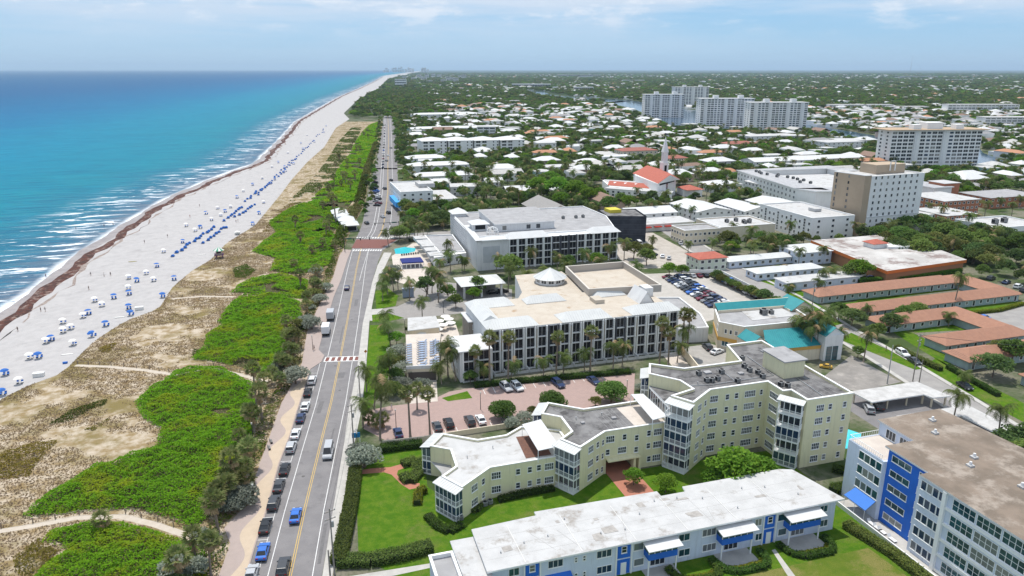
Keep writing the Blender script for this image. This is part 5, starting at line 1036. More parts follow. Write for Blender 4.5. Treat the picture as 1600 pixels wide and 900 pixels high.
r = tower('broad white tower with tan roof edge overlooking the canal', 488, 492, 80, 20, 30.5, 10, 16, 'wwww.wbww.bwww', rz=-R(12)); landmark(540, 490, 'the broad canal tower'); MB().box(483, 572, 489, 515, 31.3, 31.8, M('tan_roof', (.42, .31, .21), .9)).build('tan_roof_deck', r); MB().box(522, 536, 498, 510, 31.8, 37, towerw).build('lift_house', r)
# ------------------------------------------------------------------ vegetation
bark = M('palm_bark', (.255, .21, .17), .95, (.19, .155, .125), 2.5, .4, 6); bark2 = M('tree_bark', (.14, .105, .08), .95, (.19, .15, .12), 3, .4, 6)
frondm = M('palm_frond', (.080, .130, .034), .7, (.055, .098, .026), 1.2, leaf=True, island=(.155, .185, .062)); frondm2 = M('fan_frond', (.105, .150, .042), .7, (.075, .115, .032), 1.2, leaf=True, island=(.20, .205, .085)); deadm = M('dry_frond', (.29, .195, .095), .9, (.22, .145, .07), 1.5, island=(.36, .26, .14))
leafm = [M('foliage_green', (.092, .165, .038), .75, (.066, .122, .030), .35, leaf=True, island=(.150, .225, .058)), M('foliage_dark', (.070, .125, .040), .75, (.050, .092, .030), .35, leaf=True, island=(.110, .165, .056)),
         M('foliage_bright', (.095, .210, .022), .75, (.065, .155, .018), .35, leaf=True, island=(.16, .28, .035)), M('foliage_grey', (.20, .225, .175), .8, (.155, .18, .14), .5, leaf=True, island=(.30, .325, .27)), M('foliage_olive', (.115, .140, .038), .8, (.085, .105, .03), .35, leaf=True, island=(.18, .19, .06))]
def palm_meshes(kind, seed):
    r = random.Random(seed); h = {'coco': r.uniform(8.2, 10.5), 'fan': r.uniform(7.5, 9.5), 'sabal': r.uniform(4.0, 5.5)}[kind]; lean = r.uniform(.2, 1.4) if kind == 'coco' else r.uniform(0, .35); la = r.uniform(0, 6.28)
    pts = [(lean * (q ** 1.7) * math.cos(la), lean * (q ** 1.7) * math.sin(la), h * q) for q in np.linspace(0, 1, 7)]; tr = MB(); b0 = {'coco': .20, 'fan': .23, 'sabal': .24}[kind]
    tr.tube(pts, [b0 * 1.35] + [b0 * (1 - .35 * q) for q in np.linspace(.1, 1, 6)], bark, 7); top = Vector(pts[-1]); cr = MB()
    if kind == 'coco':
        for i in range(22):
            az = i * 2.399 + r.uniform(-.2, .2); el = r.uniform(-.35, 1.2) if i < 18 else r.uniform(-.9, -.4); L_ = r.uniform(3.0, 4.1); d = Vector((math.cos(az), math.sin(az), 0)); m = frondm if r.random() > .07 else deadm
            p = top.copy(); e = el; rib = [p.copy()]; n = 9
            for k in range(n): p = p + (d * math.cos(e) + Vector((0, 0, math.sin(e)))) * (L_ / n); e -= .17 + .05 * k * .6; rib.append(p.copy())
            s = d.cross(Vector((0, 0, 1)))
            for k in range(1, n + 1):
                a = rib[k]; t = (rib[k] - rib[k - 1]); wl = (.95 * math.sin(math.pi * min(1, .18 + k / n * .84)) + .12)
                for sg in (-1, 1):
                    for q in (0, .5):
                        o = a - t * q; tip = o + s * sg * wl * .8 + t * .75 + Vector((0, 0, -wl * r.uniform(.35, .8))); cr.add([tuple(o - t * .28), tuple(o + t * .12), tuple(tip)], [(0, 1, 2)], m)
    else:
        n = 30 if kind == 'fan' else 26
        for i in range(n):
            az = i * 2.399 + r.uniform(-.2, .2); el = 1.35 - 1.9 * i / n + r.uniform(-.15, .15); st_ = r.uniform(.75, 1.1); rad = r.uniform(.75, 1.0) * (1.0 if kind == 'fan' else 1.15)
            d = (Vector((math.cos(az), math.sin(az), 0)) * math.cos(el) + Vector((0, 0, math.sin(el)))).normalized(); c = top + d * st_; s = d.cross(Vector((0, 0, 1))).normalized(); m = frondm2 if el > -.25 else deadm
            cr.add([tuple(top - s * .03), tuple(top + s * .03), tuple(c)], [(0, 1, 2)], m)
            for k in range(9):
                a = (k - 4) * .36; v = (d * math.cos(a) + s * math.sin(a)) * rad; v = v + Vector((0, 0, -.35 * rad * abs(math.sin(a)) - .12)); w = (d * -math.sin(a) + s * math.cos(a)) * .11; cr.add([tuple(c), tuple(c + v * .6 + w), tuple(c + v), tuple(c + v * .6 - w)], [(0, 1, 2, 3)], m)
        for i in range(16):
            az = r.uniform(0, 6.28); z0 = r.uniform(.1, .9 if kind == 'fan' else 1.5); d = Vector((math.cos(az), math.sin(az), 0)); o = top - Vector((0, 0, z0)); s = d.cross(Vector((0, 0, 1))); tip = o + d * .5 - Vector((0, 0, .9)); cr.add([tuple(o - s * .15), tuple(o + s * .15), tuple(tip + s * .22), tuple(tip - s * .22)], [(0, 1, 2, 3)], deadm)
    return tr.mesh('trunk', True), cr.mesh('crown')
PALM = {k: [palm_meshes(k, i * 7 + j) for i in range(n)] for j, (k, n) in enumerate((('coco', 6), ('fan', 4), ('sabal', 4)))}
def tree_meshes(seed, mat, w=4.2, h=7.5, clear=2.0, nl=1500, leaf=.34, nclump=15, flat=.62):
    if seed == 8: nclump, flat = 26, .75
    r = random.Random(seed); g = np.random.default_rng(seed); tr = MB(); tr.tube([(0, 0, -.1), (.1, .05, clear * .6), (.15, -.1, clear + .6)], [.28, .2, .16], bark2, 7)
    C = []
    for i in range(nclump):
        a = i * 2.399; q = math.sqrt((i + .5) / nclump); rr = w * .72 * q * r.uniform(.85, 1.12); z = clear + (h - clear) * (.30 + .55 * math.sqrt(max(0, 1 - q * q)) * r.uniform(.8, 1.1)); C.append((rr * math.cos(a), rr * math.sin(a), z, r.uniform(.27, .42) * w))
        if i % 2 == 0: tr.tube([(.15, -.1, clear + .5), (rr * math.cos(a) * .5, rr * math.sin(a) * .5, (clear + z) / 2), (rr * math.cos(a), rr * math.sin(a), z)], [.12, .07, .03], bark2, 5, False)
    P = []; n = nl // nclump
    for x, y, z, s in C:
        d = g.normal(size=(n, 3)); d /= np.linalg.norm(d, axis=1)[:, None]; rad = s * (.55 + .5 * g.random(n) ** .6)[:, None]; q = d * rad; q[:, 2] *= flat; P.append(q + np.array([x, y, z]))
    P = np.concatenate(P); A, B = leaf_axes(len(P), leaf, .5); return tr.mesh('trunk', True), quads_mesh('crown', P, A, B, mat)
TREE = [tree_meshes(s, leafm[m], w, h, c, nl, lf) for s, m, w, h, c, nl, lf in ((1, 0, 4.4, 7.5, 2, 1700, .36), (2, 0, 5.2, 8.5, 2.4, 2000, .38), (3, 1, 4.6, 8.2, 2, 1700, .38), (4, 1, 5.6, 7.6, 2, 2000, .40), (5, 2, 5.2, 7.8, 2.2, 2100, .36), (6, 4, 4.4, 7, 1.8, 1600, .36), (7, 3, 3.2, 3.6, .5, 1500, .24), (8, 0, 3.7, 4.6, .7, 6200, .21), (9, 1, 3.6, 9.5, 1.5, 1600, .36))]
TREENAME = ['broad green tree', 'large green tree', 'dark green tree', 'spreading dark tree', 'bright green tree', 'olive green tree', 'silvery grey shrub', 'clipped round tree', 'tall dark tree']
PALMNAME = {'coco': ('coconut_palm', 'coconut palm with drooping feather fronds'), 'fan': ('fan_palm', 'straight fan palm with tufted crown'), 'sabal': ('cabbage_palm', 'short cabbage palm with ragged dry skirt')}
TREES_AT = []
def palm(u, v, kind='coco', h=None, z=0, rz=None, i=None):
    i = rng.integers(len(PALM[kind])) if i is None else i; tr, cr = PALM[kind][i]; zt = max(q.co.z for q in tr.vertices)
    s = (h / zt) if h else rng.uniform(.85, 1.15); cs = 1.22 * (s ** .3 if h else s); t = thing(PALMNAME[kind][0], (u, v, z), rz=rng.random() * 6.28 if rz is None else rz); put('trunk', tr, t, None, 0, (max(.8, s ** .5), max(.8, s ** .5), s))
    tx = [q.co for q in tr.vertices if q.co.z > zt - .05]; c = sum(tx, Vector()) / len(tx); k = max(.8, s ** .5); cc = put('crown', cr, t, (c.x * k - c.x * cs, c.y * k - c.y * cs, zt * s - zt * cs), 0, (cs, cs, cs)); TREES_AT.append((u, v))
    return repeat(t, PALMNAME[kind][1], 'palm tree', PALMNAME[kind][0].replace('_', ' ') + 's', u, v)
def tree(u, v, i, s=1.0, sz=None):
    tr, cr = TREE[i]; t = thing(['broadleaf_tree', 'silver_shrub', 'clipped_tree'][1 if i == 6 else 2 if i == 7 else 0], (u, v, 0), rz=rng.random() * 6.28); sc = (s, s, sz or s); put('trunk', tr, t, None, 0, sc); put('crown', cr, t, None, 0, sc); TREES_AT.append((u, v))
    return repeat(t, TREENAME[i], 'tree' if i != 6 else 'shrub', 'broadleaf trees' if i != 6 else 'silver shrubs', u, v)
def palm_px(bx, by, ty, kind='coco', z=0):      # base pixel, crown-heart row
    u, v = G(bx, by, z); d = PJ(u, v, z)[2]; h = z; 
    lo, hi = 1.5, 22
    for _ in range(40):
        m = (lo + hi) / 2
        if PJ(u, v, z + m)[1] > ty: lo = m
        else: hi = m
    return palm(u, v, kind, min(max(lo, 2.5), 16), z)
for a in [(567, 667, 627), (594, 687, 605), (573, 612, 575), (610, 600, 557), (594, 600, 567), (585, 640, 590), (610, 540, 505), (604, 520, 492), (690, 600, 572), (712, 595, 547), (700, 588, 537), (598, 470, 445), (606, 460, 430), (615, 455, 420), (622, 452, 425), (640, 470, 440), (668, 460, 420), (675, 458, 425), (684, 462, 428), (660, 500, 470),
          (794, 457, 416), (824, 452, 426), (815, 470, 440), (726, 424, 405), (696, 405, 378), (703, 412, 394), (688, 432, 408), (704, 425, 398), (722, 425, 404), (662, 352, 335), (676, 356, 340), (692, 349, 332), (693, 360, 346), (711, 362, 343), (629, 352, 333), (640, 364, 344), (653, 375, 355), (636, 372, 350), (648, 370, 346), (617, 372, 357), (607, 384, 362), (625, 380, 360), (668, 372, 352),
          (849, 592, 561), (756, 598, 571), (798, 596, 568), (880, 585, 557), (913, 583, 552), (958, 577, 539), (972, 573, 539), (1070, 556, 514), (1058, 566, 537), (1349, 566, 520), (1487, 668, 618), (1557, 694, 640), (1509, 602, 585), (1244, 545, 500), (1264, 560, 509), (1275, 557, 496), (1295, 540, 487), (1311, 548, 519), (1303, 545, 517), (1258, 553, 489), (1250, 550, 497), (1285, 552, 505), (1490, 482, 432), (1347, 500, 479), (1407, 516, 497), (1482, 510, 492), (1232, 462, 447), (1276, 465, 440), (1280, 445, 423), (1247, 420, 391), (1285, 412, 387), (1240, 366, 347), (1227, 392, 377), (1450, 342, 320), (1467, 350, 322), (1490, 348, 332), (1536, 350, 317), (1520, 362, 337), (1148, 374, 351), (1176, 409, 379), (1199, 406, 383), (1221, 404, 377), (1218, 428, 415), (1235, 456, 447), (1133, 400, 384), (1120, 385, 372), (1100, 372, 360), (1112, 392, 375), (1165, 385, 368), (1190, 380, 365), (1205, 388, 372), (1075, 395, 380), (1020, 388, 372), (1300, 440, 420), (1560, 330, 312), (1580, 340, 318), (1592, 325, 308), (1570, 300, 285), (1545, 300, 288), (1018, 342, 316), (1058, 340, 322), (1078, 344, 325), (1100, 340, 324), (1150, 330, 318), (1177, 338, 320), (1095, 305, 288), (1110, 303, 290), (1130, 305, 292)]: palm_px(*a)
for a in [(641, 684, 616), (672, 680, 615), (765, 600, 527), (794, 598, 527), (742, 597, 548), (869, 588, 527), (922, 584, 518), (1030, 572, 505), (1044, 570, 520), (1065, 555, 490), (1073, 556, 492), (652, 640, 606)]: palm_px(*a, kind='fan')
for a in [(362, 766, 715), (341, 832, 780), (330, 900, 845), (286, 920, 872), (402, 640, 575), (410, 660, 612), (425, 600, 580), (452, 565, 543), (462, 545, 520), (440, 610, 590), (470, 452, 427), (495, 440, 420), (525, 350, 312), (462, 360, 342), (470, 382, 367), (510, 372, 350), (505, 392, 377), (515, 365, 342), (460, 420, 410), (480, 480, 462), (450, 520, 500), (498, 460, 445), (375, 700, 680), (390, 660, 640), (385, 720, 700), (520, 330, 305), (548, 300, 285), (555, 285, 270), (562, 262, 250), (540, 290, 272), (505, 330, 318), (535, 345, 330), (488, 400, 388), (590, 672, 660), (600, 668, 655), (575, 665, 655), (160, 830, 826)]: palm_px(*a, kind='sabal' if a[1] - a[2] < 55 else 'fan')
# clipped and specimen trees near the condominium
for bx, by, i, s in [(785, 655, 7, .95), (862, 640, 7, .95), (955, 628, 7, 1.12), (832, 650, 5, .35), (930, 636, 5, .4), (570, 730, 6, 1.25), (562, 715, 6, .9), (800, 668, 6, .7), (820, 662, 6, .8), (360, 800, 6, 1.0), (380, 790, 6, 1.1), (300, 905, 6, 1.0), (275, 900, 6, .9), (462, 600, 6, 1.3), (440, 585, 6, 1.1), (488, 515, 6, 1.2), (478, 510, 6, 1.0), (500, 475, 6, 1.0), (495, 432, 6, 1.1), (510, 455, 6, .9), (630, 590, 6, 1.2), (622, 560, 6, 1.1), (628, 610, 6, 1.0),
                     (1150, 770, 4, 1.15), (1185, 768, 4, .9), (1120, 772, 4, .7), (990, 758, 4, .45), (1040, 770, 4, .5), (1000, 610, 6, .5), (612, 580, 5, .6), (620, 540, 4, .55), (618, 600, 0, .6), (615, 620, 0, .55), (625, 575, 5, .5), (700, 470, 0, .8), (712, 482, 0, .7), (740, 470, 4, .6), (850, 455, 4, .8), (862, 462, 0, .7), (835, 458, 0, .8), (735, 600, 0, .5), (660, 610, 6, .9), (1342, 440, 4, 1.1), (1330, 440, 1, .9), (990, 405, 5, 1.1), (1010, 415, 0, 1.0), (1045, 432, 4, .7), (1065, 432, 4, .6), (1010, 400, 5, .8),
                     (870, 312, 4, 1.8), (900, 316, 4, 1.7), (840, 308, 4, 1.6), (920, 322, 4, 1.4), (935, 320, 4, 1.3), (818, 300, 2, 1.3), (860, 295, 4, 1.5), (800, 312, 5, 1.2), (780, 318, 0, 1.2), (760, 312, 2, 1.2), (930, 312, 2, 1.2), (950, 335, 1, 1.2), (970, 320, 0, 1.0),
                     (690, 415, 6, .9), (615, 432, 6, 1.3), (608, 440, 6, 1.2), (620, 372, 6, 1.1), (640, 371, 1, .6), (1590, 720, 3, 1.0), (1575, 735, 2, .9), (1598, 750, 1, 1.0), (1560, 745, 0, .7), (1340, 560, 0, .5), (1550, 590, 3, .9), (1580, 570, 0, 1.0), (1560, 560, 5, .8), (1410, 505, 0, .8), (1430, 500, 1, .7), (1390, 520, 2, .8), (1370, 530, 0, .7), (1310, 500, 0, .8), (1330, 510, 3, .8)]: tree(*G(bx, by), i, s)
for k in range(46):     # wooded strip beyond the motels and round the modern office
    x = rng.uniform(1380, 1600); y = rng.uniform(372, 425) - (1600 - x) * .06; tree(*G(x, y), int(rng.choice([0, 1, 2, 3, 5])), rng.uniform(.8, 1.3))
for k in range(20): x = 1180 + k * 6.5; tree(*G(1115 + k * 5.3, 437 + k * 2.5), int(rng.choice([0, 2, 5])), rng.uniform(.4, .65))
# ------------------------------------------------------------------ dune cover
def thicket(px, mat, dens=16, hgt=1.1, leaf=.30, label=None, name='sea_grape_shrubbery', gap=-9.):
    poly = [G(*p) for p in px]; q = sample(poly, dens); E_ = []
    if name == 'sea_grape_shrubbery': sheet('leaf_litter', poly_in(poly, 1.3)[1], .02, M('leaf_litter', (.075, .078, .026), .95, (.045, .052, .018), 1.1, .5, 5))
    P = [Vector(p) for p in poly]; dist = np.full(len(q), 9.0)
    for a, b in zip(P, P[1:] + P[:1]):
        ab = np.array(b - a); t = np.clip(((q - np.array(a)) @ ab) / (ab @ ab + 1e-9), 0, 1); dist = np.minimum(dist, np.linalg.norm(q - (np.array(a) + t[:, None] * ab), axis=1))
    keep = dist > 1.9 * (.5 + .5 * lump(q[:, 0], q[:, 1], .8)) * rng.random(len(q)) ** .5 - .1; hole = lump(q[:, 0] + 9, q[:, 1], .16) + .7 * lump(q[:, 0], q[:, 1] - 5, .42); keep &= hole > gap; q = q[keep]; dist = dist[keep]
    rise = np.clip(dist / 2.6, .10, 1) ** .6; x_, y_ = q[:, 0], q[:, 1]; bil = np.abs(lump(x_, y_, .8)) + .7 * np.abs(lump(x_ + 31, y_ - 17, 1.7)); z = hgt * rise * (.55 + .75 * bil + .3 * lump(x_ + 40, y_, .25)); z = np.maximum(z, .08) - rng.random(len(q)) ** 2 * .35 * hgt * rise
    A, B = leaf_axes(len(q), leaf, .9); me = quads_mesh(name, np.column_stack([q, z + .05]), A, B, mat); return tag(put(name, me), label, None, None, 'stuff')
sg = M('sea_grape_leaf', (.115, .275, .012), .6, (.066, .180, .008), .45, leaf=True, island=(.20, .38, .018), stain=(.27, .33, .020), sscale=.09, slo=.48, shi=.64, vary=.25); sg2 = M('olive_scrub', (.16, .135, .022), .8, (.105, .10, .02), .4, leaf=True, island=(.22, .18, .04)); sg3 = M('dark_scrub', (.045, .085, .012), .8, (.03, .06, .01), .4, leaf=True, island=(.09, .12, .02))
for k, px in enumerate(([(25, 813), (55, 785), (80, 768), (118, 745), (150, 724), (178, 722), (205, 708), (250, 696), (290, 694), (345, 690), (385, 700), (388, 735), (374, 765), (350, 800), (318, 822), (292, 828), (245, 806), (190, 798), (120, 803)], [(30, 930), (70, 880), (100, 860), (62, 848), (78, 828), (140, 813), (200, 818), (285, 842), (320, 860), (330, 900), (320, 935)], [(208, 630), (232, 606), (252, 598), (270, 582), (300, 573), (345, 574), (375, 588), (398, 600), (405, 650), (392, 700), (330, 708), (270, 702), (240, 698), (247, 672), (222, 655)],
                        [(296, 562), (318, 540), (322, 522), (345, 508), (362, 492), (400, 488), (448, 496), (468, 520), (462, 556), (440, 580), (410, 592), (388, 582), (345, 568)], [(338, 505), (350, 484), (372, 464), (430, 458), (472, 472), (474, 500), (440, 506), (400, 500), (360, 512)], [(358, 458), (380, 440), (400, 434), (440, 428), (482, 438), (484, 470), (430, 464), (400, 460)], [(392, 394), (410, 378), (430, 364), (500, 350), (530, 372), (520, 410), (500, 425), (455, 430), (420, 424), (428, 405)], [(418, 348), (445, 330), (470, 318), (530, 318), (545, 345), (520, 366), (470, 372), (430, 364)], [(470, 326), (496, 302), (518, 280), (532, 258), (546, 240), (556, 220), (566, 206), (576, 196), (592, 190), (590, 230), (574, 290), (545, 327), (490, 328)])):
    thicket(px, sg, 34 if k < 4 else 14 if k < 8 else 2.6, 1.25, .20 if k < 4 else .30 if k < 8 else .7, ['glossy green sea grape in front of the lowest dune path', 'yellow green sea grape at the bottom corner', 'green sea grape mound below the mid dune path', 'green sea grape mound above the mid dune path', 'sea grape patch below the high dune path', 'small sea grape patch at the high dune path', 'sea grape opposite the brick intersection', 'sea grape near the beach pavilion', 'long green dune cover far down the beach'][k], gap=-1.05 if k < 4 else -.8 if k < 7 else -.35)
thicket([(448, 316), (470, 296), (495, 270), (512, 248), (528, 222), (548, 200), (566, 200), (548, 240), (520, 280), (498, 302), (474, 322)], sg3, 2.4, .6, .45, 'olive scrub on the far seaward dune', 'dune_scrub', gap=-.25)
thicket([(400, 372), (440, 326), (470, 300), (480, 305), (445, 336), (418, 372)], sg2, 4, .5, .3, 'olive scrub near the beach pavilion', 'dune_scrub', gap=-.1)
for px, m in (([(65, 668), (110, 640), (172, 622), (165, 632), (110, 660)], sg3), ([(-20, 752), (0, 708), (60, 690), (92, 688), (75, 710), (45, 745), (10, 752)], sg2), ([(130, 672), (180, 646), (172, 660), (145, 674)], sg2), ([(362, 420), (385, 412), (402, 422), (385, 436), (365, 434)], sg3), ([(20, 870), (60, 840), (100, 858), (60, 905), (20, 905)], sg2), ([(150, 545), (185, 535), (175, 550), (150, 553)], sg2), ([(340, 545), (300, 560), (300, 545)], sg3)): thicket(px, m, 16, .6, .22, None, 'dune_scrub')
# dark scrub hedge along the promenade edge
edge = [Vector(p) for p in PL if 60 < p[1] < 1000]
for k, (a, b) in enumerate(zip(edge, edge[1:])):
    far = a.y > 330
    poly = [tuple(a), tuple(b), (b.x - (7 if far else 4), b.y), (a.x - (7 if far else 4), a.y)]; px = [PJ(*p)[:2] for p in poly]; thicket(px, sg3 if k % 2 else leafm[4], 10 if not far else 2.5, 1.3 if not far else 3.0, .26 if not far else .7, None, 'promenade_shrubbery')
for k in range(44):      # ragged palms and silver shrubs between dune and promenade
    i = rng.integers(len(edge) - 1); a, b = edge[i], edge[i + 1]; p = a.lerp(b, rng.random())
    if p.y < 95 or p.y > 700: continue
    if rng.random() < .62: palm(p.x - rng.uniform(1.2, 5.5), p.y, 'sabal', rng.uniform(2.6, 5.5))
    else: tree(p.x - rng.uniform(1.5, 5), p.y, int(rng.choice([6, 6, 5, 2])), rng.uniform(.5, .9), rng.uniform(.4, .6))
for k in range(22):
    f = rng.random(); palm(*G(500 + f * 82 + rng.normal() * 9, 318 - f * 118 + rng.normal() * 5), 'sabal', rng.uniform(3.5, 7))
# dry grass over the dune
q = sample([p for p in dpoly if p[1] < 460], 8.0); q = q[(lump(q[:, 0], q[:, 1], .23) + .55 * lump(q[:, 0], q[:, 1], .8) + .35 * (rng.random(len(q)) - .5)) > -.28]
q2 = sample([p for p in dpoly if 440 < p[1] < 1250], .5); q = np.concatenate([q, q2])
for dp in DPATHS:
    for a, b in zip(dp, dp[1:]):
        a, b = np.array(a), np.array(b); t = np.clip(((q - a) @ (b - a)) / ((b - a) @ (b - a)), 0, 1); q = q[np.linalg.norm(q - (a + t[:, None] * (b - a)), axis=1) > .95]
n = len(q); hgt = .14 + .2 * rng.random(n); az = rng.random(n) * 6.28; ln = np.column_stack([np.cos(az), np.sin(az), np.zeros(n)]) * (.09 + .14 * rng.random(n))[:, None]; tipv = np.column_stack([rng.normal(size=n) * .2, rng.normal(size=n) * .2, hgt])
tag(put('dune_grass', quads_mesh('dune_grass', np.column_stack([q, hgt * .45]), ln, tipv * .5, M('dry_grass', (.30, .235, .135), .95, (.235, .19, .10), .3, leaf=True, island=(.40, .32, .21)))), 'dry brown grass tufts over the dune', None, None, 'stuff')
# ------------------------------------------------------------------ hedges
def hedge(pts, w, h, mat, label, grp=None, dens=46, leaf=.15):
    P = [Vector(p) for p in pts]; C = []
    for a, b in zip(P, P[1:]):
        L_ = (b - a).length; n = int(L_ * (w + 2 * h) * dens); d = (b - a).normalized(); s = Vector((-d.y, d.x)); t = rng.random(n) * L_; k = rng.random(n) * (w + 2 * h)
        off = np.where(k < h, -w / 2, np.where(k < h + w, k - h - w / 2, w / 2)); z = np.where(k < h, k, np.where(k < h + w, h, k - h - w)); off = off + rng.normal(size=n) * .09; z = np.maximum(z + rng.normal(size=n) * .09 + .12 * lump(a.x + d.x * t, a.y + d.y * t, 1.3), .03)
        C.append(np.column_stack([a.x + d.x * t + s.x * off, a.y + d.y * t + s.y * off, z]))
    C = np.concatenate(C); o = Vector((P[0].x, P[0].y, 0)); C[:, :2] -= np.array([o.x, o.y]); A, B = leaf_axes(len(C), leaf, .35); r = thing('hedge', o, label, 'hedge', grp); put('leaves', quads_mesh('leaves', C, A, B, mat), r); core = MB()
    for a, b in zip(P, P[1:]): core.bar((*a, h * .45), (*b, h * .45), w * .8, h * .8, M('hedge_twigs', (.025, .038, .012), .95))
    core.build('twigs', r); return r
hm = M('hedge_leaf', (.085, .135, .030), .7, (.055, .095, .022), .6, leaf=True, island=(.18, .22, .06)); hm2 = M('hedge_bright', (.15, .20, .022), .7, (.10, .15, .018), .6, leaf=True, island=(.26, .28, .035)); hm3 = M('hedge_deep', (.050, .105, .020), .7, (.036, .075, .016), .6, leaf=True, island=(.095, .165, .035))
g2 = lambda *px: [G(*p) for p in px]
hedge(g2((556, 738), (549, 790), (538, 845), (528, 885)), 2.4, 1.7, hm, 'tall green hedge between the coast road pavement and the lawn'); hedge(g2((528, 882), (580, 880), (625, 872), (675, 858)), 2.6, 1.5, hm, 'green hedge along the bottom edge of the lawn'); hedge(g2((595, 706), (630, 701), (660, 698)), 2.0, 1.5, hm3, 'dark hedge behind the small lawn near the driveway wall')
hedge(g2((741, 605), (800, 599), (880, 592), (985, 583)), 1.8, 1.1, hm3, 'low dark hedge in front of the grey metal-roofed hotel'); hedge([(92.6, 93), (94.3, 84), (94.6, 70), (94.8, 58)], 1.9, 1.2, hm, 'long hedge between the lawn and the royal blue block', dens=60); hedge(g2((668, 808), (684, 824), (702, 832), (722, 822)), 1.6, .9, hm3, 'curved hedge round the tip of the yellow condominium')
hedge([(34.5, 119.6), (40, 120.1), (46.2, 120.2)], 1.3, .9, hm3, 'hedge against the two-storey wall of the yellow condominium'); hedge(g2((690, 795), (745, 800), (752, 790)), 1.0, .8, hm, 'short hedge beside the condominium corner'); hedge(g2((628, 728), (650, 722), (655, 740), (640, 755), (630, 745)), 2.2, 1.1, hm, 'rounded bed of shrubs beside the red garden path'); hedge(g2((652, 790), (654, 772), (666, 768)), 1.5, 1.2, hm2, 'bright yellow shrub bed at the condominium terrace')
for k, xs in enumerate(((1060, 1190), (1175, 1250), (1215, 1300))): pass
for k, (u0, u1) in enumerate(((UX(1055, 89, .5), UX(1125, 89, .5)), (UX(1125, 89, .5), UX(1200, 89, .5)), (UX(1232, 89, .5), UX(1302, 89, .5)))):
    nm = ['nearest the blue awning', 'in the middle of the block front', 'at the far corner of the block'][k]
    hedge([(u0, 91.8), (u0 + .6, 89), (u0 + 2.2, 87.6), (u1 - 1.5, 87.4), (u1 - .2, 89), (u1, 91.6)], 1.1, .75, hm3, 'low dark hedge round the patio ' + nm, dens=70); hedge([(u0 + 1.6, 88.9), (u0 + 3, 88.5), (u1 - 1.9, 88.3), (u1 - 1.2, 89.2)], .6, .45, hm2, 'yellow border shrubs inside the hedge ' + nm, dens=90)
hedge(g2((1300, 735), (1330, 742), (1330, 760), (1300, 770)), 2.0, 1.2, hm3, 'dark hedge at the foot of the condominium end wall'); hedge(g2((633, 515), (680, 512), (684, 505)), .9, .8, hm, 'clipped hedge behind the flat white pavilion'); hedge(g2((1480, 575), (1520, 598), (1560, 620)), 1.4, 1.2, hm3, 'hedge in front of the near motel wing'); hedge(g2((1400, 545), (1440, 566), (1470, 580)), 1.6, 1.3, hm, 'hedge along the side street before the motel court')
hedge(g2((1340, 445), (1420, 440), (1500, 428)), 2.0, 2.4, leafm[2], 'tall bright hedge under the orange fascia'); hedge(g2((1510, 492), (1560, 487), (1600, 476)), 1.2, 1.1, hm2, 'yellow green hedge beside the motel car park'); hedge(g2((640, 378), (670, 372), (700, 375)), 2.0, 1.8, leafm[3], 'grey green hedge behind the turquoise pool')
# ------------------------------------------------------------------ vehicles
tyrem = M('tyre', (.018, .018, .018), .9); rimm = M('wheel_rim', (.40, .41, .42), .35, metal=.8); lampm = M('headlamp', (.70, .72, .74), .15, spec=.6); tailm = M('tail_lamp', (.32, .015, .012), .3); carglass = M('car_glass', (.012, .015, .02), .05, spec=.7); plastic = M('black_plastic', (.03, .03, .03), .7)
PAINT = {n: M('car_paint_' + n, c, .28, spec=.6) for n, c in dict(white=(.72, .73, .74), silver=(.42, .43, .45), black=(.012, .013, .016), charcoal=(.05, .053, .06), navy=(.018, .035, .10), blue=(.03, .14, .50), red=(.33, .02, .025), maroon=(.16, .015, .03), grey=(.19, .195, .205), beige=(.42, .38, .31), gold=(.55, .34, .06)).items()}
SHAPES = {  # side profile: (x along, z) lower body, then cabin; lengths in metres
    'sedan': dict(L=4.7, W=1.82, body=[(-2.35, .32), (-2.35, .78), (-2.22, .95), (-1.55, 1.02), (1.05, .98), (2.1, .84), (2.33, .66), (2.35, .32)], cab=[(-1.75, .99), (-1.05, 1.43), (.25, 1.45), (1.15, .97)], wx=1.42),
    'suv': dict(L=4.8, W=1.92, body=[(-2.4, .38), (-2.4, .95), (-2.34, 1.08), (-1.6, 1.12), (.95, 1.08), (2.1, .98), (2.38, .80), (2.4, .38)], cab=[(-2.3, 1.08), (-2.0, 1.72), (.15, 1.76), (1.05, 1.07)], wx=1.45),
    'van': dict(L=5.6, W=2.0, body=[(-2.8, .38), (-2.8, 1.0), (-2.78, 1.2), (-1.6, 1.22), (1.6, 1.2), (2.5, 1.05), (2.78, .85), (2.8, .38)], cab=[(-2.78, 1.18), (-2.72, 2.2), (1.1, 2.25), (1.95, 1.18)], wx=1.75)}
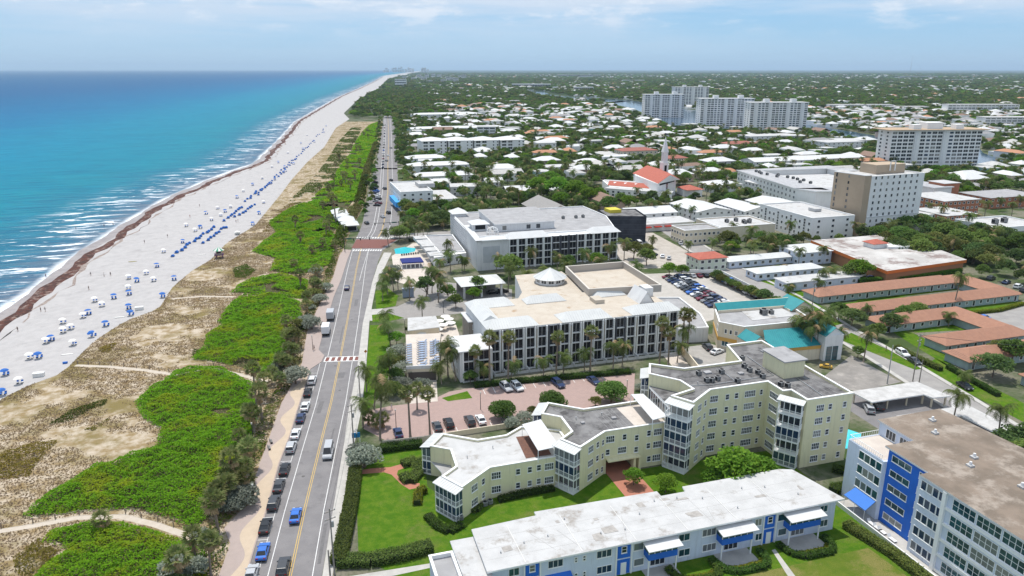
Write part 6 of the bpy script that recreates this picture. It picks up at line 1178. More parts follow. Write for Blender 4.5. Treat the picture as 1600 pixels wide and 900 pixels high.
def car_parts(kind):
    s = SHAPES[kind]; W2 = s['W'] / 2; P = {}
    b = MB(); n = len(s['body']); m = PAINT['white']; prof = s['body']
    def sect(y, k): return [(x * (1 - .012 * k), y, z) for x, z in prof]
    rows = [sect(-W2, 1), sect(-W2 * .93, 0), sect(W2 * .93, 0), sect(W2, 1)]
    rows[0] = [(x, -W2, z - (.07 if z > .8 else 0)) for x, _, z in rows[0]]; rows[3] = [(x, W2, z - (.07 if z > .8 else 0)) for x, _, z in rows[3]]
    V = [p for r in rows for p in r]; F = [tuple(range(n)), tuple(3 * n + k for k in range(n - 1, -1, -1))]
    for r in range(3):
        for k in range(n): j = (k + 1) % n; F.append((r * n + j, r * n + k, (r + 1) * n + k, (r + 1) * n + j))
    b.add(V, F, m); c = s['cab']; w0, w1 = W2 * .90, W2 * .76
    rf = [(c[1][0], -w1, c[1][1]), (c[2][0], -w1, c[2][1]), (c[2][0], w1, c[2][1]), (c[1][0], w1, c[1][1])]; lo = [(c[0][0], -w0, c[0][1]), (c[3][0], -w0, c[3][1]), (c[3][0], w0, c[3][1]), (c[0][0], w0, c[0][1])]
    b.add([(x, y, z - .07) for x, y, z in rf] + rf + [(x * .96 + .0, y * .92, z + .03) for x, y, z in rf], [(0, 1, 5, 4), (1, 2, 6, 5), (2, 3, 7, 6), (3, 0, 4, 7), (4, 5, 9, 8), (5, 6, 10, 9), (6, 7, 11, 10), (7, 4, 8, 11), (8, 9, 10, 11)], m)
    for sg in (-1, 1):      # pillars
        for q0, q1 in ((lo[0], rf[0]), (lo[1], rf[1])): b.bar((q0[0], q0[1] * sg, q0[2]), (q1[0], q1[1] * sg, q1[2]), .09, .09, m)
        xm = (c[1][0] + c[2][0]) / 2; b.bar((xm - .1, w0 * sg, c[0][1]), (xm - .1, w1 * sg, c[1][1]), .1, .08, m)
        b.box(c[3][0] - .45, c[3][0] - .22, sg * W2 - .03 if sg > 0 else -W2 - .17, sg * W2 + .17 if sg > 0 else -W2 + .03, c[3][1] + .02, c[3][1] + .17, m)
    b.box(-s['L'] / 2 - .015, s['L'] / 2 + .015, -W2 * .9, W2 * .9, .30, .46, plastic)
    P['body'] = b.mesh('body')
    e = .012; dn = lambda p: (p[0], p[1], p[2] - .06)
    P['windscreen'] = MB().add([(lo[1][0] + e, -w0 * .95, lo[1][2]), (lo[2][0] + e, w0 * .95, lo[2][2]), (rf[2][0] + e, w1 * .95, rf[2][2] - .05), (rf[1][0] + e, -w1 * .95, rf[1][2] - .05)], [(0, 1, 2, 3)], carglass).mesh('windscreen')
    P['rear_window'] = MB().add([(lo[3][0] - e, w0 * .95, lo[3][2]), (lo[0][0] - e, -w0 * .95, lo[0][2]), (rf[0][0] - e, -w1 * .95, rf[0][2] - .05), (rf[3][0] - e, w1 * .95, rf[3][2] - .05)], [(0, 1, 2, 3)], carglass).mesh('rear_window')
    P['side_window'] = MB().add([lo[0], lo[1], dn(rf[1]), dn(rf[0])], [(0, 1, 2, 3)], carglass).mesh('side_window')
    P['side_window2'] = MB().add([lo[2], lo[3], dn(rf[3]), dn(rf[2])], [(0, 1, 2, 3)], carglass).mesh('side_window')
    w = MB(); w.tube([(0, -.12, 0), (0, .12, 0)], .335, tyrem, 12); w.tube([(0, -.13, 0), (0, .13, 0)], .21, rimm, 8); P['wheel'] = w.mesh('wheel')
    P['headlight'] = MB().box(-.05, .05, -.2, .2, -.07, .07, lampm).mesh('headlight'); P['tail_light'] = MB().box(-.05, .05, -.17, .17, -.09, .09, tailm).mesh('tail_light')
    j = MB(); j.v = list(b.v); j.f = list(b.f); j.m = list(b.m); j.mats = list(b.mats)
    for nm in ('windscreen', 'rear_window', 'side_window', 'side_window2'):
        me = P[nm]; j.add([tuple(q.co) for q in me.vertices], [tuple(p.vertices) for p in me.polygons], carglass)
    for x in (-s['wx'], s['wx']):
        for y in (-W2 + .1, W2 - .1): j.tube([(x, y - .12, .335), (x, y + .12, .335)], .335, tyrem, 10)
    P['whole'] = j.mesh('car'); return P
CARP = {k: car_parts(k) for k in SHAPES}
def paint(o, col): o.material_slots[0].link = 'OBJECT'; o.material_slots[0].material = PAINT[col]
def car(u, v, ang, kind, col, detail=True, phrase=None, grp='parked cars', prep='near', z=.01, state='parked', label=None):
    s = SHAPES[kind]; P = CARP[kind]; W2 = s['W'] / 2; nm = {'sedan': 'parked_car', 'suv': 'parked_suv', 'van': 'parked_van'}[kind] if state == 'parked' else {'sedan': 'car', 'suv': 'suv', 'van': 'van'}[kind]; phrase = phrase or f'{col} {kind} {state}'
    if detail:
        t = thing(nm, (u, v, z), rz=ang); paint(put('body', P['body'], t), col)
        for k in ('windscreen', 'rear_window', 'side_window', 'side_window2'): put(k.rstrip('2'), P[k], t)
        for x in (-s['wx'], s['wx']):
            for y in (-W2 + .12, W2 - .12): put('wheel', P['wheel'], t, (x, y, .335))
        for y in (-W2 * .68, W2 * .68): put('headlight', P['headlight'], t, (s['L'] / 2 - .04, y, .70)); put('tail_light', P['tail_light'], t, (-s['L'] / 2 + .03, y, .80))
    else: t = put(nm, P['whole'], None, (u, v, z), ang); paint(t, col)
    if label: return tag(t, label, kind if kind != 'sedan' else 'car', grp)
    return repeat(t, phrase, kind if kind != 'sedan' else 'car', grp, u, v, prep)
def road_ang(u, v, P=None):
    P = P or (C1 if v < 335 else C2); i = min(range(len(P) - 1), key=lambda k: abs((P[k][1] + P[k + 1][1]) / 2 - v)); return math.atan2(P[i + 1][1] - P[i][1], P[i + 1][0] - P[i][0])
for i, (x, y, k, c, lab) in enumerate([(488, 590, 'suv', 'white', 'white SUV parked just before the brick crosswalk'), (481, 609, 'sedan', 'black', 'black sedan parked second behind the crosswalk kerb'), (477, 631, 'sedan', 'white', 'white sedan parked between two dark cars on the coast road'), (470, 649, 'sedan', 'navy', 'navy sedan parked between two white cars on the coast road'), (462, 674, 'sedan', 'white', 'white sedan parked ahead of the silver hatch'), (455, 695, 'suv', 'silver', 'silver SUV parked beside the wavy promenade'), (445, 729, 'sedan', 'black', 'black sedan first of four dark parked cars'), (436, 755, 'sedan', 'charcoal', 'charcoal sedan second of four dark parked cars'), (428, 782, 'suv', 'charcoal', 'charcoal SUV third of four dark parked cars'), (415, 818, 'sedan', 'black', 'black sedan last of four dark parked cars'), (411, 858, 'sedan', 'blue', 'bright blue sedan parked at the bottom of the coast road'), (393, 893, 'sedan', 'silver', 'silver sedan parked at the bottom picture edge')]):
    u, v = G(x, y + 5, .4); car(u, v, road_ang(u, v), k, c, grp='cars parked along the coast road', label=lab)
for x, y, k, c, flip, lab in [(462, 806, 'sedan', 'blue', 0, 'blue hatchback driving towards the beach pavilion'), (443, 886, 'suv', 'charcoal', 0, 'dark SUV driving at the bottom of the coast road'), (513, 707, 'van', 'silver', 1, 'silver van driving up the coast road past the lawn hedge'), (542, 450, 'sedan', 'navy', 0, 'navy car driving alone before the brick intersection')]:
    u, v = G(x, y, .5); car(u, v, road_ang(u, v) + (math.pi if flip else 0), k, c, grp='cars driving on the coast road', state='driving', label=lab)
# delivery trucks at the kerb
for x, y, lab, bm in ((510, 520, 'white box truck parked beside the promenade above the crosswalk', 'white'), (517, 497, 'silver box truck parked ahead of the white truck', 'silver')):
    u, v = G(x, y); t = thing('box_truck', (u, v, .01), lab, 'truck', 'trucks at the kerb', road_ang(u, v)); m = PAINT[bm]
    for nm, args in (('cargo_box', (-3.4, 1.2, -1.15, 1.15, .9, 3.1)), ('cab', (1.25, 3.1, -1.05, 1.05, .5, 2.3)), ('chassis', (-3.4, 3.0, -.6, .6, .45, .9))): put(nm, MB().box(*args, m if nm != 'chassis' else plastic).mesh(nm), t)
    put('windscreen', MB().box(3.1, 3.12, -.95, .95, 1.35, 2.15, carglass).mesh('windscreen'), t)
    for a in (-2.3, 2.2):
        for b in (-.95, .95): put('wheel', CARP['van']['wheel'], t, (a, b, .42), 0, (1.25, 1.25, 1.25))
for i, (x, y, k, c, lab) in enumerate([(622, 678, 'sedan', 'navy', 'navy car parked nearest the coast road in the hotel drive'), (683, 668, 'sedan', 'charcoal', 'charcoal car parked between palm trunks in the hotel drive'), (701, 663, 'suv', 'black', 'black compact SUV next to the charcoal car'), (734, 659, 'suv', 'charcoal', 'charcoal SUV parked beside a white sedan'), (751, 657, 'sedan', 'white', 'white sedan parked beside the clipped round tree'), (793, 661, 'sedan', 'grey', 'grey car half hidden behind the clipped tree'), (791, 607, 'suv', 'silver', 'silver SUV parked against the hotel hedge'), (808, 606, 'suv', 'white', 'white SUV parked against the hotel hedge'), (872, 601, 'suv', 'navy', 'blue SUV parked at the hotel hedge island'), (927, 596, 'sedan', 'navy', 'navy sedan parked alone at the hotel hedge')]):
    u, v = G(x, y, .3); car(u, v, R(90) if y > 640 else R(-82), k, c, grp='cars in the hotel drive', label=lab)
for a in np.arange(0, 13): 
    u0 = 45 + a * 2.75; MB().bar((u0, 167.5, .018), (u0 + .3, 171.5, .018), .15, .004, paintw).build('bay_line', mk)
    MB().bar((28 + a * 2.75, 147.8, .018), (28.2 + a * 2.75, 152, .018), .15, .004, paintw).build('bay_line', mk)
cl = ['navy', 'charcoal', 'black', 'navy', 'white', 'silver', 'grey', 'blue', 'white', 'maroon', 'black']; landmark(152, 232, 'the walled car park')
for row, (u0, u1, ang) in enumerate(((140.6, 143.2, 175), (146.0, 148.6, -5), (161.8, 162.8, 175))):
    for k in range(15):
        f = k / 14; u = u0 + (u1 - u0) * f + (.3 if k % 3 else 0); v = (213.5 if row < 2 else 217) + f * (38 if row < 2 else 31); kk = rng.choice(['sedan', 'sedan', 'suv']); c = cl[(k * 3 + row * 5) % len(cl)]; car(u, v, R(ang) + rng.normal() * .02, kk, c, False, f'{c} {kk} in row {["one", "two", "three"][row]}', 'cars in the walled car park', 'of')
for k in range(5): car(151 + k * 2.6, 250.8 - k * .6, R(88), 'sedan', cl[(k * 4 + 1) % len(cl)], False, f'{cl[(k*4+1)%len(cl)]} sedan along the back wall', 'cars in the walled car park', 'of')
pw = thing('parking_wall', (166, 230, 0), 'white low wall round the car park', 'wall'); MB().bar((165.5, 211, .7), (167.5, 252, .7), .25, 1.4, white).build('wall_panel', pw); MB().bar((140.5, 206, .7), (165.5, 211, .7), .25, 1.4, white).build('wall_panel', pw); MB().bar((167.5, 252.1, .7), (150, 258.6, .7), .25, 1.4, white).build('wall_panel', pw)
for x, y, k, c, a in [(788 + 212, 392, 'suv', 'white', 10), (1010, 396, 'suv', 'charcoal', 10), (1020, 400, 'suv', 'navy', 15), (1035, 402, 'sedan', 'white', 60), (1045, 405, 'sedan', 'silver', 60), (998, 382, 'van', 'white', 80), (1063, 382, 'sedan', 'silver', 70), (1085, 379, 'sedan', 'grey', 70), (660, 447, 'suv', 'charcoal', -20), (770, 459, 'sedan', 'black', 0), (785, 457, 'sedan', 'black', 0), (1410, 555, 'suv', 'white', 258), (1428, 567, 'sedan', 'charcoal', 258), (1507, 606, 'sedan', 'black', 258), (1357, 642, 'suv', 'silver', 60), (1372, 637, 'suv', 'charcoal', 60), (1105, 545, 'suv', 'charcoal', 80), (1120, 552, 'sedan', 'white', 20), (1362, 437, 'suv', 'navy', 5), (1347, 432, 'suv', 'white', 5), (1548, 437, 'suv', 'charcoal', 20), (1572, 443, 'sedan', 'navy', 20), (1590, 450, 'suv', 'white', 20), (1600, 456, 'suv', 'charcoal', 20), (1535, 498, 'sedan', 'blue', 100), (598, 340, 'sedan', 'silver', 99), (607, 334, 'suv', 'black', 99), (594, 318, 'sedan', 'grey', 99), (601, 296, 'suv', 'charcoal', 99), (611, 283, 'suv', 'black', 99), (604, 252, 'sedan', 'grey', 99), (606, 244, 'sedan', 'white', 99), (611, 232, 'sedan', 'grey', 99), (573, 350, 'sedan', 'black', 99), (1548, 745, 'suv', 'black', 10), (1290, 575, 'sedan', 'gold', 140)]:
    o = car(*G(x, y), R(a), k, c, y > 480, f'{c} {k}' if c != 'gold' else 'small orange yellow car', 'cars on side streets and yards')
    if c == 'gold': o.scale = (.72, .8, .85)
for k in range(14): car(*G(589 - k * .55 + (k % 2) * 3.0, 300 - k * 3.2 + 22), R(150), str(rng.choice(['sedan', 'suv'])), cl[(k * 7 + 2) % len(cl)], False, f'{cl[(k*7+2)%len(cl)]} car parked nose-in far down the coast road', 'cars parked far down the coast road')
for k in range(16): car(*G(598 + k * .25, 262 - k * 4.4), road_ang(*G(600, 240)), 'sedan', cl[(k * 3) % len(cl)], False, f'small {cl[(k*3)%len(cl)]} car parked at the far kerb', 'cars parked far down the coast road')
# ------------------------------------------------------------------ poles, wires, signs
woodp = M('weathered_pole', (.30, .27, .24), .9, (.24, .215, .19), 1.5); steel = M('galvanised', (.40, .41, .42), .5, metal=.5); wire = M('cable', (.05, .05, .055), .6)
def pole(u, v, h, lab, arm=1.8, ang=0., mat=None, r0=.16):
    t = thing('utility_pole', (u, v, 0), lab, 'utility pole', 'utility poles'); MB().tube([(u, v, 0), (u, v, h)], [r0, r0 * .65], mat or woodp, 8).build('shaft', t); d = Vector((math.cos(ang), math.sin(ang), 0))
    for z in (h - .5, h - 1.9)[: 2 if arm else 0]:
        MB().bar(Vector((u, v, z)) - d * arm / 2, Vector((u, v, z)) + d * arm / 2, .11, .12, mat or woodp).build('crossarm', t)
        for s in (-.42, .42, 0.15): p = Vector((u, v, z)) + d * arm * s; MB().tube([tuple(p), tuple(p + Vector((0, 0, .28)))], .05, white, 6).build('insulator', t)
    if arm: MB().tube([(u + .3, v, h - 3.4), (u + .3, v, h - 2.4)], .22, steel, 8).build('transformer', t)
    return (u, v, h)
def wires(A, B, lab, n=3, arm=1.6, sag=.7):
    t = thing('power_line', ((A[0] + B[0]) / 2, (A[1] + B[1]) / 2, 0), lab, 'power line', 'power lines')
    for k in range(n):
        o = (k - (n - 1) / 2) * arm / max(1, n - 1); MB().tube([(A[0] + (B[0] - A[0]) * q + o, A[1] + (B[1] - A[1]) * q, A[2] - .3 + (B[2] - A[2]) * q - 4 * sag * q * (1 - q)) for q in np.linspace(0, 1, 9)], .025, wire, 4, False).build('wire', t)
P1 = pole(*G(553, 698), 10.5, 'utility pole with crossarms on the pavement beside the hotel drive', 1.9, R(20)); P2 = pole(*G(523, 898), 12.5, 'tall utility pole with crossarms at the bottom of the coast road', 1.9, R(20)); pole(*G(516, 900), 5, 'short bare pole beside the tall utility pole', 0); P0 = pole(*G(563, 625), 9.5, 'bare pole beside the small lawn on the coast road', 0)
P4 = pole(*G(1386, 600), 11, 'grey steel pole next to the service yard', 0, mat=steel); P5 = pole(*G(1426, 596), 13.5, 'tall wooden pole on the side street kerb', 1.8, R(10)); P6 = pole(*G(1436, 598), 6.5, 'short stub pole beside the tall wooden one', 0); P7 = pole(*G(1266, 502), 13.5, 'wooden pole with transformer behind the teal-roofed building', 1.8, R(10)); P8 = (150, 60, 13)
wires(P7, P5, 'power line along the side street past the motels'); wires(P5, P8, 'power line leaving the picture along the side street'); wires(P5, (215, 120, 9), 'service wire from the tall wooden pole', 2, .4); wires(P1, P2, 'power line along the coast road pavement'); wires(P0, P1, 'wire between the two upper coast road poles', 2)
def mastarm(x, y, h, L_, ang, lab):
    u, v = G(x, y); t = thing('traffic_signal', (u, v, 0), lab, 'traffic signal', 'traffic signals'); dk_ = M('signal_green_steel', (.03, .05, .045), .6); MB().tube([(u, v, 0), (u, v, h + .6)], .16, dk_, 8).build('mast', t); d = Vector((math.cos(ang), math.sin(ang), 0)); MB().bar((u, v, h), Vector((u, v, h)) + d * L_, .18, .2, dk_).build('arm', t)
    for f in (.35, .6, .95): p = Vector((u, v, h - .55)) + d * L_ * f; MB().box(p.x - .2, p.x + .2, p.y - .2, p.y + .2, p.z - .5, p.z + .5, M('signal_black', (.02, .02, .02), .6)).build('signal_head', t)
    p = Vector((u, v, h)) + d * L_ * .18; MB().box(p.x - 1.2, p.x + 1.2, p.y - .03, p.y + .03, h - .3, h + .3, M('street_sign_green', (.01, .13, .10), .6)).build('street_name_sign', t)
mastarm(539, 394, 6.2, 12, R(-4), 'traffic signal arm over the near side of the brick intersection'); mastarm(624, 366, 6.2, 12.5, R(176), 'traffic signal arm over the far side of the brick intersection')
def lamp(x, y, h=4.2, lab=None):
    u, v = G(x, y); t = thing('lamp_post', (u, v, 0)); MB().tube([(u, v, 0), (u, v, h)], [.09, .06], plastic, 7).build('post', t); MB().tube([(u, v, h), (u, v, h + .45), (u, v, h + .55)], [.1, .2, .05], M('lamp_globe', (.55, .54, .50), .4), 8).build('lantern', t); repeat(t, 'black lamp post', 'lamp post', 'lamp posts', u, v)
for x, y in [(619, 668), (751, 640), (979, 620), (489, 547), (559, 705), (633, 520), (693, 489), (398, 790), (510, 470), (396, 690)]: lamp(x, y)
sg_ = thing('hotel_sign', (*G(638, 464), 0), 'grey blue monument sign at the hotel forecourt entrance', 'sign'); u, v = G(638, 464); MB().box(u - 2.0, u + 2.0, v - .4, v + .4, 0, 3.2, M('sign_blue_grey', (.28, .33, .42), .7)).build('panel', sg_); MB().prism([(u - 2.2, v - .6), (u + 2.2, v - .6), (u + 2.2, v + .6), (u - 2.2, v + .6)], 3.2, 3.5, M('sign_cap', (.36, .40, .48), .7)).build('cap', sg_)
ws_ = thing('warning_sign', (*G(572, 562), 0), 'orange diamond pedestrian sign beside the brick crosswalk', 'sign'); u, v = G(572, 562); MB().tube([(u, v, 0), (u, v, 3)], .05, steel, 6).build('post', ws_); MB().add([(u, v - .06, 2.1), (u + .5, v - .06, 2.6), (u, v - .06, 3.1), (u - .5, v - .06, 2.6)], [(0, 1, 2, 3)], M('sign_orange', (.50, .16, .02), .6)).build('plate', ws_)
bs_ = thing('street_sign', (*G(556, 690), 0), 'blue property sign on posts beside the hotel drive', 'sign'); u, v = G(557, 692); MB().box(u - .9, u + .9, v - .06, v + .06, 1.3, 2.5, M('sign_blue', (.02, .20, .42), .6)).build('panel', bs_)
for s in (-.8, .8): MB().box(u + s - .06, u + s + .06, v - .05, v + .05, 0, 1.3, trimw).build('post', bs_)
dwl = thing('garden_wall', (*G(700, 685), 0), 'cream wall between the hotel drive and the yellow condominium', 'wall'); W_ = [G(*p) for p in ((598, 697), (660, 690), (735, 678), (800, 668), (985, 645))]
for a, b in zip(W_, W_[1:]): MB().bar((*a, .65), (*b, .65), .22, 1.3, creamst).build('wall_panel', dwl)
for x, y in [(424, 692), (421, 702)]:
    u, v = G(x, y); t = thing('park_bench', (u, v, .13), rz=R(100)); wm_ = M('bench_grey', (.22, .215, .21), .8)
    for k in range(3): put('seat_slat', MB().box(-.8, .8, -.22 + k * .16, -.10 + k * .16, .42, .46, wm_).mesh('seat_slat'), t)
    put('backrest', MB().box(-.8, .8, .26, .30, .5, .9, wm_).mesh('backrest'), t)
    for s in (-.7, .7): put('leg', MB().box(s - .04, s + .04, -.2, .28, 0, .42, plastic).mesh('leg'), t)
    repeat(t, 'grey slatted bench on the wavy promenade', 'bench', 'promenade benches', u, v)
# ------------------------------------------------------------------ beach furniture
bl = M('cabana_blue', (.035, .15, .48), .8, (.03, .12, .40), 1); wh = M('umbrella_white', (.74, .72, .68), .8); hut = None
def bz(u, v): s, t = st((u, v)); f = min(max((t - td(s)) / (tw(s) - td(s)), 0), 1); return ZW * f ** 1.3
def GB(x, y):
    z = -.5
    for _ in range(4): u, v = G(x, y, z); z = bz(u, v)
    return u, v, z
cab_hood = MB(); n = 7
for k in range(n):
    a0, a1 = R(-5 + 150 * k / n), R(-5 + 150 * (k + 1) / n); cab_hood.add([(-.85, -.95 * math.cos(a0), .35 + 1.15 * math.sin(a0)), (.85, -.95 * math.cos(a0), .35 + 1.15 * math.sin(a0)), (.85, -.95 * math.cos(a1), .35 + 1.15 * math.sin(a1)), (-.85, -.95 * math.cos(a1), .35 + 1.15 * math.sin(a1))], [(0, 1, 2, 3)], bl)
for s in (-.85, .85): cab_hood.add([(s, -.95 * math.cos(R(-5 + 150 * k / n)), .35 + 1.15 * math.sin(R(-5 + 150 * k / n))) for k in range(n + 1)] + [(s, 0, .3)], [tuple(range(n + 2))], bl)
cab_hood = cab_hood.mesh('hood'); cb = MB()
for s in (-.42, .42): cb.box(s - .33, s + .33, -.7, 1.25, .28, .38, bl)
for s in (-.75, 0, .75):
    for y in (-.6, 1.1): cb.box(s - .03, s + .03, y - .03, y + .03, 0, .28, white)
cb = cb.mesh('lounger_pair')
def cabana(x, y, rowname):
    u, v, z = GB(x, y); t = thing('beach_cabana', (u, v, z), rz=math.atan2(SN.y, SN.x) - R(90) + rng.normal() * .08); q_ = rng.uniform(.72, .9); t.scale = (q_, q_, q_); put('hood', cab_hood, t); put('lounger_pair', cb, t); repeat(t, 'blue hooded cabana in the ' + rowname, 'beach cabana', 'blue cabanas on the beach', u, v, 'near')
def rowpx(a, b, n, name, jit=.9):
    for k in range(n): f = (k / max(1, n - 1)); f = f ** .8; cabana(a[0] + (b[0] - a[0]) * f + rng.normal() * jit, a[1] + (b[1] - a[1]) * f + rng.normal() * jit, name)
rowpx((270, 402), (334, 356), 15, 'seaward row'); rowpx((318, 381), (354, 355), 9, 'dune-side row'); rowpx((350, 345), (377, 325), 9, 'second seaward row'); rowpx((368, 340), (398, 321), 8, 'second dune-side row'); rowpx((383, 316), (402, 300), 7, 'third seaward row'); rowpx((403, 302), (420, 288), 7, 'short third row'); rowpx((402, 305), (460, 248), 14, 'fourth row'); rowpx((425, 286), (463, 246), 12, 'fifth row'); rowpx((463, 248), (490, 220), 12, 'sixth row'); rowpx((494, 216), (506, 202), 6, 'last row')
UMB = {}
def umbrella(x, y, col, lab=None):
    u, v, z = GB(x, y)
    if col not in UMB:
        r, h, n = 1.15, 2.1, 8; b = MB(); m = bl if col == 'blue' else wh; ring = [(r * math.cos(6.283 * k / n), r * math.sin(6.283 * k / n), h - .5) for k in range(n)]; mid = [(r * .55 * math.cos(6.283 * k / n), r * .55 * math.sin(6.283 * k / n), h - .14) for k in range(n)]
        b.add(ring + mid + [(0, 0, h)], [(k, (k + 1) % n, n + (k + 1) % n, n + k) for k in range(n)] + [(n + k, n + (k + 1) % n, 2 * n) for k in range(n)], m); p = MB().tube([(0, 0, -.2), (0, 0, h)], .03, white, 5); c = MB()
        for s in (0,): c.box(s - .28, s + .28, .1, .65, .2, .28, bl if col == 'blue' else um); c.add([(s - .28, .65, .2), (s + .28, .65, .2), (s + .28, .95, .75), (s - .28, .95, .75)], [(0, 1, 2, 3)], bl); c.box(s - .26, s + .26, .12, .62, 0, .2, plastic)
        UMB[col] = (b.mesh('canopy'), p.mesh('pole'), c.mesh('beach_chair'))
    t = thing('beach_umbrella', (u, v, z), rz=rng.random() * 6.28); s = put('canopy', UMB[col][0], t); s.rotation_euler = (rng.normal() * .1, rng.normal() * .1, 0); put('pole', UMB[col][1], t)
    repeat(t, f'{col} beach umbrella', 'beach umbrella', 'beach umbrellas', u, v)
    for s in (-.5, .6): k = put('beach_chair', UMB[col][2], None, (u + s, v + .3, z), rng.random() * .6 - .3); repeat(k, f'low beach chair under a {col} umbrella', 'beach chair', 'beach chairs', u + s, v)
for x, y, c in [(148, 472, 'white'), (159, 479, 'white'), (178, 467, 'blue'), (202, 461, 'blue'), (200, 452, 'white'), (213, 441, 'blue'), (201, 436, 'white'), (229, 429, 'white'), (245, 418, 'blue'), (272, 438, 'blue'), (201, 483, 'blue'), (204, 493, 'blue'), (130, 497, 'white'), (138, 492, 'blue'), (98, 506, 'white'), (98, 520, 'white'), (111, 515, 'white'), (145, 526, 'blue'), (80, 533, 'blue'), (71, 537, 'white'), (46, 561, 'white'), (8, 587, 'blue'), (3, 618, 'blue'), (254, 465, 'blue'), (313, 357, 'blue'), (305, 362, 'white'), (291, 354, 'white'), (345, 338, 'white'), (360, 325, 'white'), (352, 332, 'blue'), (395, 352, 'blue'), (371, 367, 'white'), (405, 335, 'blue'), (412, 318, 'white'), (255, 395, 'white'), (285, 380, 'blue'), (240, 440, 'white'), (330, 345, 'white'), (322, 335, 'blue'), (340, 327, 'white'), (380, 300, 'white'), (370, 310, 'blue'), (395, 290, 'blue'), (410, 280, 'white'), (425, 262, 'white'), (435, 255, 'blue'), (450, 240, 'white'), (445, 262, 'blue'), (470, 225, 'blue'), (480, 212, 'white'), (30, 600, 'white'), (60, 560, 'blue'), (115, 540, 'white'), (165, 510, 'blue')] + [(rng.uniform(430, 520), 0, 'blue') for _ in range(10)]:
    if y == 0: f = rng.random(); x, y = 418 + f * 95, 292 - f * 95 + rng.uniform(-6, 6)
    umbrella(x, y, c)
lg_ = thing('lifeguard_tower', GB(343, 403), 'lifeguard hut with green and white roof and purple base at the dune edge', 'lifeguard tower'); u, v, z = GB(343, 403); landmark(u, v, 'the lifeguard hut')
for a in (-1.3, 1.3):
    for b in (-1.2, 1.2): MB().box(u + a - .1, u + a + .1, v + b - .1, v + b + .1, z, z + 1.5, M('purple_paint', (.17, .06, .16), .8)).build('leg', lg_)
MB().box(u - 1.9, u + 1.9, v - 1.8, v + 1.8, z + 1.5, z + 1.7, MATS['purple_paint']).build('deck', lg_); MB().box(u - 1.3, u + 1.3, v - 1.1, v + 1.2, z + 1.7, z + 3.5, M('hut_cream', (.58, .50, .38), .8)).build('cabin', lg_); MB().box(u - .9, u + .9, v - 1.12, v - 1.1, z + 2.3, z + 3.2, glass).build('window', lg_)
rf_ = MB(); n = 12
for k in range(n): a0, a1 = 6.283 * k / n, 6.283 * (k + 1) / n; rf_.add([(u + 2.3 * math.cos(a0), v + 2.3 * math.sin(a0), z + 3.5), (u + 2.3 * math.cos(a1), v + 2.3 * math.sin(a1), z + 3.5), (u, v, z + 5)], [(0, 1, 2)], wh if k % 2 else M('hut_green', (.06, .28, .17), .7))
rf_.build('roof', lg_); railing(lg_, [(u - 1.8, v - 1.1), (u - 1.8, v - 1.7), (u + 1.8, v - 1.7), (u + 1.8, v - 1.1)], z + 1.7, .9, MATS['purple_paint'], .35)
for x, y, c, lab in ((61, 588, 'white', 'white storage box near the foot of the dune'), (218, 484, 'white', 'white storage box beside blue umbrellas at the dune edge'), (102, 568, 'blue', 'small blue bin on the sand near the dune path'), (371, 366, 'white', 'pale storage box behind the dune-side cabanas')):
    u, v, z = GB(x, y); t = thing('storage_box', (u, v, z), lab, 'box'); s = 1.0 if c == 'white' else .45; MB().box(u - 1.3 * s, u + 1.3 * s, v - .7 * s, v + .7 * s, z, z + 1.0 * s, wh if c == 'white' else bl).build('body', t); MB().box(u - 1.36 * s, u + 1.36 * s, v - .76 * s, v + .76 * s, z + 1.0 * s, z + 1.12 * s, white if c == 'white' else bl).build('lid', t)
for x, y, c, lab in ((207, 409, 'olive', 'long olive rescue board lying on open sand'), (187, 496, 'white', 'white paddleboard lying near the storage box'), (105, 554, 'white', 'white board lying on sand above the path'), (315, 398, 'white', 'white board lying beside the cabana rows')):
    u, v, z = GB(x, y); b = MB(); pr_ = [(-1.7, 0), (-1.3, .26), (0, .36), (1.3, .28), (1.8, 0), (1.3, -.28), (0, -.36), (-1.3, -.26)]; b.prism([(u + a, v + c_ * .9) for a, c_ in pr_], z + .03, z + .15, wh if c == 'white' else M('board_olive', (.30, .25, .06), .7)); o = b.build('paddle_board'); tag(o, lab, 'paddle board')
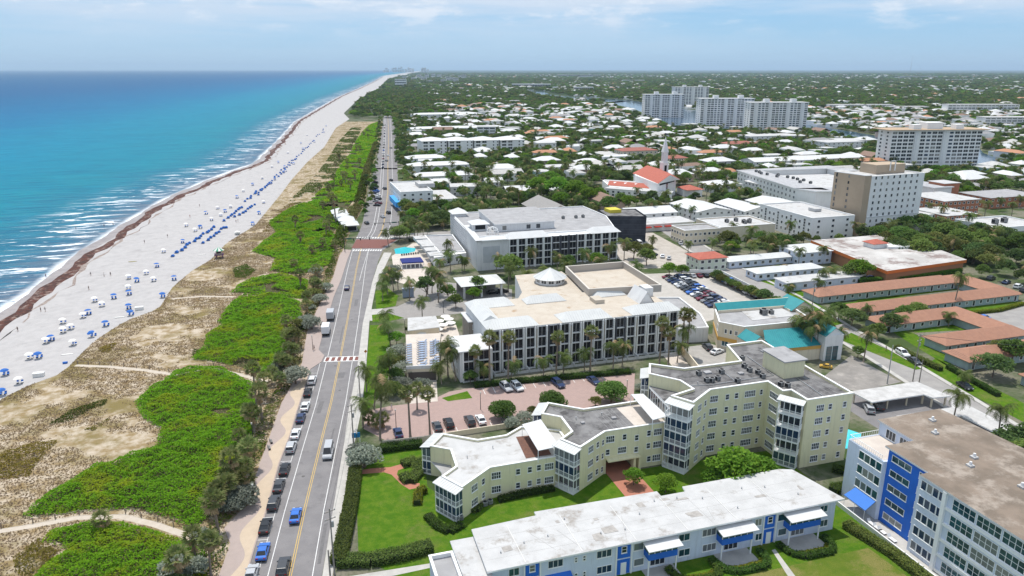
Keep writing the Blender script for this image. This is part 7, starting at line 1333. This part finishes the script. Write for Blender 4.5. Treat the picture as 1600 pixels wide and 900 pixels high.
# ------------------------------------------------------------------ people
def person_mesh(pose):
    me = bpy.data.meshes.new('person'); st_ = .16 if pose == 'walk' else .06
    J = [(0, 0, .95), (0, 0, 1.18), (0, .01, 1.42), (0, 0, 1.52), (0, .02, 1.66), (0, .01, 1.76), (-.1, 0, .88), (-.11, st_, .48), (-.11, st_ * 1.3 - .05, .07), (-.11, st_ * 1.3 + .12, .03), (.1, 0, .88), (.11, -st_ * .6, .48), (.11, -st_ * 1.6 - .05, .07), (.11, -st_ * 1.6 + .12, .03), (-.19, 0, 1.40), (-.27, -st_, 1.12), (-.28, -st_ * .3 + .05, .86), (-.28, .07 - st_ * .3, .76), (.19, 0, 1.40), (.27, st_ * .7, 1.12), (.28, st_ + .07, .86), (.28, st_ + .1, .76)]
    E_ = [(0, 1), (1, 2), (2, 3), (3, 4), (4, 5), (0, 6), (6, 7), (7, 8), (8, 9), (0, 10), (10, 11), (11, 12), (12, 13), (2, 14), (14, 15), (15, 16), (16, 17), (2, 18), (18, 19), (19, 20), (20, 21)]
    me.from_pydata(J, E_, []); o = bpy.data.objects.new('person', me); COL.objects.link(o); m = o.modifiers.new('s', 'SKIN'); rad = [.14, .12, .13, .055, .10, .07, .095, .065, .045, .04, .095, .065, .045, .04, .06, .045, .035, .03, .06, .045, .035, .03]
    for k, v in enumerate(me.skin_vertices[0].data): v.radius = (rad[k], rad[k] * .85); v.use_root = (k == 0)
    o.modifiers.new('d', 'SUBSURF').levels = 1; dg = bpy.context.evaluated_depsgraph_get(); r = bpy.data.meshes.new_from_object(o.evaluated_get(dg)); bpy.data.objects.remove(o); r.name = 'person'
    return r
PM = [person_mesh('stand'), person_mesh('walk')]; skin = M('skin', (.36, .21, .145), .7); hair = M('hair', (.03, .02, .015), .8)
def person(x, y, col, lab, z=None, k=0):
    u, v, zz = GB(x, y) if z is None else (*G(x, y, z), z); me = PM[k].copy(); cm = M('cloth_' + col, dict(black=(.02, .02, .025), red=(.4, .03, .03), blue=(.03, .08, .3), white=(.65, .64, .62), grey=(.2, .2, .21))[col], .9); me.materials.clear(); [me.materials.append(m) for m in (skin, cm, hair)]
    for p in me.polygons: c = p.center; p.material_index = 2 if c.z > 1.69 or (c.z > 1.58 and c.y < -.02) else 1 if (.62 < c.z < 1.0 and abs(c.x) < .22) or (1.0 < c.z < 1.44 and abs(c.x) < .2 and col in ('black', 'white', 'grey')) else 0
    me.polygons.foreach_set('use_smooth', [True] * len(me.polygons)); o = put('person', me, None, (u, v, zz), rng.random() * 6.28); tag(o, lab, 'person')
for i, (x, y, c, lab, z, k) in enumerate([(119, 359, 'black', 'bather in dark swimwear standing alone in the surf', -2.1, 0), (163, 355, 'red', 'bather in red trunks in the surf between breakers', -2.1, 1), (177, 353, 'black', 'bather in black among the breakers nearest the wrack', -2.0, 1), (180, 349, 'blue', 'bather in blue farther out in the surf', -2.2, 0), (139, 453, 'black', 'person in dark clothes walking alone on open sand', None, 1), (142, 431, 'grey', 'person in grey walking near the wrack line', None, 1), (163, 432, 'white', 'person in white standing on open sand near the wrack', None, 0), (173, 431, 'black', 'person in black beside the person in white', None, 0), (72, 434, 'blue', 'bather in blue wading at the water edge', -1.7, 0), (312, 323, 'black', 'person in black near the wet sand', None, 1), (297, 340, 'red', 'person in red trunks walking by the seaward cabanas', None, 1), (226, 380, 'grey', 'person in grey standing on mid beach', None, 0), (262, 371, 'black', 'person in black walking past the first cabanas', None, 1), (369, 348, 'blue', 'person in blue between the dune-side cabanas', None, 1), (372, 347, 'white', 'person in white between the dune-side cabanas', None, 0), (64, 487, 'black', 'person in black near the wrack line with chairs', None, 0), (71, 487, 'grey', 'person in grey beside the chairs near the wrack', None, 1), (28, 518, 'black', 'person in black standing on the nearest stretch of beach', None, 0), (491, 547, 'black', 'person in black walking on the promenade at the bulb-out', .13, 1), (612, 640, 'white', 'person in white standing at the hotel drive entrance', .02, 0), (1384, 548, 'grey', 'person in grey standing beside the white SUV', .02, 1)]): person(x, y, c, lab, z, k)
# ------------------------------------------------------------------ neighbourhood fill
BLOCK = [(16, 57, 140, 146), (36, 262, 76, 345), (48, 174, 120, 240), (26, 178, 52, 226), (70, 282, 170, 350), (115, 158, 160, 192), (172, 120, 256, 218), (172, 218, 272, 274), (238, 286, 324, 334), (292, 344, 394, 460), (198, 404, 266, 478), (128, 700, 250, 754), (60, 420, 102, 470), (174, 296, 232, 326), (325, 254, 445, 348), (170, 328, 290, 382), (126, 354, 156, 408), (54, 292, 80, 345), (40, 352, 640, 366), (138, 200, 172, 345)]
for r_ in ((600, 1140, 690, 1200), (850, 1490, 950, 1560), (580, 930, 690, 985), (600, 840, 700, 900), (500, 470, 600, 525)): BLOCK.append(r_)
CAN = [[G(*p) for p in px] for px in ([(985, 157), (1040, 165), (1098, 173), (1170, 190), (1252, 193), (1380, 214), (1530, 231), (1566, 250), (1572, 262), (1500, 268), (1400, 250), (1380, 230), (1300, 210), (1250, 203), (1180, 206), (1100, 199), (1040, 197), (1008, 184), (940, 160)], [(820, 141), (850, 143), (900, 152), (990, 157), (960, 161), (880, 156), (830, 148)])]
redtile2 = M('weathered_red_tile', (.33, .125, .095), .9, (.27, .105, .085), .6, .3, 3)
def lowpx(px, py, wpx, d, h, lab, wm, rm, kind='hip', n=8, rh=2.2):      # larger low buildings of the suburb
    u, v = G(px, py); w = wpx * PJ(u, v, 0)[2] / FPX; low('apartment_house', lab, u - w / 2, u + w / 2, v, v + d, h, wm, rm, kind, rh, n, 'larger suburban buildings', 'building'); BLOCK.append((u - w / 2 - 4, v - 8, u + w / 2 + 4, v + d + 3))
for a in ((693, 283, 95, 15, 4, 'long low club wing with white hipped roof near the coast road', white, metalwhite), (688, 270, 95, 16, 6, 'white club building with broad hipped roof near the coast road', white, metalwhite), (668, 258, 60, 18, 6, 'white hipped club block behind the long low wing', white, metalwhite),
          (1000, 249, 60, 18, 8, 'cream apartment house with dark red tile roof behind the church', creamst, redtile2), (1060, 258, 34, 14, 6, 'cream house with red tile roof beside the steeple', creamst, redtile2), (855, 236, 30, 14, 8, 'white cube-like villa between tall trees', white, roofwhite, 'flat', 4),
          (1230, 262, 120, 20, 6, 'long white gabled apartment house before the paired towers', white, metalwhite, 'gable_x', 12), (1305, 258, 110, 18, 6, 'long cream apartment house with pale roof beside the broad canal tower', creamst, metalwhite, 'gable_x', 12), (1210, 222, 90, 24, 7, 'white waterfront apartment house at the foot of the paired towers', white, roofwhite, 'flat', 10), (1320, 236, 70, 24, 9, 'white waterfront block by the canal left of the broad tower', white, roofwhite, 'flat', 8),
          (1160, 232, 50, 16, 5, 'house with dark red tile roof among trees below the paired towers', creamst, redtile2), (1210, 300, 60, 16, 6, 'white hipped apartment house in front of the courtyard inn', white, metalwhite), (1135, 300, 55, 16, 5, 'white hipped house beside the courtyard inn', white, metalwhite), (880, 268, 40, 14, 4, 'low white house with dark garage openings behind the church', white, roofwhite, 'flat', 5), (718, 206, 150, 20, 5, 'row of low white beach villas beyond the long condominium', white, metalwhite, 'hip', 16), (700, 184, 110, 30, 6, 'long white club roofs down the coast road', white, metalwhite, 'hip', 12)): lowpx(*a)
c2x = lambda v: np.interp(v, [p[1] for p in C1 + C2], [p[0] for p in C1 + C2])
ST = np.array(ST2)
CANT = [[G(x, y + (5 if k else 2)) if y > 190 else G(x, y) for x, y in [PJ(*q)[:2] for q in c]] for k, c in enumerate(CAN)]
def free(P, m=0.):
    P = np.asarray(P, float); ok = np.ones(len(P), bool)
    for x0, y0, x1, y1 in BLOCK: ok &= ~((P[:, 0] > x0 - m) & (P[:, 0] < x1 + m) & (P[:, 1] > y0 - m) & (P[:, 1] < y1 + m))
    for c in CAN + CANT: ok &= ~inpoly(P, c)
    sx = np.interp(P[:, 1], ST[:, 1], ST[:, 0]); ok &= ~((np.abs(P[:, 0] - sx) < 7 + m) & (P[:, 1] < 352)); return ok
def in_view(P, z=0, pad=60):
    X, Y = P[:, 0] * _cy - P[:, 1] * _sy, P[:, 0] * _sy + P[:, 1] * _cy; d = Y * _c + (CAMH - z) * _s; x = 800 + FPX * X / d; return (d > 10) & (x > -pad) & (x < 1600 + pad)
wallc = [towerw, white, creamst, M('pale_grey_wall', (.52, .52, .52), .85), M('pink_wall', (.58, .42, .34), .85), M('aqua_wall', (.36, .55, .56), .85)]
roofc = [metalwhite, roofwhite, M('pale_tile', (.47, .455, .435), .85, (.42, .41, .39), .8, .3, 3), M('grey_tile', (.30, .29, .295), .85, (.25, .245, .25), .8, .3, 3), M('orange_tile', (.46, .235, .135), .85, (.40, .20, .12), .8, .3, 3), M('brown_tile', (.25, .165, .125), .85, (.21, .14, .11), .8, .3, 3)]
RN = ['white metal', 'flat white', 'pale tile', 'grey tile', 'orange tile', 'brown tile']
HV = []
def house_variant(w, d, h, rm, wm, kind):
    a = MB().box(-w / 2, w / 2, -d / 2, d / 2, 0, h, wm).mesh('wall'); r = thing('tmp', (0, 0, 0))
    if kind == 'hip': o = hip(r, -w / 2, w / 2, -d / 2, d / 2, h, min(w, d) * .22, rm, .6)
    elif kind == 'flat': o = MB().prism([(-w / 2 - .3, -d / 2 - .3), (w / 2 + .3, -d / 2 - .3), (w / 2 + .3, d / 2 + .3), (-w / 2 - .3, d / 2 + .3)], h, h + .45, trimw, rm).build('roof', r)
    else: o = gable(r, -w / 2, w / 2, -d / 2, d / 2, h, min(w, d) * .22, rm, .5, 'x')
    me = o.data; bpy.data.objects.remove(o); bpy.data.objects.remove(r); me.name = 'roof'
    wx, wz = [], []
    nf = 2 if h > 4.5 else 1
    return dict(wall=a, roof=me, w=w, d=d, h=h, nf=nf, tris=None)
for i in range(26):
    rm = i % 2 if i < 15 else [2, 2, 3, 3, 2, 4, 5, 2, 0, 1, 0][i - 15]; k = 'flat' if rm == 1 else ('hip' if i % 3 else 'gable'); w, d = rng.uniform(12, 25), rng.uniform(9, 14); HV.append((house_variant(w, d, float(rng.choice([3.1, 3.3, 5.8, 6.2])), roofc[rm], wallc[int(rng.choice([0, 0, 1, 2, 3, 4, 5]))], k), rm))
# the 250 nearest houses are things of their own
cand = []; n = 0
NEAR = rng.uniform([40, 372], [760, 1150], (9000, 2)); ok = free(NEAR, 12) & in_view(NEAR); ok &= NEAR[:, 0] > c2x(NEAR[:, 1]) + 24; NEAR = NEAR[ok]
px_h = [(640, 245), (665, 262), (700, 258), (690, 248), (655, 257), (720, 268), (690, 280), (845, 280), (860, 272), (880, 268), (905, 265), (940, 268), (775, 262), (800, 255), (812, 246), (870, 240), (890, 245), (905, 233), (930, 228), (938, 243), (960, 240), (975, 215), (990, 210), (870, 205), (880, 215), (845, 222), (830, 238), (1060, 225), (1075, 240), (1090, 250), (1110, 248), (1130, 240), (1140, 222), (1170, 218), (1160, 258), (1180, 265), (1205, 252), (1120, 262), (1070, 262), (1225, 230), (1240, 240), (1260, 250), (1275, 215), (1300, 222), (1320, 230), (1330, 248), (1345, 220), (1200, 215), (1150, 205), (1050, 205), (1000, 225), (985, 245), (950, 200), (925, 205), (910, 195), (740, 205), (760, 200), (790, 205), (700, 190), (720, 185), (760, 190), (680, 195), (650, 190), (830, 200), (845, 190), (1040, 215), (1020, 232), (1010, 245), (990, 260)]
pts = [Vector(G(*p)) for p in px_h]; pts = [p for p in pts if free(np.array([p]), 2)[0]]
for p in NEAR:
    if len(pts) >= 250: break
    p = Vector(p)
    if all((p - q).length > 25 for q in pts): pts.append(p)
HOUSES = []; WCHK = win_mesh(1.5, 1.3, 1, 1, trimw, glass, True)[0]
for k, p in enumerate(pts):
    V, rm = HV[int(rng.integers(len(HV)))]; ang = R(rng.choice([0, 0, 90, -8, 82])) + rng.normal() * .04; s = rng.uniform(.85, 1.15); t = thing('house', (p.x, p.y, 0), rz=ang); put('wall', V['wall'], t, None, 0, (s, s, 1)); put('roof', V['roof'], t, None, 0, (s, s, 1)); HOUSES.append((p.x, p.y, max(V['w'], V['d']) * s * .55))
    if p.length < 900:
        for f in range(V['nf']):
            for q in np.linspace(-.36, .36, 4):
                put('window', WCHK, t, (V['w'] * s * q, -V['d'] * s / 2, V['h'] / V['nf'] * (f + .52)))
            put('window', WCHK, t, (-V['w'] * s / 2, 0, V['h'] / V['nf'] * (f + .52)), -R(90))
    repeat(t, f"{'two-storey' if V['nf'] == 2 else 'low'} house with {RN[rm]} roof", 'house', 'houses among the trees', p.x, p.y)
HA = np.array(HOUSES)
# the rest, in their thousands, as one mass
def far_houses():
    V = []; F = []; MI = []; mats = [towerw, *roofc]
    for lo, hi, cnt, sc in ((430, 1700, 1000, 1.0), (1700, 4200, 720, 1.1), (4200, 12000, 800, 1.4)):
        dd = np.sqrt(rng.uniform(lo ** 2, hi ** 2, cnt * 2)); az = rng.uniform(-.24, .66, cnt * 2) + .0; P = np.column_stack([dd * np.sin(az + YAW * 1.0), dd * np.cos(az + YAW * 1.0)]); ok = free(P, 10) & in_view(P, pad=10); s_, t_ = (P - np.array(S0)) @ np.array(SD), (P - np.array(S0)) @ np.array(SN); ok &= t_ < np.interp(s_, ws, wt) - 260
        P = P[ok][:cnt]
        for x, y in P:
            if lo < 1000 and len(HA) and np.min(np.hypot(HA[:, 0] - x, HA[:, 1] - y)) < 19: continue
            if lo < 1000: HOUSES.append((x, y, 11))
            w, d, h = rng.uniform(13, 30) * sc, rng.uniform(9, 15) * sc, rng.choice([3.4, 3.6, 6.2, 6.8]) * (1 if sc < 2 else 1.6); a = R(rng.choice([0, 90, 5])); ca, sa = math.cos(a), math.sin(a); o = len(V); rh = min(w, d) * .2 if rng.random() < .65 else .2; mi = 1 + int(rng.choice([0, 0, 0, 1, 1, 1, 2, 2, 2, 3, 3, 4, 5]))
            ins = min(w, d) / 2 * .98
            for px, py, z in [(-w / 2, -d / 2, 0), (w / 2, -d / 2, 0), (w / 2, d / 2, 0), (-w / 2, d / 2, 0), (-w / 2, -d / 2, h), (w / 2, -d / 2, h), (w / 2, d / 2, h), (-w / 2, d / 2, h), (-w / 2 + ins, 0, h + rh), (w / 2 - ins, 0, h + rh)]: V.append((x + px * ca - py * sa, y + px * sa + py * ca, z))
            F += [tuple(o + i for i in f) for f in ((0, 1, 5, 4), (1, 2, 6, 5), (2, 3, 7, 6), (3, 0, 4, 7), (4, 5, 9, 8), (5, 6, 9), (6, 7, 8, 9), (7, 4, 8))]; MI += [0] * 4 + [mi] * 4
    me = bpy.data.meshes.new('distant_suburb'); me.from_pydata(V, [], F); [me.materials.append(m) for m in mats]; me.polygons.foreach_set('material_index', MI); me.update(); return tag(put('distant_suburb', me), 'pale roofs of the far suburb scattered among trees to the horizon', None, None, 'stuff')
far_houses()
# larger far buildings, each its own thing
def slabblock(px, py, wpx, hpx, lab, col=None, d=22, rows=4, cat='building', name='distant_building', rz=-YAW):
    u, v = G(px, py); dep = PJ(u, v, 0)[2]; w = wpx * dep / FPX; h = hpx * dep / FPX; r = thing(name, (u, v, 0), lab, cat, 'distant buildings', rz); m = col or towerw
    put('wall', MB().box(-w / 2, w / 2, 0, d, 0, h, m).mesh('wall'), r); put('roof', MB().box(-w / 2 - .5, w / 2 + .5, -.5, d + .5, h, h + .6, roofwhite).mesh('roof'), r)
    for k in range(rows): put('window_band', MB().box(-w / 2 + .4, w / 2 - .4, -.06, 0, h / rows * (k + .3), h / rows * (k + .75), glass).mesh('window_band'), r)
    b = MB(); n = max(3, int(w / 7))
    for i in range(n + 1): x = -w / 2 + w * i / n; b.box(x - .5, x + .5, -.4, 0, 0, h, m)
    put('piers', b.mesh('piers'), r); return r
for a in [(626, 135, 17, 11, 'pale beachfront block standing alone down the coast'), (760, 215, 28, 16, 'white mid-rise block behind the long white condominium'), (1430, 180, 60, 0, ''), (1345, 172, 100, 8, 'long pale blue row of waterfront flats across the canal'), (1420, 174, 60, 7, 'second row of waterfront flats across the canal'), (1535, 178, 110, 14, 'long white waterfront complex at the picture edge', ), (1575, 198, 75, 14, 'white flats in front of the long waterfront complex'), (1330, 232, 45, 12, 'white waterfront block beside the broad canal tower'), (1230, 222, 60, 9, 'white flat-roofed block below the pair of towers'), (830, 137, 60, 6, 'long tan-roofed block beside the distant canal'), (912, 142, 30, 6, 'grey block beside the distant canal'), (990, 128, 34, 3, 'long pale warehouse on the far plain'), (1500, 127, 40, 3, 'white warehouse on the far plain'), (1435, 122, 60, 3, 'long low works on the far plain'), (905, 120, 70, 3, 'pale commercial strip near the horizon')]:
    if a[3]: slabblock(*a, rows=max(1, int(a[3] / 3.5)))
for k in range(30):
    x = 592 + abs(rng.normal()) * 30 + k * .8; y = 111.8 + rng.random() * 1.5 + max(0, (x - 640) * .06); wd = rng.uniform(2, 5); hg = rng.uniform(2.5, 7.5) * (1.5 if k == 7 else 1)
    r = slabblock(x, y, wd, hg, None, None, 30, 3, 'tower', 'distant_tower'); repeat(r, 'hazy high-rise on the far coast', 'tower', 'far coast high-rises', prep='near', u=G(x, y)[0], v=G(x, y)[1])
for k in range(16):
    x = 640 + k * 5.5 + rng.normal() * 3; y = 121 + rng.random() * 8; r = slabblock(x, y, rng.uniform(5, 9), rng.uniform(3, 7), None, None, 26, 3, 'building', 'distant_building'); repeat(r, 'pale mid-rise block down the coast', 'building', 'mid-rise blocks down the coast')
u, v = G(1422, 115); mt = thing('radio_mast', (u, v, 0), 'thin lattice radio mast rising above the horizon', 'mast'); dep = PJ(u, v, 0)[2]; mh = 26 * dep / FPX; MB().tube([(u, v, 0), (u, v, mh)], [2.2, 1.4], M('mast_red', (.35, .30, .30), .8), 4).build('shaft', mt); MB().bar((u, v, mh), (u + 320, v, 0), .5, .5, wire).build('guy_wire', mt)
landmark(*G(480, 235), 'the far end of the cabana rows'); landmark(*G(400, 310), 'the middle cabana rows'); landmark(*G(480, 560), 'the brick crosswalk'); landmark(*G(335, 820), 'the lowest dune path'); landmark(*G(440, 462), 'the high dune path'); landmark(*G(400, 650), 'the parked cars on the promenade'); landmark(*G(150, 500), 'the nearest umbrellas'); landmark(3000, 10000, 'the far coast'); landmark(400, 640, 'the canal-side suburb'); landmark(330, 560, 'the middle suburb'); landmark(520, 760, 'the suburb below the paired towers'); landmark(130, 600, 'the coast road villas'); landmark(200, 900, 'the woods beyond the long condominium')
# trees of the neighbourhood: individuals first, then the far wood as one mass
def blocked_by_house(P, m=1.0):
    ok = np.ones(len(P), bool)
    for x, y, r in HOUSES: ok &= np.hypot(P[:, 0] - x, P[:, 1] - y) > r * .8 + m
    return ok
P = rng.uniform([40, 240], [620, 900], (7000, 2)); ok = free(P, 2.5) & in_view(P) & blocked_by_house(P, 2) & (P[:, 0] > c2x(P[:, 1]) + 11); P = P[ok]; kept = []
ord_ = np.argsort(np.hypot(P[:, 0], P[:, 1]))
for p in P[ord_]:
    if all(abs(p[0] - q[0]) > 6.5 or abs(p[1] - q[1]) > 6.5 for q in kept[-400:]): kept.append(p)
np_, nt_ = 0, 0; MASS = []
for p in kept:
    if rng.random() < .55 and np_ < 165: palm(p[0], p[1], 'coco', rng.uniform(7, 12)); np_ += 1
    elif nt_ < 150: tree(p[0], p[1], int(rng.choice([0, 1, 2, 3, 5, 8, 0, 4])), rng.uniform(.7, 1.2)); nt_ += 1
    else: MASS.append((*p, rng.uniform(.7, 1.15)))
for k in range(70):       # coastal trees along the far side of the dune and the coast road
    v = 420 + k * 13.0; 
    if v < 1300: MASS.append((c2x(v) + rng.uniform(10, 24), v, rng.uniform(.7, 1.1))); MASS.append((c2x(v) - rng.uniform(9, 15), v, rng.uniform(.35, .6)))
for lo, hi, cnt, sc in ((330, 1300, 10500, .85), (1300, 3000, 16000, 1.45), (3000, 7000, 15000, 3.0), (7000, 16000, 9000, 6.0)):
    dd = np.sqrt(rng.uniform(lo ** 2, hi ** 2, cnt)); az = rng.uniform(-.30, .68, cnt) + YAW; P = np.column_stack([dd * np.sin(az), dd * np.cos(az)]); ok = free(P, 3 if lo < 1000 else 6) & in_view(P); s_, t_ = (P - np.array(S0)) @ np.array(SD), (P - np.array(S0)) @ np.array(SN); tdn = np.interp(s_, dsx, dt_); ok &= (t_ < tdn - (70 if lo < 1300 else 25)) | ((P[:, 1] > 1300) & (t_ < tdn - 12)); P = P[ok]
    if lo < 1500: ok = blocked_by_house(P, .5) & ((P[:, 0] > c2x(P[:, 1]) + 9) | (P[:, 1] > 1280)); P = P[ok]
    if lo < 1000: clear = lump(P[:, 0], P[:, 1], .045) + .6 * lump(P[:, 0], P[:, 1], .11); P = P[clear > -.55]
    else: P = P[rng.random(len(P)) < .85]
    MASS += [(x, y, sc * rng.uniform(.65, 1.2)) for x, y in P]
def far_wood():
    A = np.array(MASS); me = bpy.data.meshes.new('distant_wood'); me.vertices.add(len(A)); me.vertices.foreach_set('co', np.column_stack([A[:, :2], np.where(A[:, 2] > 2, -A[:, 2] * 2.4, -.9 * A[:, 2])]).ravel())
    at = me.attributes.new('size', 'FLOAT', 'POINT'); at.data.foreach_set('value', A[:, 2]); me.update(); o = put('distant_woodland', me); tag(o, 'green canopy of trees filling the far suburb to the horizon', None, None, 'stuff')
    ng = bpy.data.node_groups.new('canopy', 'GeometryNodeTree'); ng.interface.new_socket('Geometry', in_out='INPUT', socket_type='NodeSocketGeometry'); ng.interface.new_socket('Geometry', in_out='OUTPUT', socket_type='NodeSocketGeometry'); N = ng.nodes; L = ng.links
    gi, go = N.new('NodeGroupInput'), N.new('NodeGroupOutput'); ip = N.new('GeometryNodeInstanceOnPoints'); jn = N.new('GeometryNodeJoinGeometry')
    for i in (0, 1, 2, 3, 5, 8, 4):
        src = next(c for o_, *_ in REPEATS if o_.name.startswith('broadleaf_tree') for c in o_.children if c.data is TREE[i][1]); oi = N.new('GeometryNodeObjectInfo'); oi.transform_space = 'ORIGINAL'; oi.inputs['Object'].default_value = src; oi.inputs['As Instance'].default_value = True; L.new(oi.outputs['Geometry'], jn.inputs[0])
    for i in (0, 2):
        src = next(c for o_, *_ in REPEATS if o_.name.startswith('coconut_palm') for c in o_.children if c.data is PALM['coco'][i][1]); oi = N.new('GeometryNodeObjectInfo'); oi.transform_space = 'ORIGINAL'; oi.inputs['Object'].default_value = src; oi.inputs['As Instance'].default_value = True; L.new(oi.outputs['Geometry'], jn.inputs[0])
    na = N.new('GeometryNodeInputNamedAttribute'); na.data_type = 'FLOAT'; na.inputs[0].default_value = 'size'; rv = N.new('FunctionNodeRandomValue'); rv.data_type = 'FLOAT_VECTOR'; rv.inputs[0].default_value = (0, 0, 0); rv.inputs[1].default_value = (0, 0, 6.28); ri = N.new('FunctionNodeRandomValue'); ri.data_type = 'INT'; ri.inputs[4].default_value = 0; ri.inputs[5].default_value = 8; ri.inputs['Seed'].default_value = 5
    cx = N.new('ShaderNodeCombineXYZ'); [L.new(na.outputs[0], cx.inputs[i]) for i in (0, 1)]; mm = N.new('ShaderNodeMath'); mm.operation = 'POWER'; L.new(na.outputs[0], mm.inputs[0]); mm.inputs[1].default_value = .62; L.new(mm.outputs[0], cx.inputs[2])
    L.new(gi.outputs[0], ip.inputs['Points']); L.new(jn.outputs[0], ip.inputs['Instance']); ip.inputs['Pick Instance'].default_value = True; L.new(ri.outputs[2], ip.inputs['Instance Index']); L.new(rv.outputs[0], ip.inputs['Rotation']); L.new(cx.outputs[0], ip.inputs['Scale']); L.new(ip.outputs[0], go.inputs[0])
    m = o.modifiers.new('canopy', 'NODES'); m.node_group = ng
far_wood()
# ------------------------------------------------------------------ labels for repeated things
ORD = ['first', 'second', 'third', 'fourth', 'fifth', 'sixth', 'seventh', 'eighth', 'ninth', 'tenth', 'eleventh', 'twelfth', 'thirteenth', 'fourteenth', 'fifteenth', 'sixteenth', 'seventeenth', 'eighteenth', 'nineteenth', 'twentieth']
def ordinal(k):
    if k < 20: return ORD[k]
    t = ['', '', 'twenty', 'thirty', 'forty', 'fifty', 'sixty', 'seventy', 'eighty', 'ninety'][min(9, (k + 1) // 10)]; u = (k + 1) % 10; return (t[:-1] + 'ieth') if u == 0 else t + '-' + ORD[u - 1]
def short(ph, k, lm):
    for s in (f'{ph}, {ordinal(k)} from the left by {lm}', f'{ph}, {ordinal(k)} from left by {lm[4:]}', f'{ph}, {ordinal(k)} from the left', f'{ph}, {ordinal(k)} along'):
        if len(s.split()) <= 16: return s
    return ' '.join(ph.split()[:12]) + f', {ordinal(k)} along'
def finish_labels():
    clus = {}
    for o, ph, u, v, prep in REPEATS:
        l = min(LANDMARKS, key=lambda q: (q[0] - u) ** 2 + (q[1] - v) ** 2); clus.setdefault((ph, prep, l[2]), []).append((PJ(u, v, 0)[0], o))
    for (ph, prep, lm), it in clus.items():
        it.sort(key=lambda q: q[0])
        base = ph if 'the ' in ph and prep == 'of' else f'{ph} {prep} {lm}'
        if ' on ' in ph or ' in the ' in ph or ' beside ' in ph or ' by ' in ph or ' down ' in ph: base = ph
        base = f'{ph} {prep if prep != "of" else "near"} {lm}'
        for k, (_, o) in enumerate(it):
            lab = base if len(it) == 1 else f'{base}, {ordinal(k)} from the left'
            w = lab.split(); o['label'] = lab if len(w) <= 16 else short(ph, k, lm)
finish_labels()
# ------------------------------------------------------------------ humid sea air
def haze():
    me = MB().box(-75000, 125000, -1500, 75000, -6, 420, landm).mesh('haze'); me.materials.clear(); m = bpy.data.materials.new('haze_air'); m.use_nodes = True; N = m.node_tree.nodes; N.clear(); out = N.new('ShaderNodeOutputMaterial'); pv = N.new('ShaderNodeVolumePrincipled'); pv.inputs['Color'].default_value = (.60, .80, 1.0, 1); pv.inputs['Density'].default_value = HAZE; pv.inputs['Anisotropy'].default_value = .2; m.node_tree.links.new(pv.outputs[0], out.inputs['Volume']); me.materials.append(m); o = put('haze', me); tag(o, None, None, None, 'stuff')
HAZE = 0.000034
haze()
